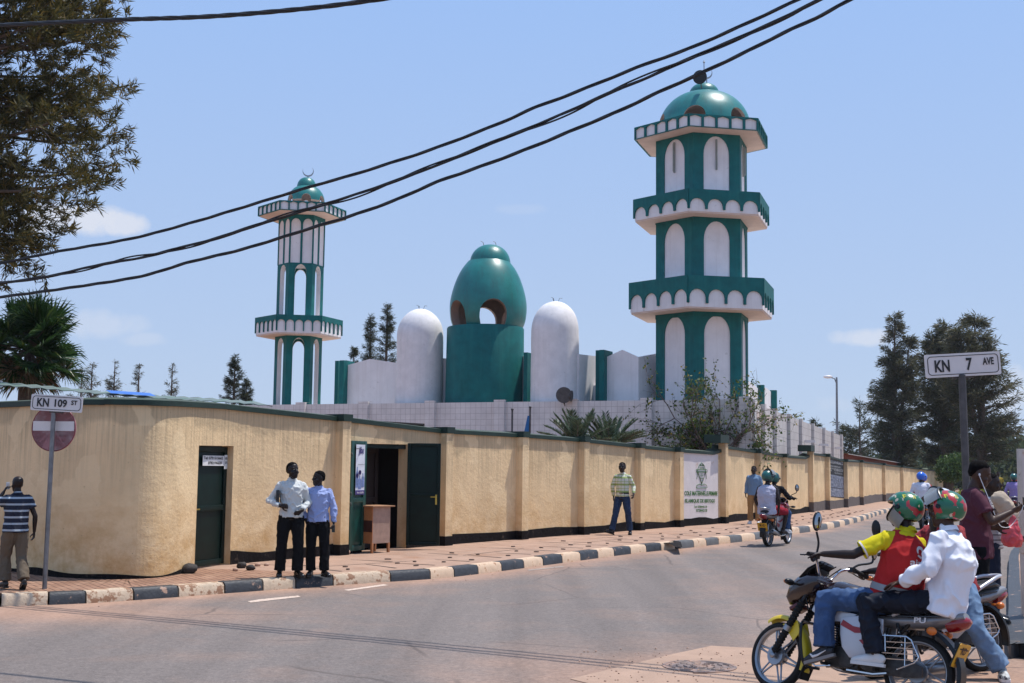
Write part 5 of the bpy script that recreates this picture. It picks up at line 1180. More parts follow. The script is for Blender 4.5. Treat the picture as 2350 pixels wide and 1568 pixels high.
# date palm fronds before the tiled wall
rng=np.random.default_rng(12)
def frondpalm(px,py,Y,n_,Lf,label,spread=1.):
    c=atY(px,py,Y); t=empty('date_palm',V3(c,0),label,'palm'); tm=MB(); tm.tube([V3(c,-.1),V3(c,c.z)],[.16,.13],8); tm.build('trunk',mTRU,t)
    C=[];Dv=[];L=[];rb=MB()
    for i in range(n_):
        a=2*PI*i/n_+rng.uniform(-.2,.2); el=R_(rng.uniform(22,78)); P=[]; p=np.array(c); d=np.array([math.cos(a)*math.cos(el)*spread,math.sin(a)*math.cos(el),math.sin(el)])
        for k in range(13):
            P.append(p.copy()); p=p+d*Lf/12; d=d+np.array([0,0,-.055]); d/=np.linalg.norm(d)
        rb.tube([tuple(x) for x in P],[.02-.0014*k for k in range(13)],4)
        for k in range(2,13):
            tdir=P[k]-P[k-1]; tdir/=np.linalg.norm(tdir); sd=np.cross(tdir,[0,0,1.]); sd/=max(1e-6,np.linalg.norm(sd)); up_=np.cross(sd,tdir)
            for j in range(8):
                for s_ in (-1,1):
                    C.append(P[k-1]+(P[k]-P[k-1])*j/8); Dv.append(tdir*.8+sd*s_*.75+up_*.28+rng.normal(size=3)*.06); L.append((.34-.012*k)*rng.uniform(.85,1.1))
    rb.build('ribs',mTWIG,t); leaves(np.array(C),np.array(Dv),np.array(L),.026,mLDATE,'crown',t,rng)
frondpalm(1325,1036,37.5,26,1.3,'date palm with grey-green fronds, left of the pair behind the wall'); frondpalm(1398,1040,38.2,26,1.3,'date palm with grey-green fronds, right of the pair, beside the leafy shrub')
# tangled half-bare shrub in front of the big minaret
rng=np.random.default_rng(14); Yt=42.8; b0=atY(1640,1045,Yt); b0.z=.1; tr=empty('tangled_tree',b0,'half-bare tangled small tree with sparse leaves before the big minaret','tree'); tw=MB(); C=[];Dv=[]
root=V3(b0,1.9); tw.tube([b0,V3(b0,.9),root],[.12,.1,.09],7)
def grow(p,d,L,r,dep):
    d=d.normalized(); P=[p]; q=p.copy()
    for k in range(5): q=q+d*L/5; d=(d+Vector(rng.normal(size=3))*.16+Vector((0,0,-.03 if dep>1 else .02))).normalized(); P.append(q)
    tw.tube(P,[r*(1-.12*k) for k in range(6)],4 if dep>1 else 6)
    if dep>=2:
        for k in range(1,6):
            if rng.random()<.5:
                for _ in range(rng.integers(1,4)): C.append(np.array(P[k])+rng.normal(size=3)*.05); Dv.append(rng.normal(size=3)+[0,0,-.5])
    if dep<4:
        for k in range((4,4,4,3)[dep]):
            f=rng.integers(2,6); nd=(d+Vector(rng.normal(size=3))*.62).normalized(); grow(P[f],nd,L*rng.uniform(.5,.8),r*.55,dep+1)
for i in range(11):
    px=(1480,1520,1555,1600,1640,1690,1740,1780,1500,1600,1760)[i]; py=(985,900,850,800,830,880,900,925,950,900,985)[i]; tgt=atY(px,py,Yt+rng.uniform(-1,1)); dv=tgt-root; grow(root,dv,dv.length*.62,.035,1)
for i in range(16):
    a=rng.uniform(0,2*PI); grow(root-Vector((0,0,.0)),Vector((math.cos(a)*1.1,abs(math.sin(a))*.5,rng.uniform(.15,.7))),1.1,.03,1)
tw.build('branches',mTWIG,tr); C=np.array(C); k=len(C); leaves(C,np.array(Dv),rng.uniform(.07,.14,k),rng.uniform(.05,.09,k),mLBUSH,'crown',tr,rng)
# big silky-oak tree, top left, mostly outside the frame
rng=np.random.default_rng(15); base=Vector((-13.2,25.5,0)); gt=empty('silky_oak_tree',base,'large dark feathery tree filling the top left corner','tree')
tm=MB(); tb=Vector((-12.6,25.3,6.5)); tm.tube([base,Vector((-13,25.4,3)),tb,Vector((-12,25.2,10)),Vector((-11.5,25,14))],[.34,.3,.24,.17,.06],10)
clumps=[]
for i in range(160):
    for _ in range(60):
        px=rng.uniform(-220,318); py=rng.uniform(-330,640)
        lim=np.interp(py,[-330,-100,0,60,130,250,320,400,440,480,560,600,640],[100,180,215,240,262,264,250,205,190,165,60,62,58])
        lo=np.interp(px,[-200,0,60,100,170,240],[650,640,620,560,468,455])
        if px<lim and py<lo-38: break
    # gaps where sky shows
    if (abs(px-75)<42 and abs(py-190)<45) or (abs(px-205)<32 and abs(py-130)<34) or (25<px<140 and 470<py<545) or (abs(px-30)<36 and abs(py-330)<30) or (abs(px-190)<34 and abs(py-300)<26) or (abs(px-115)<24 and abs(py-395)<22) or (abs(px-20)<30 and abs(py-90)<26): continue
    clumps.append(atY(px,py,float(24.6+rng.normal()*1.3)))
C=[];Dv=[]
for p in clumps:
    a=tb.lerp(Vector((-11.6,25,12)),max(0,min(1,(p.z-5.5)/7))); P=branch(tm,a,p,.06,.012,rng,.06,-.03,6)
    for kk in range(3):
        d=Vector(rng.normal(size=3))*.33; branch(tm,P[5],p+d,.014,.006,rng,.05,0,3)
    out=(p-Vector((-13,25.3,p.z-1.2))); out=np.array(out.normalized())
    for kk in range(22):
        s_=np.array(p)+rng.normal(size=3)*np.array([.34,.34,.24]); od=out*.8+rng.normal(size=3)*.6; od/=np.linalg.norm(od)
        m_=34; C.append(s_+od*rng.random(m_)[:,None]*.28+rng.normal(size=(m_,3))*.02); Dv.append(od*.85+rng.normal(size=(m_,3))*.5)
C=np.concatenate(C);Dv=np.concatenate(Dv);k=len(C); tm.build('trunk',mTRU,gt); leaves(C,Dv,rng.uniform(.12,.24,k),rng.uniform(.018,.034,k),mLGREV,'crown',gt,rng)
# ================= people =================
def skinm(n_,c): return M(n_,c,.45,var=.12,scale=20,spec=.32)
mSK=[skinm('dark brown skin',(.022,.011,.008)),skinm('brown skin',(.055,.026,.016)),skinm('very dark skin',(.013,.007,.006))]
mHAIR=M('short black hair',(.005,.004,.004),.9,spec=.08)
mEYE=M('eye',(.10,.09,.08),.4); 
def cloth(n_,c,rough=.85,var=.08,scale=7,**k): return M(n_,c,rough,var=var,scale=scale,bump=k.pop('bump',.25),bscale=k.pop('bscale',14),spec=.15,**k)
def stripes(n_,c1,c2,per,frac,axis=2,thin=None):
    m=bpy.data.materials.new(n_); m.use_nodes=True; t=m.node_tree; t.nodes.clear(); n=mkN(t)
    o=n('ShaderNodeTexCoord').outputs['Object']; sp=n('ShaderNodeSeparateXYZ',{0:o})
    def st(ax,per,frac):
        a=n('ShaderNodeMath',{0:sp.outputs[ax],1:1/per},operation='MULTIPLY'); f=n('ShaderNodeMath',{0:a.outputs[0]},operation='FRACT'); return n('ShaderNodeMath',{0:f.outputs[0],1:frac},operation='LESS_THAN').outputs[0]
    k=st(axis,per,frac); c=n('ShaderNodeMix',{'Factor':k,6:(*c1,1),7:(*c2,1)},data_type='RGBA').outputs[2]
    if thin:
        for ax,pr,fr in thin:
            k2=st(ax,pr,fr); kk=n('ShaderNodeMath',{0:k2,1:.8},operation='MULTIPLY').outputs[0]; c=n('ShaderNodeMix',{'Factor':kk,6:c,7:(*c2,1)},data_type='RGBA').outputs[2]
    b=n('ShaderNodeBsdfPrincipled',{'Base Color':c,'Roughness':.85}); z=n('ShaderNodeTexNoise',{'Vector':o,'Scale':14.,'Detail':4.}); bp=n('ShaderNodeBump',{'Height':z.outputs['Fac'],'Strength':.25,'Distance':.02}); t.links.new(bp.outputs[0],b.inputs['Normal'])
    t.links.new(b.outputs[0],n('ShaderNodeOutputMaterial').inputs[0]); return m
mTRB=cloth('black trousers',(.005,.005,.006)); mSHB=M('black polished shoe',(.012,.010,.010),.2,var=.1); mSHW=M('white trainer',(.62,.6,.58),.5,var=.08)
STD=dict(pelvis=(0,0,.96),chest=(.0,0,1.27),neck=(-.01,0,1.47),head=(.02,0,1.625),
 hL=(0,.095,.92),hR=(0,-.095,.92),kL=(.02,.11,.50),kR=(.02,-.11,.50),aL=(-.01,.12,.085),aR=(-.01,-.12,.085),fL=8,fR=-8,
 sL=(-.01,.162,1.40),sR=(-.01,-.162,1.40),eL=(-.04,.225,1.13),eR=(-.04,-.225,1.13),wL=(.02,.25,.90),wR=(.02,-.25,.90),hdL=(.1,0,-1),hdR=(.1,0,-1),look=(0,0))
SHIRT={}
def headmesh(mb,c,yaw,pitch,s=1.,hair=None):
    Rm=(Matrix.Rotation(yaw,3,'Z')@Matrix.Rotation(-pitch,3,'Y')); c=Vector(c)
    rings=[(-.118,.022,.078,.035),(-.108,.036,.09,.018),(-.09,.048,.095,.0),(-.06,.060,.096,-.045),(-.025,.068,.092,-.08),(.015,.073,.089,-.095),(.05,.0745,.090,-.1),(.08,.068,.078,-.092),(.1,.054,.058,-.072),(.114,.034,.03,-.045),(.121,.012,.0,-.018)]
    def add(rings,g=0,fcut=0):
        P=[];rr=[];la=[]
        for z,w,xf,xb in rings: P.append(c+Rm@Vector(((xf-fcut+xb)/2*s,0,z*s))); rr.append(((w+g)*s,((xf-fcut-xb)/2+g)*s)); 
        return P,rr
    P,rr=add(rings); n_=20; vs=[]; k=len(P); ay=Rm@Vector((0,1,0)); ax=Rm@Vector((1,0,0))
    for p,(w,d) in zip(P,rr):
        for j in range(n_): th=2*PI*j/n_; vs.append(p+ay*w*math.cos(th)+ax*(-d)*math.sin(th))
    fs=[(i*n_+j,i*n_+(j+1)%n_,(i+1)*n_+(j+1)%n_,(i+1)*n_+j) for i in range(k-1) for j in range(n_)]+[tuple(range(n_-1,-1,-1)),tuple((k-1)*n_+j for j in range(n_))]
    mb.add(vs,fs)
    Q=lambda x,y,z:c+Rm@Vector((x*s,y*s,z*s))
    mb.tube([Q(.085,0,.03),Q(.1,0,.0),Q(.112,0,-.022)],[.008*s,.012*s,.017*s],8); mb.ell(Q(.098,0,-.03),(.014*s,.021*s,.012*s),Rm)
    mb.ell(Q(.09,0,-.058),(.014*s,.027*s,.009*s),Rm);mb.ell(Q(.088,0,-.073),(.014*s,.024*s,.009*s),Rm)
    for y in (1,-1):
        mb.ell(Q(.078,.03*y,.032),(.014*s,.024*s,.008*s),Rm); mb.ell(Q(-.004,.077*y,-.004),(.019*s,.009*s,.033*s),Rm); mb.ell(Q(.06,.045*y,-.03),(.028*s,.02*s,.02*s),Rm)
    if hair is not None:
        h=[(.028,.0745,.015,-.098),(.05,.0755,.05,-.102),(.075,.071,.074,-.096),(.1,.0565,.060,-.076),(.1155,.0355,.032,-.048),(.1235,.012,.0,-.018)]
        low=[(-.045,.040,-.055,-.072),(-.015,.064,-.03,-.094)]
        R2=low+h; vs=[];k=len(R2)
        for z,w,xf,xb in R2:
            p=Q((xf+xb)/2,0,z)
            for j in range(n_): th=2*PI*j/n_; vs.append(p+ay*(w+.0025)*s*math.cos(th)+ax*(-(xf-xb)/2-.0025)*s*math.sin(th))
        fs=[(i*n_+j,i*n_+(j+1)%n_,(i+1)*n_+(j+1)%n_,(i+1)*n_+j) for i in range(k-1) for j in range(n_)]+[tuple(range(n_-1,-1,-1)),tuple((k-1)*n_+j for j in range(n_))]
        hair.add(vs,fs)
    return Q,Rm
def hand(mb,w,d,s,side,curl=.35,pn=None,point=False,spread=.12):
    """palm and five fingers; d = pointing direction, pn = palm normal (towards the inner side)"""
    w=Vector(w);d=Vector(d).normalized(); pn=Vector(pn) if pn is not None else Vector((0,-side,0)); pn=(pn-d*pn.dot(d))
    if pn.length<.05: pn=Vector((1,0,0))-d*d.x
    pn.normalize(); lat=d.cross(pn)*side      # towards the thumb
    if lat.x<0 and abs(d.z)>.6: lat=-lat
    mb.tube([w-d*.02,w+d*.02,w+d*.055,w+d*.088],[(.024*s,.020*s),(.032*s,.017*s),(.040*s,.016*s),(.038*s,.012*s)],10,lat=lat)
    for i,(o,L) in enumerate(((.028,.070),(.0095,.078),(-.009,.073),(-.027,.056))):
        c_=curl*(1+.12*i); 
        if point and i==0: c_=.05
        p=w+d*.08+lat*o*s*1.05; q=[p]; dd=(d+lat*o*spread*12).normalized(); a=0
        for k,f in enumerate((.42,.33,.25)):
            a+=c_*(1.0,1.2,.9)[k]; v=dd*math.cos(a)+pn*math.sin(a); p=p+v*L*f*s; q.append(p)
        mb.tube(q,[.0098*s,.0092*s,.0085*s,.0062*s],7)
    p=w+d*.03+lat*.028*s; v=(d*.65+lat*.75+pn*.35).normalized(); q=[p,p+v*.035*s,p+v*.055*s+d*.012+pn*.01,p+v*.06*s+d*.036*s+pn*.018]; mb.tube(q,[.0125*s,.0115*s,.0105*s,.008*s],7)
def person(label,loc,yaw,pose,o,scale=1.,lean=0,group=None,vox=.0105,seed=0,root=None):
    P=dict(STD); P.update(pose); V={k:Vector(v) for k,v in P.items() if isinstance(v,tuple) and len(v)==3}
    t=root or empty('person',loc,label,'person',group,yaw=yaw,lean=lean,scale=scale)
    lc=(V['sL']-V['sR']).normalized(); lp=(V['hL']-V['hR']).normalized(); body=MB(); hair=MB() if o.get('hair',True) else None
    # torso
    pe,ch,ne=V['pelvis'],V['chest'],V['neck']; sm_=(V['sL']+V['sR'])/2; wa=pe.lerp(ch,.5); g=o.get('girth',1.)
    tor=[pe-(ch-pe).normalized()*.09,pe,wa,ch,sm_.lerp(ch,.3),sm_+(ne-sm_)*.25,ne]
    rad=[(.12,.095),(.158,.112),(.14,.098),(.163,.118),(.165,.108),(.11,.072),(.056,.056)]
    lats=[lp,lp,lp.lerp(lc,.5),lc,lc,lc,lc]; rad=[(a*g,b*g) for a,b in rad]
    body.tube(tor,rad,16,lat=lats); 
    hd=V['head']; ly,lpch=[R_(a) for a in P['look']]
    body.tube([sm_.lerp(ne,.4),ne,hd+Vector((-.015,0,-.05))],[.064,.057,.052],12)
    body.tube([V['sR'],V['sR'].lerp(V['sL'],.5)+Vector((0,0,.0)),V['sL']],[.05,.062,.05],10)
    hs=o.get('head',1.06); Q,Rm=headmesh(body,hd,ly,lpch,hs,hair)
    for s_ in 'LR':
        sg=1 if s_=='L' else -1; S_,E_,Wr=V['s'+s_],V['e'+s_],V['w'+s_]
        body.tube([S_,S_.lerp(E_,.35),E_],[.050,.047,.038],10); body.tube([E_,E_.lerp(Wr,.3),Wr],[.040,.040,.026],10); body.ell(E_,.039)
        if not (o.get('nohand','')==s_): hand(body,Wr,P['hd'+s_],o.get('hs',1.05),sg,P.get('curl'+s_,.3),P.get('pn'+s_),P.get('point','')==s_)
        H_,K_,A_=V['h'+s_],V['k'+s_],V['a'+s_]
        body.tube([H_,H_.lerp(K_,.4),K_],[.09*g,.077*g,.056],12); body.tube([K_,K_.lerp(A_,.3),A_],[.056,.058,.036],12); body.ell(K_,.056)
        fy=R_(P['f'+s_]); fd=Vector((math.cos(fy),math.sin(fy),P.get('fp'+s_,0.))).normalized(); body.tube([A_-fd*.03+Vector((0,0,-.03)),A_+fd*.05+Vector((0,0,-.035)),A_+fd*.16+Vector((0,0,-.055))],[.034,.036,.022],8)
    me=remesh(body,vox,o['skin'],1); link('body',me,t)
    if hair is not None: hair.build('hair',mHAIR,t,local=True,ang=2)
    if o.get('eyes',True) and vox<.0115:
        for y in (1,-1): e=MB(); e.ell(Q(.083,.031*y,.012),(.008,.013,.006),Rm); e.build('eye',mEYE,t,local=True)
    if o.get('glasses'):
        e=MB(); 
        for y in (1,-1): e.ell(Q(.097,.033*y,.012),(.006,.03,.02),Rm); e.tube([Q(.09,.06*y,.016),Q(.04,.079*y,.016),Q(-.01,.08*y,.01)],.004,5)
        e.tube([Q(.1,-.01,.018),Q(.1,.01,.018)],.004,5); e.build('sunglasses',mBLK,t,local=True)
    # shirt
    lo=o.get('loose',.018); hem=o.get('hem',.10); sh=MB(); dn=(ch-pe).normalized()
    T=[pe-dn*hem,pe-dn*hem*.3,wa,ch,sm_.lerp(ch,.3),sm_+(ne-sm_)*.2,ne.lerp(sm_,.25)]
    Rr=[(.172,.128),(.165,.122),(.15,.112),(.166,.122),(.172,.116),(.13,.082),(.07,.066)]
    sh.tube(T,[((a+lo)*g,(b+lo)*g) for a,b in Rr],18,lat=lats)
    sl_=o.get('sleeve','long')
    if sl_!='none':
        sh.tube([V['sR'],V['sR'].lerp(sm_,.5)+(ne-sm_)*.14,sm_+(ne-sm_)*.25,V['sL'].lerp(sm_,.5)+(ne-sm_)*.14,V['sL']],[.05,.066,.07,.066,.05],12); sh.ell(V['sL'],.056+lo*.3); sh.ell(V['sR'],.056+lo*.3)
    cuffs=[]
    for s_ in 'LR':
        S_,E_,Wr=V['s'+s_],V['e'+s_],V['w'+s_]; k=lo*.8
        if sl_=='long':
            sh.tube([S_,S_.lerp(E_,.4),E_],[.058+k*.4,.053+k*.7,.045+k*.8],12); sh.tube([E_,E_.lerp(Wr,.4),E_.lerp(Wr,.93)],[.045+k*.8,.042+k*.8,.033+k*.6],12); sh.ell(E_,.045+k*.8)
        elif sl_=='short':
            f=o.get('slen',.62); sh.tube([S_,S_.lerp(E_,f*.5),S_.lerp(E_,f)],[.06+k*.4,.059+k*.8,.059+k],12)
    if o.get('collar'):
        cdir=(hd-ne); sh.tube([ne.lerp(sm_,.15),ne+Vector((0,0,.018)),ne+Vector((-.008,0,.038))],[(.074,.072),(.07,.068),(.064,.062)],14,lat=lc)
    if o.get('hood'): sh.ell(ne+Vector((-.09,0,-.01)),(.07,.11,.05))
    ms=remesh(sh,vox*1.05,o['shirt'],7,o.get('wr',.012),o.get('wsc',8),seed); so_=link('shirt',ms,t); SHIRT[t.name]=so_
    if o.get('collar'):
        cm=MB(); k_=22; vs=[]; fwd=Vector((1,0,0)); base_=ne+Vector((0,0,.012)); lt=lc
        for (r_,dz) in ((.066,.034),(.084,-.002)):
            for j in range(k_+1):
                a=R_(16+328*j/k_); fr=(math.cos(a)+1)/2; vs.append(base_+fwd*(r_*math.cos(a)*1.0)+lt*(r_*math.sin(a))+Vector((0,0,dz-.028*fr-(.022*fr if dz<.01 else 0))))
        cm.add(vs,[(j,j+1,k_+2+j,k_+1+j) for j in range(k_)]); cm.build('collar',o['shirt'],t,local=True,ang=2)
    if o.get('buttons'):
        b=MB()
        f=lc.cross(dn).normalized()*-1
        if f.x<0:f=-f
        for k in range(6): q=(pe-dn*.02).lerp(ne,k/6); b.box(q+f*(.125+lo*g),(.008,.008,.008))
        pass
    # trousers
    tr=MB(); k=o.get('tl',.02); tr.tube([pe+dn*.09,pe+dn*.02,pe-dn*.07],[(.155*g,.112*g),(.172*g,.125*g),(.15*g,.115*g)],16,lat=lp)
    for s_ in 'LR':
        H_,K_,A_=V['h'+s_],V['k'+s_],V['a'+s_]; ll=o.get('tlen',1.)
        tr.tube([H_+(H_-pe)*-.1,H_.lerp(K_,.35),K_],[.100*g+k*.3,.085*g+k*.7,.066+k*.7],14)
        if ll>=.5:
            up=(K_-A_).normalized(); e=K_.lerp(A_,ll)+up*.02; tr.ell(K_,.066+k*.65); tr.tube([K_,K_.lerp(e,.45),e],[.066+k*.6,.062+k*.8,.054+k*1.25],14)
    mt=remesh(tr,vox*1.05,o['trousers'],5,o.get('twr',.01),o.get('twsc',7),seed+3); link('trousers',mt,t)
    if o.get('belt'):
        b=MB(); b.tube([pe+dn*.045,pe+dn*.082],[(.178*g,.131*g),(.176*g,.129*g)],20,lat=lp); b.build('belt',mBLK,t,local=True); b=MB(); b.box(pe+dn*.063+Vector((.128*g+.004,0,0)),(.012,.045,.034)); b.build('buckle',mCHR,t,local=True,smooth=False)
    # shoes
    for s_ in 'LR':
        A_=V['a'+s_]; fy=R_(P['f'+s_]); fd=Vector((math.cos(fy),math.sin(fy),P.get('fp'+s_,0.))).normalized(); la=Vector((-math.sin(fy),math.cos(fy),0)); up=fd.cross(la); Q2=lambda x,z:A_+fd*x+up*z
        z0=-.085; s2=MB(); s2.tube([Q2(-.075,z0+.045),Q2(-.055,z0+.055),Q2(.0,z0+.06),Q2(.07,z0+.05),Q2(.13,z0+.04),Q2(.18,z0+.032),Q2(.2,z0+.028)],[(.02,.03),(.036,.046),(.038,.056),(.044,.046),(.048,.037),(.038,.028),(.015,.014)],12,lat=la)
        s2.tube([Q2(-.01,z0+.06),Q2(-.012,z0+.105)],[.043,.040],12)
        msx=remesh(s2,.008,o['shoes'],1); so2=link('shoe',msx,t)
        s3=MB(); ol=[(-.08,-.028),(-.06,-.036),(.06,-.04),(.14,-.05),(.19,-.038),(.207,0),(.19,.038),(.14,.05),(.06,.04),(-.06,.036),(-.08,.028),(-.087,0)]
        s3.plate([ol],A_+up*(z0+.026),fd,la,.026); s3.build('sole',o.get('sole',mBLK),so2,local=True,smooth=False)
    return t,V,Q,Rm
def helmet(t,Q,Rm,c,mat,r=.148,visor=None,trim=None,vis_up=0,text_=None,tmat=None,elong=1.):
    """open-face helmet shell on a head"""
    c=Vector(c); m=MB(); nu,nv=40,22; vs=[];ok=[]; idx={}
    def pos(i,j,g=0):
        ph=-PI/2+PI*i/nv; th=2*PI*j/nu; return Vector(((r+g)*1.12*math.cos(ph)*math.cos(th),(r+g)*.93*math.cos(ph)*math.sin(th),(r+g)*math.sin(ph)*1.0))
    grid=[[pos(i,j) for j in range(nu)] for i in range(nv+1)]
    for i in range(nv):
        for j in range(nu):
            ps=[grid[i][j],grid[i][(j+1)%nu],grid[i+1][(j+1)%nu],grid[i+1][j]]; cc=sum(ps,Vector((0,0,0)))/4
            if cc.z<-.72*r: continue
            if cc.x>.28*r+.25*abs(cc.y) and cc.z<.28*r: continue
            for p in ps:
                k=(round(p.x,5),round(p.y,5),round(p.z,5))
                if k not in idx: idx[k]=len(vs); vs.append(c+Rm@p)
            f=[]; 
            for p in ps:
                q=idx[(round(p.x,5),round(p.y,5),round(p.z,5))]
                if q not in f: f.append(q)
            m.f.append(f); m.m.append(0); m.uv.append(None)
    m.v=[tuple(v) for v in vs]
    me=m.mesh([mat,trim or mBLK],True,3); o=bpy.data.objects.new('tmp',me); COL.objects.link(o); sd=o.modifiers.new('s','SOLIDIFY'); sd.thickness=.022; sd.offset=-1; sd.material_offset=1; sd.material_offset_rim=1
    sb=o.modifiers.new('ss','SUBSURF'); sb.levels=1; sb.render_levels=1
    r2=dg_mesh(o); bpy.data.objects.remove(o); r2.shade_smooth(); h=link('helmet',r2,t)
    # strap pivots and visor
    for y in (1,-1):
        q=MB(); q.lathe([(.0,.012),(.018,.012),(.02,0)],c+Rm@Vector((.02,y*r*.94,-.01)),14,axis=Rm@Vector((0,y,0))); q.build('pivot',mBLK,h,local=True)
    if visor is not None:
        q=MB(); n1,n2=14,5; a0=R_(vis_up); Ry=Matrix.Rotation(-a0,3,'Y'); vv=[]
        for i in range(n2):
            for j in range(n1):
                th=R_(-72+144*j/(n1-1)); z=.03-.135*i/(n2-1); vv.append(c+Rm@(Ry@Vector((r*1.2*math.cos(th),r*1.0*math.sin(th),z))))
        q.add(vv,[(i*n1+j,i*n1+j+1,(i+1)*n1+j+1,(i+1)*n1+j) for i in range(n2-1) for j in range(n1-1)]); q.build('visor',visor,h,local=True)
        q=MB(); q.tube([c+Rm@(Ry@Vector((r*1.2*math.cos(R_(a)),r*1.0*math.sin(R_(a)),.034))) for a in range(-78,79,12)],.009,6); q.build('visor_hinge',mBLK,h,local=True)
    return h
def helmpaint(n_,base,p1,p2,sc=9,a1=.55,a2=.62,seed=0):
    m=bpy.data.materials.new(n_); m.use_nodes=True; t=m.node_tree; t.nodes.clear(); n=mkN(t); o=n('ShaderNodeTexCoord').outputs['Object']; mp=n('ShaderNodeMapping',{'Vector':o,'Location':(seed,seed*.7,0)})
    z=n('ShaderNodeTexNoise',{'Vector':mp.outputs[0],'Scale':sc,'Detail':3.,'Roughness':.5}); k=n('ShaderNodeMapRange',{'Value':z.outputs['Fac'],'From Min':a1,'From Max':a1+.015}); c=n('ShaderNodeMix',{'Factor':k.outputs[0],6:(*base,1),7:(*p1,1)},data_type='RGBA').outputs[2]
    mp2=n('ShaderNodeMapping',{'Vector':o,'Location':(3+seed,5,1)}); z=n('ShaderNodeTexNoise',{'Vector':mp2.outputs[0],'Scale':sc*1.8,'Detail':2.}); k=n('ShaderNodeMapRange',{'Value':z.outputs['Fac'],'From Min':a2,'From Max':a2+.015}); c=n('ShaderNodeMix',{'Factor':k.outputs[0],6:c,7:(*p2,1)},data_type='RGBA').outputs[2]
    b=n('ShaderNodeBsdfPrincipled',{'Base Color':c,'Roughness':.28,'Coat Weight':.4,'Coat Roughness':.2}); t.links.new(b.outputs[0],n('ShaderNodeOutputMaterial').inputs[0]); return m
mVIS=M('scratched clear visor',(.20,.205,.20),.25,.0,spec=.8)
mHG=helmpaint('green helmet with red and cream patches',(.006,.12,.055),(.42,.02,.025),(.5,.42,.3),9,.555,.64); mHG2=helmpaint('green helmet patched red and cream',(.006,.115,.05),(.42,.02,.025),(.5,.42,.3),9,.535,.64,2.3)
mHT=helmpaint('teal marbled helmet',(.004,.1,.085),(.003,.025,.03),(.15,.12,.02),8,.52,.66); mHBL=helmpaint('blue helmet',(.008,.11,.55),(.01,.09,.5),(.5,.5,.5),6,.7,.75); mHWB=helmpaint('white and blue helmet',(.62,.64,.68),(.05,.15,.4),(.5,.05,.06),8,.6,.66); mHR=helmpaint('red helmet',(.4,.02,.03),(.3,.01,.02),(.4,.3,.3),6,.7,.75)
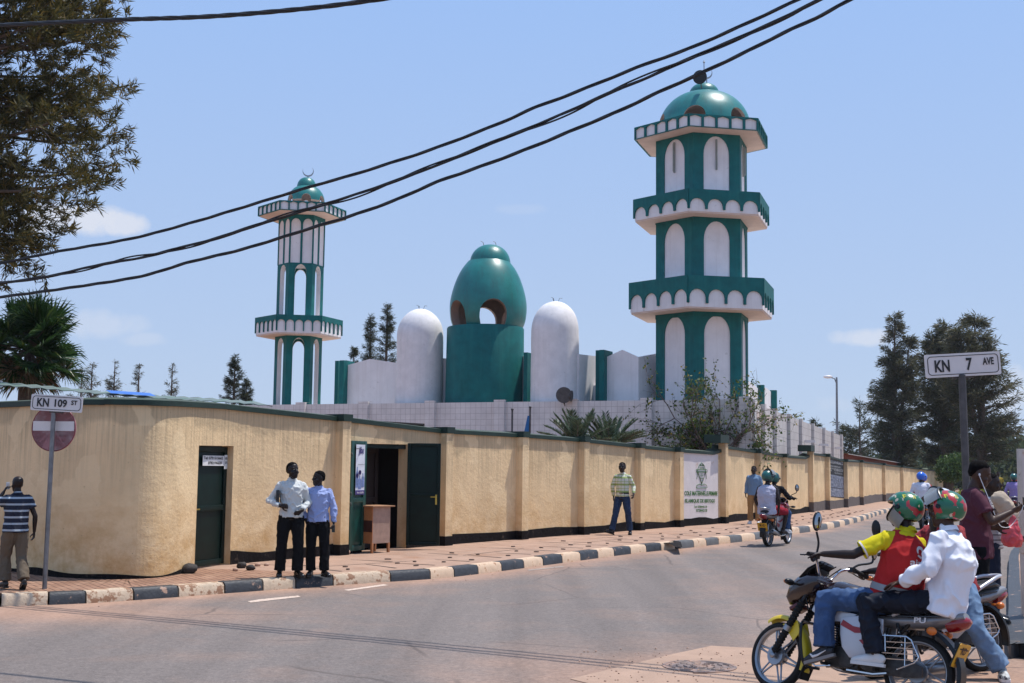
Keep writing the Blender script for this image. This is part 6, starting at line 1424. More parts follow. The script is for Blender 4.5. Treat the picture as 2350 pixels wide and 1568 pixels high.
# ================= motorcycles =================
def moto(label,loc,yaw,lean,steer,paint,panelmat,fend,plate=None,tailtxt=None,group=None,detail=True,cage=True,scale=1.,mirror=True,grab=None,ryaw=0,seat=None):
    t=empty('motorcycle',loc,label,'motorcycle',group,yaw=yaw,lean=lean,scale=scale); B=lambda m,nm,mt,par=t,**k:m.build(nm,mt,par,local=True,**k)
    FA=Vector((.655,0,.29)); RA=Vector((-.615,0,.29)); piv=Vector((.34,0,.9)); ax=Vector((-.42,0,.9)).normalized(); SR=Matrix.Translation(piv)@Matrix.Rotation(R_(steer),4,ax)@Matrix.Translation(-piv)
    def wheel(c,T,w,nm,disc=1):
        m=MB(); m.T=T; y=Vector((0,1,0)); m.lathe([(.248,-.5*w),(.262,-.52*w),(.283,-.42*w),(.295,-.2*w),(.298,0),(.295,.2*w),(.283,.42*w),(.262,.52*w),(.248,.5*w),(.243,.3*w),(.243,-.3*w)],c,48,axis=y,closed=True)
        wh=B(m,nm,mRUB,ang=1.); m=MB(); m.T=T; m.lathe([(.252,-.42*w),(.238,-.40*w),(.225,-.2*w),(.222,0),(.225,.2*w),(.238,.40*w),(.252,.42*w),(.25,0)],c,48,axis=y,closed=True); B(m,'rim',mALU,wh,ang=.8)
        m=MB(); m.T=T
        for k in range(6):
            a=2*PI*k/6+.3; d=Vector((math.cos(a),0,math.sin(a))); s_=Vector((-d.z,0,d.x)); 
            for o_ in (-.018,.018): m.tube([c+d*.05+s_*o_*1.5,c+d*.15+s_*o_,c+d*.228+s_*o_*.6],[(.012,.010),(.009,.008),(.012,.009)],6)
        m.lathe([(.06,-.05),(.075,-.03),(.075,.03),(.06,.05)],c,20,axis=y); B(m,'spokes',mALU,wh,ang=.8)
        if disc: m=MB(); m.T=T; m.lathe([(.03,.055),(.085,.055),(.09,.045),(.09,.03)],c,24,axis=y); B(m,'hub',mALU,wh)
        return wh
    wheel(FA,SR,.078,'front_wheel'); wheel(RA,None,.095,'rear_wheel')
    if not detail: pass
    # forks with rubber gaiters
    for y in (-.085,.085):
        m=MB(); m.T=SR; top=Vector((.29,y,.98)); bt=Vector((.655,y,.285)); d=bt-top; m.tube([top,top+d*.45],.021,10); fk=B(m,'fork_leg',mBLK)
        m=MB(); m.T=SR; L=d.length; k=34; m.tube([top+d*(.30+.66*i/k) for i in range(k+1)],[.036 if i%2 else .027 for i in range(k+1)],10); B(m,'gaiter',mRUB,fk,ang=.2)
        m=MB(); m.T=SR; m.ell(bt,(.03,.02,.03)); m.tube([top+d*.62+Vector((0,0,0)),top+d*.68],.038,10); B(m,'fork_clamp',mALU,fk)
    # front mudguard: arc over the tyre
    m=MB(); m.T=SR; n1=22; vs=[]; W7=[(-.062,-.028),(-.055,.0),(-.03,.012),(0,.016),(.03,.012),(.055,0),(.062,-.028)]
    for i in range(n1+1):
        a=R_(62+ (200-62)*i/n1+0); rr_=.335+ .012*math.sin(i*.3)
        wf=1-.55*max(0,1-i/4) if i<4 else 1
        for y,dz in W7: vs.append(FA+Vector(((rr_+dz*1.0)*math.cos(a),y*wf,(rr_+dz)*math.sin(a))))
    m.add(vs,[(i*7+j,i*7+j+1,(i+1)*7+j+1,(i+1)*7+j) for i in range(n1) for j in range(6)]); B(m,'front_mudguard',fend,ang=1.)
    # side blade of the mudguard behind the fork (visible flank)
    m=MB(); m.T=SR
    for s_ in (1,-1): m.plate([[(.60,.56),(.44,.60),(.40,.50),(.46,.42),(.55,.52)]],(0,s_*.066,0),(1,0,0),(0,0,1),.006)
    B(m,'mudguard_blade',fend,smooth=False)
    m=MB(); m.T=SR; m.box((.335,0,.17),(.012,.13,.13),Matrix.Rotation(-.35,3,'Y')); B(m,'mud_flap',mRUB,smooth=False)
    # headlight cowl
    m=MB(); m.T=SR; m.tube([(.24,0,.95),(.34,0,.93),(.44,0,.89),(.52,0,.84),(.56,0,.79),(.555,0,.74)],[(.13,.06),(.15,.12),(.145,.13),(.125,.11),(.10,.07),(.06,.03)],16,lat=(0,1,0)); cw=B(m,'headlight_cowl',paint,ang=1.2)
    m=MB(); m.T=SR; m.tube([(.26,0,1.12),(.36,0,1.05),(.45,0,.97)],[(.10,.02),(.135,.03),(.12,.03)],12,lat=(0,1,0)); B(m,'fly_screen',mBLK,cw,ang=1.2)
    m=MB(); m.T=SR; m.ell((.545,0,.85),(.05,.1,.075),Matrix.Rotation(.4,3,'Y')); B(m,'headlight',M('headlight glass',(.4,.42,.44),.1,.4),cw)
    m=MB(); m.T=SR; m.box((.5,0,.72),(.1,.16,.035),Matrix.Rotation(.5,3,'Y')); B(m,'cowl_chin',M('dark red plastic',(.1,.008,.01),.3),cw,bevel=.008)
    mORG=M('orange indicator lens',(.55,.14,.02),.25)
    for y in (-1,1):
        m=MB(); m.T=SR; m.tube([(.42,y*.12,.90),(.44,y*.19,.90)],.012,8); m.ell((.45,y*.235,.90),(.034,.06,.028)); ind=B(m,'front_indicator',mBLK); m=MB(); m.T=SR; m.ell((.468,y*.235,.90),(.026,.052,.022)); B(m,'lens',mORG,ind)
    # handlebar
    m=MB(); m.T=SR; hb=spline([(.14,.40,1.11),(.18,.27,1.135),(.235,.17,1.10),(.26,.08,1.0),(.26,0,.985),(.26,-.08,1.0),(.235,-.17,1.10),(.18,-.27,1.135),(.14,-.40,1.11)],5); m.tube(hb,.0125,10); hbo=B(m,'handlebar',mCHR)
    for y in (-1,1):
        m=MB(); m.T=SR; m.tube([(.135,y*.415,1.107),(.17,y*.29,1.132)],.019,10); B(m,'grip',mRUB,hbo)
        m=MB(); m.T=SR; m.box((.185,y*.255,1.13),(.05,.055,.045)); m.tube([(.20,y*.26,1.13),(.235,y*.33,1.12),(.205,y*.43,1.095)],.006,6); B(m,'lever',mBLK,hbo)
        if mirror:
            m=MB(); m.T=SR; m.tube(spline([(.185,y*.25,1.14),(.17,y*.26,1.24),(.175,y*.30,1.33)] if y>0 else [(.185,y*.25,1.14),(.16,y*.30,1.19),(.12,y*.42,1.24),(.12,y*.44,1.28)],5),.0095,8); mr_=B(m,'mirror_stem',mBLK,hbo)
            c=Vector((.175,y*.31,1.42)) if y>0 else Vector((.12,y*.45,1.36)); m=MB(); m.T=SR; Rr2=Matrix.Rotation(R_(-8*y),3,'Z'); m.ell(c,(.018,.052,.088),Rr2); mh_=B(m,'mirror',mBLK,hbo); m=MB(); m.T=SR; m.ell(c-Vector((.009,0,0)),(.013,.042,.075),Rr2); B(m,'mirror_glass',M('mirror glass',(.35,.36,.37),.04,1.),hbo)
    m=MB(); m.T=SR
    for k,(y0,y1) in enumerate(((.1,.05),(-.12,-.03),(.05,-.06),(-.05,.08))): m.tube(spline([(.2,y0,1.11),(.36,y0*1.2,1.02),(.38,y1,.85),(.33,y1,.7)],5),.0055,5)
    B(m,'cables',mBLK)
    m=MB(); m.T=SR; m.box((.3,0,1.03),(.06,.13,.07)); B(m,'instrument_panel',mBLK,bevel=.01)
    # frame, engine
    m=MB()
    for P in ([(.29,0,.88),(.1,0,.80),(-.35,0,.70),(-.8,0,.74)],[(.3,0,.80),(.2,0,.5),(.1,0,.27),(-.2,0,.25),(-.3,0,.4),(-.35,0,.68)],[(-.3,.07,.38),(-.6,.1,.72)],[(-.3,-.07,.38),(-.6,-.1,.72)]): m.tube(spline(P,4),.018,8)
    B(m,'frame',mBLK)
    m=MB(); m.box((.02,0,.34),(.3,.2,.18)); m.lathe([(.0,-.13),(.085,-.13),(.09,-.1),(.09,.1),(.085,.13),(0,.13)],(-.04,0,.34),24,axis=(0,1,0)); m.box((.11,0,.40),(.12,.1,.06)); 
    for k in range(9): m.box((.125+.006*k,0,.43+.022*k),(.15,.17,.009),Matrix.Rotation(-.2,3,'Y'))
    m.box((.18,0,.64),(.11,.12,.06)); m.box((.06,0,.5),(.06,.09,.2)); B(m,'engine',mENG,bevel=.003)
    m=MB(); m.tube(spline([(.2,-.05,.5),(.27,-.08,.42),(.2,-.12,.26),(-.1,-.14,.235),(-.35,-.16,.27)],5),.021,10); ex=B(m,'exhaust_pipe',mCHR); m=MB(); m.tube([(-.3,-.165,.265),(-.36,-.17,.275),(-.78,-.185,.37),(-.8,-.186,.374)],[.022,.045,.05,.04],16); B(m,'silencer',mALU,ex); m=MB(); m.tube([(-.801,-.186,.374),(-.81,-.187,.376)],[.028,.028],12); B(m,'silencer_mouth',mBLK,ex)
    # swing arm, chain guard, shock
    m=MB(); 
    for y in (.085,-.085): m.beam((-.2,y,.32),(-.64,y,.285),.03,.045)
    B(m,'swing_arm',mALU,bevel=.004); m=MB(); m.plate([[(-.18,.33),(-.25,.40),(-.55,.385),(-.7,.33),(-.7,.25),(-.55,.23),(-.25,.24),(-.18,.27)]],(0,.125,0),(1,0,0),(0,0,1),.03); B(m,'chain_guard',mENG,bevel=.005)
    for y in (.12,-.12):
        m=MB(); m.tube([(-.57,y,.31),(-.46,y,.66)],.013,8); sk_=B(m,'shock_absorber',mBLK); m=MB(); m.tube([(-.57+.0024*i*1.1,y+.027*math.cos(i*.9),.34+.0074*i*.9) if 0 else (-.56+.09*i/70,y+.028*math.cos(i*.75),.36+.27*i/70+.0) for i in range(71)],.005,5); B(m,'spring',mCHR,sk_)
    # tank, side panel, tail
    m=MB(); m.tube([(.26,0,.86),(.22,0,.875),(.1,0,.875),(-.05,0,.85),(-.17,0,.79),(-.21,0,.74)],[(.05,.04),(.115,.085),(.14,.105),(.13,.1),(.09,.07),(.05,.02)],20,lat=(0,1,0)); B(m,'fuel_tank',paint,ang=1.2)
    for y in (1,-1):
        sg=y
        m=MB(); m.plate([[(.26,.80),(.05,.72),(-.12,.70),(-.02,.63),(.18,.62),(.30,.70)]],(0,sg*.128,0),(1,0,0),(0,0,1),.02); B(m,'tank_panel',panelmat[0],bevel=.008)
        m=MB(); m.plate([[(.02,.66),(-.2,.70),(-.36,.68),(-.36,.52),(-.30,.40),(-.20,.335),(-.08,.34),(-.01,.42),(.015,.53)]],(0,sg*.150 if sg>0 else -.128,0),(1,0,0),(0,0,1),.022); spn=B(m,'side_panel',panelmat[0],bevel=.008)
        m=MB(); m.plate([[(.012,.60),(-.01,.645),(-.10,.60),(-.22,.585),(-.30,.60),(-.24,.555),(-.12,.545)]],(0,sg*.174 if sg>0 else -.133,0),(1,0,0),(0,0,1),.004); m.plate([[(-.16,.49),(-.35,.555),(-.35,.47),(-.24,.42)]],(0,sg*.174 if sg>0 else -.133,0),(1,0,0),(0,0,1),.004); B(m,'side_stripe',panelmat[1],spn,smooth=False)
    m=MB(); m.tube([(.0,0,.80),(-.12,0,.775),(-.35,0,.765),(-.55,0,.79),(-.8,0,.82),(-.9,0,.80)],[(.07,.025),(.125,.045),(.14,.05),(.135,.05),(.115,.045),(.07,.02)],18,lat=(0,1,0)); B(m,'seat',seat or M('black vinyl seat',(.012,.012,.013),.35,bump=.15,bscale=20),ang=1.2)
    m=MB(); m.tube([(-.28,0,.685),(-.45,0,.68),(-.7,0,.70),(-.88,0,.735),(-.985,0,.765)],[(.12,.055),(.128,.062),(.115,.065),(.095,.062),(.07,.035)],18,lat=(0,1,0)); tl_=B(m,'tail_cowl',mTAILS,ang=1.2)
    for y in (.122,-.122): m=MB(); m.tube([(-.3,y,.712),(-.6,y*.985,.726),(-.82,y*.80,.75)],.006,6); B(m,'tail_stripe',mMAR,tl_)
    m=MB(); m.tube([(-.84,0,.685),(-.90,0,.70),(-.985,0,.725),(-1.02,0,.735)],[(.085,.06),(.095,.066),(.075,.05),(.03,.02)],16,lat=(0,1,0)); tlm=B(m,'tail_lamp',M('red tail lamp',(.22,.006,.008),.15,coat=.5),ang=1.2)
    if tailtxt: text('lettering',tailtxt,(-.60,.1275,.675),(-1,-.0,0.05),(0,0,1),height=.045,width=.10,mat=mSIGN,parent=tl_,bold=.03,local=True,depth=.0)
    m=MB(); m.tube(spline([(-.42,.135,.72),(-.58,.14,.80),(-.80,.12,.885),(-.93,.05,.90),(-.93,-.05,.90),(-.80,-.12,.885),(-.58,-.14,.80),(-.42,-.135,.72)],5),.019,10,lat=None); B(m,'grab_rail',grab or M('silver painted rail',(.42,.42,.44),.35,.6))
    for y in (1,-1):
        m=MB(); m.tube([(-.76,y*.08,.63),(-.77,y*.15,.62)],.011,8); m.ell((-.77,y*.175,.62),(.042,.04,.034)); B(m,'rear_indicator',mORG)
    # rear mudguard and plate
    m=MB(); n1=16; vs=[]
    for i in range(n1+1):
        a=R_(100+ (195-100)*i/n1); rr_=.35
        for y in (-.07,-.06,0,.06,.07): vs.append(RA+Vector(((rr_+(.0 if abs(y)<.065 else -.03))*math.cos(a)-.02*i/n1,y,(rr_+(.0 if abs(y)<.065 else -.03))*math.sin(a)+.02)))
    m.add(vs,[(i*5+j,(i+1)*5+j,(i+1)*5+j+1,i*5+j+1) for i in range(n1) for j in range(4)]); B(m,'rear_mudguard',mBLK,ang=1.)
    if plate:
        n0=Vector((-.93,0,-.36)).normalized(); up=Vector((.30,0,.95)).normalized() ; up=(up-n0*up.dot(n0)).normalized(); ux=Vector((0,-1,0)); c=Vector((-.955,0,.455)); m=MB(); m.plate([rrect(.235,.20,.02)],c,ux,up,.006)
        pmt=M('yellow number plate',(.62,.32,.015),.4,var=.1,scale=15,col2=(.35,.16,.02),c2s=14,c2a=.63); pp=B(m,'number_plate',pmt,smooth=False)
        m=MB(); m.box(c-n0*.03+up*.07,(.05,.18,.06)); m.plate([rrect(.245,.21,.02)],c-n0*.008,ux,up,.01); B(m,'plate_holder',mBLK,smooth=False)
        for j,(s_,w_) in enumerate(plate): text('lettering',s_,c+up*(.012-.085*j)-ux*w_/2+n0*.002,ux,up,width=w_,height=.062,mat=M('plate ink',(.06,.02,.01),.6),parent=pp,bold=.02,local=True,depth=.002)
    # saree guard cage, pegs, stand
    if cage:
        m=MB(); y=.215; r=.0075; O_=[(-.38,y,.545),(-.58,y,.555),(-.625,y,.53),(-.69,y,.40),(-.66,y,.355),(-.52,y,.29)]; m.tube(O_,r,7)
        for k in range(4): z=.51-.045*k; x1=-.64-.016*k; m.tube([(-.38,y,z-.012),(x1,y,z)],.005,5)
        m.tube([(-.57,y,.55),(-.58,y,.31)],.005,5); m.tube([(-.4,y,.56),(-.41,y,.42)],.006,5); m.tube([(-.42,.1,.55),(-.42,y,.55)],r,5); m.tube([(-.52,.1,.3),(-.52,y,.29)],r,5); B(m,'leg_guard',mCHR)
    for y in (1,-1):
        m=MB(); m.tube([(.12,y*.11,.27),(.13,y*.24,.27)],.013,8); B(m,'foot_peg',mRUB); m=MB(); m.tube([(-.33,y*.13,.27),(-.33,y*.24,.265)],.013,8); B(m,'foot_peg',mRUB)
    m=MB(); m.tube([(.1,.13,.26),(.22,.16,.24),(.26,.17,.27)],.008,6); m.tube([(-.05,.13,.24),(-.3,.17,.23),(-.42,.18,.25)],.011,6); B(m,'side_stand',mCHR)
    if fend: 
        m=MB(); m.tube(spline([(.36,-.16,.60),(.40,0,.60),(.36,.19,.58),(.34,.22,.40),(.30,.20,.24),(.2,.12,.22)],4),.013,8); B(m,'crash_bar',mBLK)
    return t
mSILV=M('silver white panel paint',(.50,.50,.53),.28,.25,var=.04,coat=.3); mREDP=M('deep red decal',(.28,.012,.02),.3); mTAILS=M('dull silver tail paint',(.22,.215,.22),.32,.4,coat=.3); mMAR=M('black maroon paint',(.014,.005,.006),.22,coat=.6,var=.1)
mYEL=M('yellow mudguard paint',(.66,.47,.02),.35,var=.08,scale=5,col2=(.35,.3,.08),c2s=6,c2a=.66); mREDM=M('red tank paint',(.2,.01,.015),.25,coat=.5)
ML=Vector((2.85,10.69,-.13)); 
moto('maroon, white and silver motorcycle with yellow front mudguard ridden by two people in the foreground',ML,140,11,-14,mMAR,(mSILV,mREDP),mYEL,plate=(('RD',.10),('911 L',.19)),tailtxt='PU')
mDN=cloth('blue denim',(.045,.085,.18),var=.25,scale=5,col2=(.10,.17,.30),c2s=3,c2a=.5,c2w=.2); mDNL=cloth('light blue denim',(.14,.22,.34),var=.3,scale=4,col2=(.32,.4,.5),c2s=2.5,c2a=.52,c2w=.2)
mYSH=cloth('yellow polo shirt',(.62,.52,.015)); mRVEST=cloth('red vest cloth',(.42,.022,.022)); mREFL=M('grey reflective band',(.25,.25,.26),.4,.3)
mWSH=cloth('white cotton shirt',(.74,.74,.79),.8,.03); mDKT=cloth('black jeans',(.010,.013,.022),.6,var=.3)
# --- driver of the foreground motorcycle
d1=dict(pelvis=(-.36,0,.84),chest=(-.44,0,1.17),neck=(-.43,0,1.44),head=(-.41,0,1.60),sL=(-.33,.165,1.345),sR=(-.50,-.15,1.345),eL=(-.12,.30,1.18),eR=(-.17,-.33,1.14),wL=(.135,.345,1.165),wR=(.03,-.36,1.12),
 hdL=(1,.12,-.12),hdR=(1,-.15,-.25),pnL=(0,0,-1),pnR=(0,0,-1),curlL=.75,curlR=.9,point='L',hL=(-.33,.10,.83),hR=(-.33,-.10,.83),kL=(.15,.20,.80),kR=(.15,-.22,.80),aL=(.14,.19,.385),aR=(.12,-.19,.385),fL=4,fR=-4,fpL=-.38,fpR=-.3,look=(4,0))
mRACE=M('black trainer with grey sole',(.014,.015,.02),.5); 
t,V,Q,Rm=person('person driving the foreground motorcycle in yellow shirt, red vest and blue jeans',ML,140,d1,dict(skin=mSK[0],shirt=mYSH,trousers=mDN,shoes=mRACE,sole=M('grey brown sole',(.22,.2,.19),.6),sleeve='short',slen=.72,hair=False,loose=.024,girth=1.0,hem=.05,tl=.032,collar=True,wr=.018,wsc=6,hs=1.1,twr=.014),lean=11,vox=.009,seed=1)
# red vest over the shirt, open at the arms
vb=MB(); lc=(V['sL']-V['sR']).normalized(); pe,ch,ne=V['pelvis'],V['chest'],V['neck']; sm_=(V['sL']+V['sR'])/2; 
vb.tube([pe+Vector((0,0,-.02)),pe.lerp(ch,.35),ch,sm_.lerp(ch,.3),sm_+(ne-sm_)*.25,ne.lerp(sm_,.15)],[(.225,.19),(.218,.184),(.212,.188),(.19,.172),(.15,.13),(.09,.09)],20,lat=lc)
vest=link('vest',remesh(vb,.010,mRVEST,4,.012,6,5),t)
bt_=BVHTree.FromPolygons([v.co for v in vest.data.vertices],[tuple(p.vertices) for p in vest.data.polygons])
for z0,z1 in ((.08,.135),(-.03,.02)):
    m=MB(); k_=64; vs=[]; a=pe.lerp(ch,z0/.33); b=pe.lerp(ch,z1/.33); u_=(ch-pe).normalized(); fw=lc.cross(u_)
    for c0_ in (a,b):
        for j in range(k_):
            d_=lc*math.cos(2*PI*j/k_)+fw*math.sin(2*PI*j/k_); h_=bt_.ray_cast(c0_+d_*.5,-d_,.6); q=h_[0]+d_*.006 if h_[0] is not None else c0_+d_*.21; vs.append(q)
    m.add(vs,[(j,(j+1)%k_,k_+(j+1)%k_,k_+j) for j in range(k_)]); m.build('reflective_band',mREFL,t,local=True)
bn=(-(fw if fw.x>0 else -fw)); bn.z=0; bn.normalize(); tx_=-lc; tx_.z=0; tx_.normalize()
if tx_.cross(Vector((0,0,1))).dot(bn)<0: tx_=-tx_
cc_=ch+Vector((0,0,0))
decal('airtel',vest,cc_+tx_*.02+Vector((0,0,-.03)),tx_,(0,0,1),.20,.055,mSIGN)
decal('F1044',vest,cc_+tx_*.02+Vector((0,0,-.135)),tx_,(0,0,1),.26,.075,M('pale pink print',(.6,.25,.25),.7))
m=MB(); a_=[R_(x) for x in range(-60,215,12)]; c9=cc_+tx_*.02+Vector((0,0,.09)); m.tube([c9+tx_*.034*math.cos(x)+Vector((0,0,.038*math.sin(x))) for x in a_],[.005+.008*math.sin(PI*i/(len(a_)-1)) for i in range(len(a_))],6); m.tube([c9-tx_*.032+Vector((0,0,-.03)),c9+Vector((0,0,-.048)),c9+tx_*.022+Vector((0,0,-.036))],[.008,.009,.004],6)
decal('',vest,None,tx_,(0,0,1),0,0,None,mesh=m.build('vest_emblem',mSIGN,vest,local=True),lift=.005)
for s_ in 'L':
    m=MB(); S_,E_=V['s'+s_],V['e'+s_]; a=S_.lerp(E_,.68);b=S_.lerp(E_,.73); m.tube([a,b],[.081,.081],20,cap=False); m.build('sleeve_trim',mSIGN,t,local=True)
# swoosh-like pale curve on the trainer
A_=V['aL']; m=MB(); m.tube([(A_.x+.10,A_.y+.045,A_.z-.055),(A_.x+.07,A_.y+.052,A_.z-.075),(A_.x+.03,A_.y+.05,A_.z-.058),(A_.x-.04,A_.y+.045,A_.z-.01)],[.006,.013,.009,.003],6); m.build('shoe_mark',mSIGN,t,local=True)
h=helmet(t,Q,Rm,(-.42,0,1.635),mHG,.145,mVIS,M('cream helmet edge',(.4,.33,.22),.6),vis_up=-48)
mYL=M('yellow sticker',(.55,.5,.03),.5); 
for i,ch_ in enumerate('FN'): decal(ch_,h,Vector((-.46,.10,1.70))+Vector((-.66,-.75,0))*(.075*i-.01),(-.66,-.75,0),(.1,-.1,1),.022,.038,mYL)
# --- passenger
d2=dict(pelvis=(-.80,0,.87),chest=(-.87,0,1.20),neck=(-.80,0,1.46),head=(-.76,0,1.615),sL=(-.80,.185,1.37),sR=(-.80,-.185,1.37),eL=(-.76,.30,1.10),eR=(-.70,-.30,1.10),wL=(-.52,.25,.985),wR=(-.48,-.22,.98),hdL=(1,.03,-.32),hdR=(1,.2,-.3),pnL=(.0,-.2,-1),pnR=(0,.2,-1),curlL=.22,curlR=.3,
 hL=(-.76,.10,.86),hR=(-.76,-.10,.86),kL=(-.235,.25,.80),kR=(-.235,-.26,.80),aL=(-.335,.225,.375),aR=(-.335,-.225,.375),fL=6,fR=-6,look=(0,-4))
t,V,Q,Rm=person('person riding pillion on the foreground motorcycle in white shirt and black jeans',ML,140,d2,dict(skin=mSK[1],shirt=mWSH,trousers=mDKT,shoes=mSHW,sole=mSHW,hair=False,loose=.042,girth=1.0,hem=.1,tl=.02,collar=True,wr=.022,wsc=5,hs=1.05,twr=.016,twsc=8),lean=11,vox=.009,seed=2)
h=helmet(t,Q,Rm,(-.775,0,1.65),mHG2,.147,mVIS,M('cream helmet edge',(.4,.33,.22),.6),vis_up=62)
for i,ch_ in enumerate('FN'): decal(ch_,h,Vector((-.81,.10,1.71))+Vector((-.66,-.75,0))*(.075*i-.01),(-.66,-.75,0),(.1,-.1,1),.022,.038,mYL)
# --- second motorcycle with a rider in red, behind
M2=Vector((4.02,12.02,-.13)); moto('silver and black motorcycle standing behind the foreground one, rear rack towards the kerb',M2,205,4,6,mMAR,(mSILV,mREDP),mBLK,plate=None,mirror=True,grab=mSILV)
mRJK=M('red checked jacket',(.3,.02,.025),.85,var=.3,scale=20,col2=(.12,.006,.01),c2s=22,c2a=.52,c2w=.04,bump=.3,bscale=14)
d3=dict(pelvis=(-.22,0,.84),chest=(-.24,0,1.17),neck=(-.2,0,1.42),head=(-.15,0,1.58),sL=(-.2,.19,1.34),sR=(-.2,-.19,1.34),eL=(-.0,.34,1.12),eR=(.0,-.33,1.12),wL=(.14,.34,1.16),wR=(.14,-.34,1.16),hdL=(1,0,-.2),hdR=(1,0,-.2),pnL=(0,0,-1),pnR=(0,0,-1),curlL=.8,curlR=.8,hL=(-.22,.1,.84),hR=(-.22,-.1,.84),kL=(-.12,.40,.50),kR=(.2,-.22,.78),aL=(-.42,.47,.09),aR=(.15,-.2,.37),fL=52,fR=0,look=(0,0))
d3.update(kL=(-.24,.33,.46)); d3.update(pelvis=(-.34,0,.86),hL=(-.34,.1,.84),hR=(-.34,-.1,.84))
t,V,Q,Rm=person('person in red checked jacket and white-blue helmet astride the second motorcycle',M2,205,d3,dict(skin=mSK[0],shirt=mRJK,trousers=mDNL,shoes=M('grey and white trainer',(.42,.42,.4),.6,var=.4,scale=30,col2=(.04,.04,.05),c2s=18,c2a=.5),sole=mSHW,hair=False,loose=.035,girth=1.08,tl=.035,twr=.012,collar=True),vox=.0115,seed=3)
helmet(t,Q,Rm,(-.17,0,1.615),mHWB,.148,mVIS,None,vis_up=50)
# --- far motorcycle on the road, RC 397 Q
g1=ground(1762,1254,-.15); g2=ground(1806,1248,-.15); mid=(g1+g2)/2; mid.z=gp(mid.y)-.15; yw=math.degrees(math.atan2(g2.y-g1.y,g2.x-g1.x))
moto('red and silver motorcycle RC 397 Q ridden away along the road by two people',mid,yw,0,3,mREDM,(mSILV,mREDP),mBLK,plate=(('R C',.12),('397 Q',.19)),cage=False)
dd=dict(pelvis=(-.3,0,.86),chest=(-.27,0,1.19),neck=(-.2,0,1.43),head=(-.15,0,1.58),sL=(-.2,.19,1.35),sR=(-.2,-.19,1.35),eL=(.0,.31,1.12),eR=(.0,-.31,1.12),wL=(.12,.34,1.14),wR=(.12,-.34,1.14),hdL=(1,0,-.2),hdR=(1,0,-.2),pnL=(0,0,-1),pnR=(0,0,-1),curlL=.8,curlR=.8,hL=(-.3,.1,.85),hR=(-.3,-.1,.85),kL=(.16,.22,.76),kR=(.16,-.22,.76),aL=(.1,.2,.37),aR=(.1,-.2,.37),look=(0,0))
dp=dict(pelvis=(-.66,0,.87),chest=(-.68,0,1.2),neck=(-.62,0,1.46),head=(-.57,0,1.61),sL=(-.62,.20,1.38),sR=(-.62,-.20,1.38),eL=(-.66,.30,1.10),eR=(-.66,-.30,1.10),wL=(-.52,.27,.88),wR=(-.58,-.26,.86),hdL=(.6,-.1,-.6),hdR=(.3,.1,-.9),hL=(-.64,.1,.86),hR=(-.64,-.1,.86),kL=(-.18,.30,.80),kR=(-.2,-.31,.80),aL=(-.26,.24,.38),aR=(-.26,-.24,.36),look=(-18,0))
t,V,Q,Rm=person('person in black shirt and blue jeans driving motorcycle RC 397 Q',mid,yw,dd,dict(skin=mSK[0],shirt=cloth('black shirt',(.012,.012,.015)),trousers=mDN,shoes=mSHW,sole=mSHW,hair=False,eyes=False),vox=.013,seed=4); helmet(t,Q,Rm,(-.17,0,1.60),mHT,.14,None)
t,V,Q,Rm=person('person riding pillion in white vest top and red shorts on motorcycle RC 397 Q',mid,yw,dp,dict(skin=mSK[0],shirt=cloth('pale grey vest cloth',(.44,.43,.52)),trousers=cloth('red shorts',(.24,.012,.025)),tlen=.12,shoes=mSK[0],sole=mBLK,sleeve='none',hair=False,eyes=False,girth=1.27,loose=.016,hem=.12),vox=.012,seed=5); helmet(t,Q,Rm,(-.585,0,1.64),mHT,.152,mVIS,None,vis_up=78)
# --- blue-helmet pair farther on
def pair(px,py,Y,yaw,l1,l2,lm,s1,s2,h1,h2,sc=1.,only=False):
    p=atY(px,py,Y); loc=Vector((p.x+.2,Y,gp(Y)-.15)); moto(lm,loc,yaw,0,0,mREDM,(mSILV,mREDP),mBLK,cage=False,mirror=False)
    t,V,Q,Rm=person(l1,loc,yaw,dp,dict(skin=mSK[0],shirt=s1,trousers=mTRB,shoes=mSHB,hair=False,eyes=False,loose=.03),vox=.016,seed=6,scale=sc); helmet(t,Q,Rm,(-.585,0,1.64),h1,.145,None)
    q=dict(dd); t,V,Q,Rm=person(l2,loc,yaw,q,dict(skin=mSK[0],shirt=s2,trousers=mDN,shoes=mSHB,hair=False,eyes=False),vox=.016,seed=7,scale=sc); helmet(t,Q,Rm,(-.17,0,1.60),h2,.145,None)
pair(2105,1092,39.5,64,'person with blue helmet and white shirt riding pillion down the road','blue-helmeted person driving, partly hidden by the pillion rider in white','motorcycle carrying the two people with blue helmets',cloth('white shirt far',(.62,.62,.68)),mRVEST,mHBL,mHBL,1.0)
pair(2316,1089,48,66,'person in lilac shirt and dark green helmet on a distant motorcycle, seen from behind','person with red helmet driving the distant motorcycle in front of the lilac shirt','distant motorcycle carrying the lilac shirt and red helmet riders',cloth('lilac shirt',(.26,.2,.42)),mRVEST,mHT,mHR,1.0)
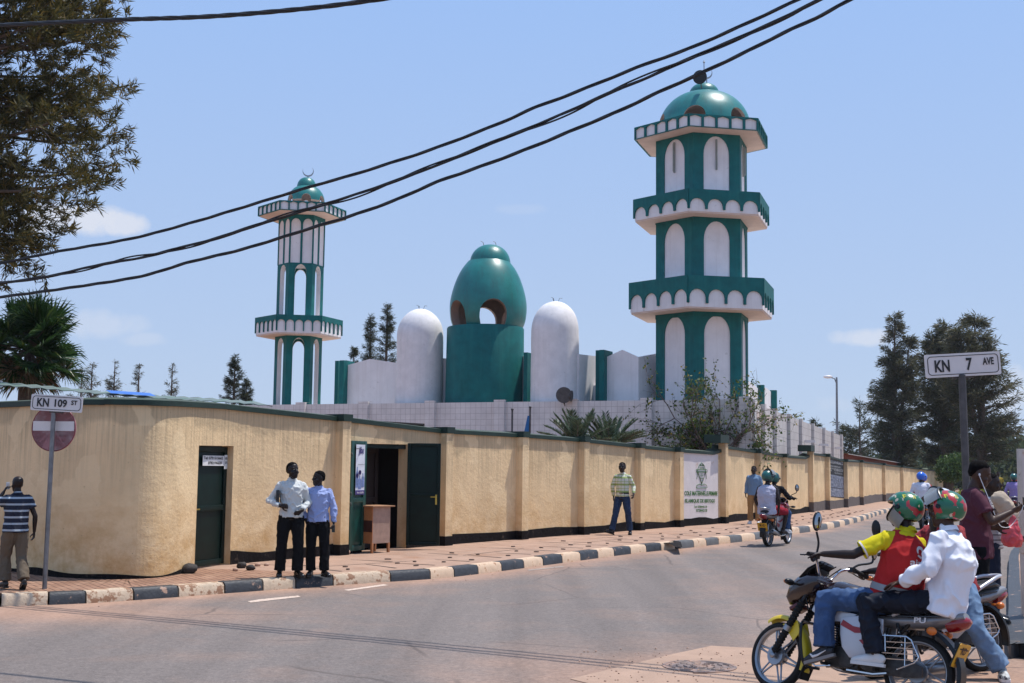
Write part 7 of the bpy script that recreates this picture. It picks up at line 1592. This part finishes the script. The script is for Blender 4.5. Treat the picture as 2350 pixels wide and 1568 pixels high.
# ================= pedestrians =================
def stand(px,py,h,label,yaw,pose,o,**k):
    p=ground(px,py,.0); return person(label,Vector((p.x,p.y,gp(p.y)+.006)),yaw,pose,o,scale=h/1.75,**k)
mGS=cloth('pale grey-green shirt',(.56,.57,.55)); mBS=cloth('light blue shirt',(.30,.36,.60))
pt=dict(aL=(.0,.12,.085),aR=(-.02,-.15,.085),fL=26,fR=-4,kL=(.02,.12,.5),kR=(.02,-.13,.5),eR=(-.05,-.33,1.16),wR=(.16,-.17,1.09),hdR=(.35,1,-.06),pnR=(-1,0,0),curlR=.7,eL=(-.04,.26,1.14),wL=(.12,.16,1.02),hdL=(.6,-.7,-.4),look=(32,2))
t,V,Q,Rm=stand(664,1326,1.775,'tall person in pale grey shirt with a black folder under the arm',-78,pt,dict(skin=mSK[2],shirt=mGS,trousers=mTRB,shoes=mSHB,collar=True,hem=.05,loose=.018,tl=.028,wr=.016),vox=.009,seed=8)
m=MB(); m.box((.05,-.235,1.22),(.055,.10,.2),Matrix.Rotation(.1,3,'Y')); m.T=None
fo=m; mm=t.matrix_world
f=MB(); Tm=WM[t.name]; f.box(Tm@Vector((.045,-.215,1.225)),(.17*.99,.05,.20),Tm.to_3x3().normalized()); 
fp=f.v; c0_=Tm@Vector((.045,-.215,1.225)); fe=f.build('folder',M('black leather folder',(.012,.011,.012),.4),None,'black leather folder held under the tall person\'s arm','folder',bevel=.006)
ps=dict(aL=(.02,.13,.085),aR=(-.03,-.10,.085),fL=30,fR=-12,kL=(.03,.12,.5),kR=(.01,-.1,.5),eR=(-.06,-.27,1.14),wR=(.03,-.205,.93),hdR=(.2,.35,-.9),curlR=.6,eL=(-.03,.255,1.13),wL=(.02,.265,.885),hdL=(.15,-.1,-1),curlL=.75,look=(-62,0))
t,V,Q,Rm=stand(726,1324,1.645,'shorter person in light blue shirt and black trousers looking left, standing on the kerb',-84,ps,dict(skin=mSK[2],shirt=mBS,trousers=mTRB,shoes=mSHB,collar=True,hem=.06,loose=.018,tl=.026,wr=.018,wsc=7),vox=.009,seed=9)
Tm=WM[t.name]; f=MB(); f.box(Tm@Vector((.045,.262,.79)),(.02,.05,.11),Tm.to_3x3().normalized()); f.build('mobile_phone',M('dark phone',(.02,.03,.03),.2),None,'dark mobile phone in the hand of the person in the light blue shirt','phone',bevel=.003)
# walker in checked shirt
pw=dict(kL=(.01,.15,.50),aL=(-.12,.165,.09),kR=(.08,-.145,.50),aR=(.16,-.215,.10),fpR=.25,pelvis=(0,0,.94),fL=14,fR=-38,eL=(-.08,.26,1.16),wL=(.06,.30,.98),hdL=(.5,0,-.8),curlL=.5,eR=(.02,-.25,1.15),wR=(-.06,-.24,.92),hdR=(0,0,-1),hL=(.02,.095,.90),hR=(-.02,-.095,.90),look=(4,4))
mCK=stripes('white shirt with green check',(.60,.60,.50),(.22,.30,.05),.085,.14,2,thin=((1,.085,.14),(2,.17,.26)))
stand(1428,1228,1.78,'person in white and green checked shirt, sunglasses and jeans walking along the pavement',-112,pw,dict(skin=mSK[0],shirt=mCK,trousers=cloth('dark denim',(.022,.04,.085),var=.3,scale=5,col2=(.06,.09,.15),c2s=3,c2a=.54,c2w=.2),shoes=mSHB,collar=True,hem=.02,belt=True,glasses=True,loose=.014,tl=.018,wr=.005),vox=.0105,seed=10)
# man in denim shirt by the wall
stand(1731,1203,1.74,'person in denim shirt and tan trousers standing by the wall behind the road motorcycle',-108,dict(look=(-5,5),fR=-10),dict(skin=mSK[0],shirt=cloth('chambray shirt',(.14,.22,.33)),trousers=cloth('tan trousers',(.30,.17,.07)),shoes=mSHW,sole=mSHW,collar=True,hem=.1,loose=.026,tl=.03),vox=.012,seed=11)
# man on the phone at the left edge
pp_=dict(eL=(.10,.33,1.28),wL=(.14,.17,1.50),hdL=(-.1,-.4,.9),pnL=(-.2,-1,0),curlL=.5,eR=(-.06,-.27,1.13),wR=(-.02,-.28,.88),kL=(.16,.09,.5),aL=(.10,.09,.10),kR=(-.02,-.1,.5),aR=(-.22,-.1,.14),fpR=-.4,look=(12,0))
t,V,Q,Rm=stand(29,1353,1.54,'person in navy and white striped polo shirt talking on a phone',128,pp_,dict(skin=mSK[2],shirt=stripes('navy polo with white stripes',(.008,.012,.028),(.36,.41,.46),.10,.30),trousers=cloth('khaki chinos',(.13,.10,.07)),shoes=M('dark brown shoe',(.03,.02,.015),.5),sleeve='short',slen=.55,collar=True,hem=.08,loose=.03,tl=.03,hair=False,head=1.04),vox=.010,seed=12)
Tm=WM[t.name]; f=MB(); f.box(Tm@Vector((.13,.115,1.60)),(.02,.045,.1),Tm.to_3x3().normalized()); f.build('mobile_phone',M('silver phone',(.4,.4,.42),.3),None,'pale mobile phone held to the ear of the person in the striped polo','phone',bevel=.003)
# man in maroon T-shirt with earphones, right
pm=dict(eR=(.11,-.235,1.17),wR=(.31,-.16,1.27),hdR=(.8,.15,.35),pnR=(.2,.6,.7),curlR=.6,eL=(.02,.24,1.14),wL=(.2,.2,1.1),hdL=(.85,-.2,.2),head=(.045,0,1.61),look=(-4,-20))
D=12.9; p=atY(2243,1400,D)
t,V,Q,Rm=person('person in maroon T-shirt with white earphones looking at a phone',Vector((p.x,D,gp(D))),-12,pm,dict(skin=mSK[1],shirt=cloth('maroon T-shirt',(.085,.028,.042)),trousers=mTRB,shoes=mSHB,sleeve='short',slen=.66,hem=.14,loose=.03,wr=.018,wsc=6),scale=1.9/1.75,vox=.0095,seed=13)
cbl=MB(); cbl.tube(spline([Q(.0,-.083,-.012),Q(.03,-.086,-.05),(.11,-.10,1.38),(.16,-.14,1.22),(.20,-.16,1.13),(.27,-.16,1.12),(.33,-.12,1.17),(.38,-.16,1.26),(.42,-.15,1.33),(.50,-.15,1.32),(.47,-.16,1.18),(.53,-.15,1.12),(.50,-.12,1.2),(.45,-.1,1.27),(.40,-.1,1.31)],8),.0035,5); cbl.ell(Q(.0,-.083,-.006),(.01,.007,.014)); cbl.build('earphone_cable',M('white cable',(.75,.75,.75),.4),t,local=True)
Tm=WM[t.name]; f=MB(); f.box(Tm@Vector((.42,-.12,1.34)),(.018,.07,.13),Tm.to_3x3().normalized()); f.build('mobile_phone',mBLK,None,'black and red mobile phone in the hand of the person in maroon','phone',bevel=.004)
# man carrying a sack and a red bag behind him
D=15.0; p=atY(2276,1300,D); yw2=-70
ps2=dict(eL=(.02,.30,1.17),wL=(.22,.30,1.0),hdL=(.9,0,-.2),curlL=.7,eR=(.0,-.26,1.15),wR=(.1,-.24,.95),look=(0,0))
t,V,Q,Rm=person('person in grey striped T-shirt carrying a beige sack, behind the person in maroon',Vector((p.x,D,gp(D))),-20,dict(eR=(.02,-.28,1.2),wR=(.26,-.24,1.02),hdR=(.9,0,-.3),curlR=.7,eL=(.0,.26,1.15),wL=(.2,.22,1.0),hdL=(.9,0,0)),dict(skin=mSK[0],shirt=stripes('grey shirt with thin dark stripes',(.38,.38,.40),(.04,.04,.05),.06,.22),trousers=cloth('navy trousers',(.012,.018,.035)),shoes=mSHB,sleeve='short',slen=.6),scale=1.0,vox=.012,seed=14)
a=atY(2284,1132,D-.35);b=atY(2328,1196,D-.35); sk2=MB(); sk2.tube([a,a.lerp(b,.1),a.lerp(b,.5),b-(b-a)*.1,b],[.05,.09,.11,.09,.05],16); me=remesh(sk2,.02,M('beige woven sack',(.44,.35,.26),.9,bump=.4,bscale=20),2,.012,7,3); link('sack',me,None,'stuffed beige sack held under the arm behind the person in maroon','sack')
c=atY(2322,1215,D-.45); bg_=MB(); bg_.tube([c+Vector((.03,0,.16)),c+Vector((.02,0,.06)),c,c-Vector((0,0,.12)),c-Vector((0,0,.2))],[(.02,.02),(.06,.05),(.10,.08),(.125,.1),(.10,.08)],14); me=remesh(bg_,.014,M('thin red plastic bag',(.5,.05,.06),.35,var=.35,scale=9),2,.012,10,4); link('plastic_bag',me,None,'red plastic carrier bag hanging beside the notice board','bag')
# man in yellow shirt far away
D=62.; p=atY(2291,1100,D); person('small distant person in mustard yellow shirt, far down the road on the right',Vector((p.x,D,gp(D)-.02)),-100,{},dict(skin=mSK[0],shirt=cloth('mustard shirt',(.28,.2,.03)),trousers=mTRB,shoes=mSHB,sleeve='short',eyes=False),scale=1.02,vox=.018,seed=15)
# ================= small things on the pavement =================
c=ground(853,1271); cb=empty('wooden_cabinet',V3(c,gp(c.y)),'old wooden cabinet on four short legs standing at the open gate','cabinet',yaw=math.degrees(math.atan2(-.36,.93)),)
q=math.radians(-20); Lx=MB(); a0=ground(827,1266);
BX=lambda m,nm,mt,par=cb,**k:m.build(nm,mt,par,local=True,**k)
mWD=M('brown chipboard',(.38,.15,.055),.6,var=.2,scale=6); mWD2=M('dark maroon band',(.05,.012,.008),.5); mWD3=M('weathered grey-pink board',(.36,.23,.17),.85,var=.2,scale=8,col2=(.1,.07,.06),c2s=9,c2a=.66,c2w=.03); mWD4=M('worn tabletop',(.33,.17,.085),.7,var=.2)
yawc=50; cb.rotation_euler=(0,0,R_(yawc)); WM[cb.name]=Matrix.Translation(cb.location)@Matrix.Rotation(R_(yawc),4,'Z')
w_,d_,h_=.48,.42,.88    # x along right-hand face
for x,y in ((.02,.02),(w_-.02,.02),(.02,d_-.02),(w_-.02,d_-.02)): m=MB(); m.box((x,y,.10),(.045,.045,.2)); BX(m,'leg',mWD,bevel=.003)
m=MB(); m.box((w_/2,.008,.54),(w_,.016,.70)); BX(m,'side_board',mWD3,smooth=False)
m=MB(); m.box((.008-.002,d_/2,.54),(.016,d_+.004,.70)); BX(m,'front_board',mWD,smooth=False); m=MB(); m.box((-.006,d_/2,.52),(.006,d_,.22)); BX(m,'painted_band',mWD2,smooth=False)
m=MB(); m.box((w_/2,d_-.008,.54),(w_,.016,.70)); m.box((w_-.008,d_/2,.54),(.016,d_-.04,.70)); BX(m,'rear_board',mWD,smooth=False); m=MB(); m.box((w_/2+.02,d_/2,.905),(w_+.12,d_+.1,.025)); BX(m,'tabletop',mWD4,bevel=.003)
rng=np.random.default_rng(41)
def stone(p,r,label,mat,nm='stone'):
    m=MB(); m.ell((0,0,0),(r,r*.8,r*.65),nu=10,nv=7); me=m.mesh(mat,True,1.5)
    for v in me.vertices: v.co*=1+.35*noise.noise(v.co*9/r*.12+Vector(p))
    o=link(nm,me,None,label,'stone'); o.location=(p.x,p.y,gp(p.y)+r*.45+ (0)); return o
mST=M('pinkish rubble',(.40,.26,.19),.9,var=.3,bump=.4,bscale=20); mST2=M('tarred stone',(.03,.025,.022),.8,var=.4,bump=.5,bscale=20)
stone(ground(793,1273),.085,'rough brown stone wedged under the green gate leaf',mST)
for i,(px,py,r,l,mt_) in enumerate(((432,1316,.14,'big black-tarred stone at the foot of the wall left of the small door',mST2),(555,1304,.10,'tarred stone right of the small door, nearest the wall',mST2),(575,1309,.085,'tarred stone right of the small door, on the paving',mST2),(592,1300,.06,'broken rubble lump in front of the black plinth',mST),(540,1311,.05,'small rubble lump below the small door',mST),(612,1299,.05,'rubble lump farther right below the plinth',mST))): stone(ground(px,py),r,l,mt_)
# grit and litter scattered in the gutter and on the patch
gb=MB(); 
for i in range(230):
    if i<110: s_=rng.uniform(3,cum[-1]*.6); p=at_s(s_); t_=(at_s(s_+.1)-p).normalized(); q=p+Vector((t_.y,-t_.x,0))*abs(rng.normal())*.35; z=gp(q.y)-.148
    else: q=ground(rng.uniform(1330,1720),rng.uniform(1488,1566),-.15); z=gp(q.y)-.145
    r=rng.uniform(.005,.014); gb.ell((q.x,q.y,z+r*.3),(r,r*.7,r*.5),nu=5,nv=4)
gb.build('gravel',mST,None,'scattered grit in the gutter and on the sandy patch','gravel',kind='stuff')

# ================= haze =================
hm=bpy.data.materials.new('pale dusty air'); hm.use_nodes=True; ht=hm.node_tree; ht.nodes.clear(); n=mkN(ht)
v=n('ShaderNodeVolumePrincipled',{'Color':(.9,.94,1.,1),'Density':.00018,'Anisotropy':.3}); ht.links.new(v.outputs[0],n('ShaderNodeOutputMaterial').inputs['Volume'])
m=MB(); m.box((0,170,12.25),(700,500,27.5)); m.build('haze',hm,None,kind='stuff',smooth=False)
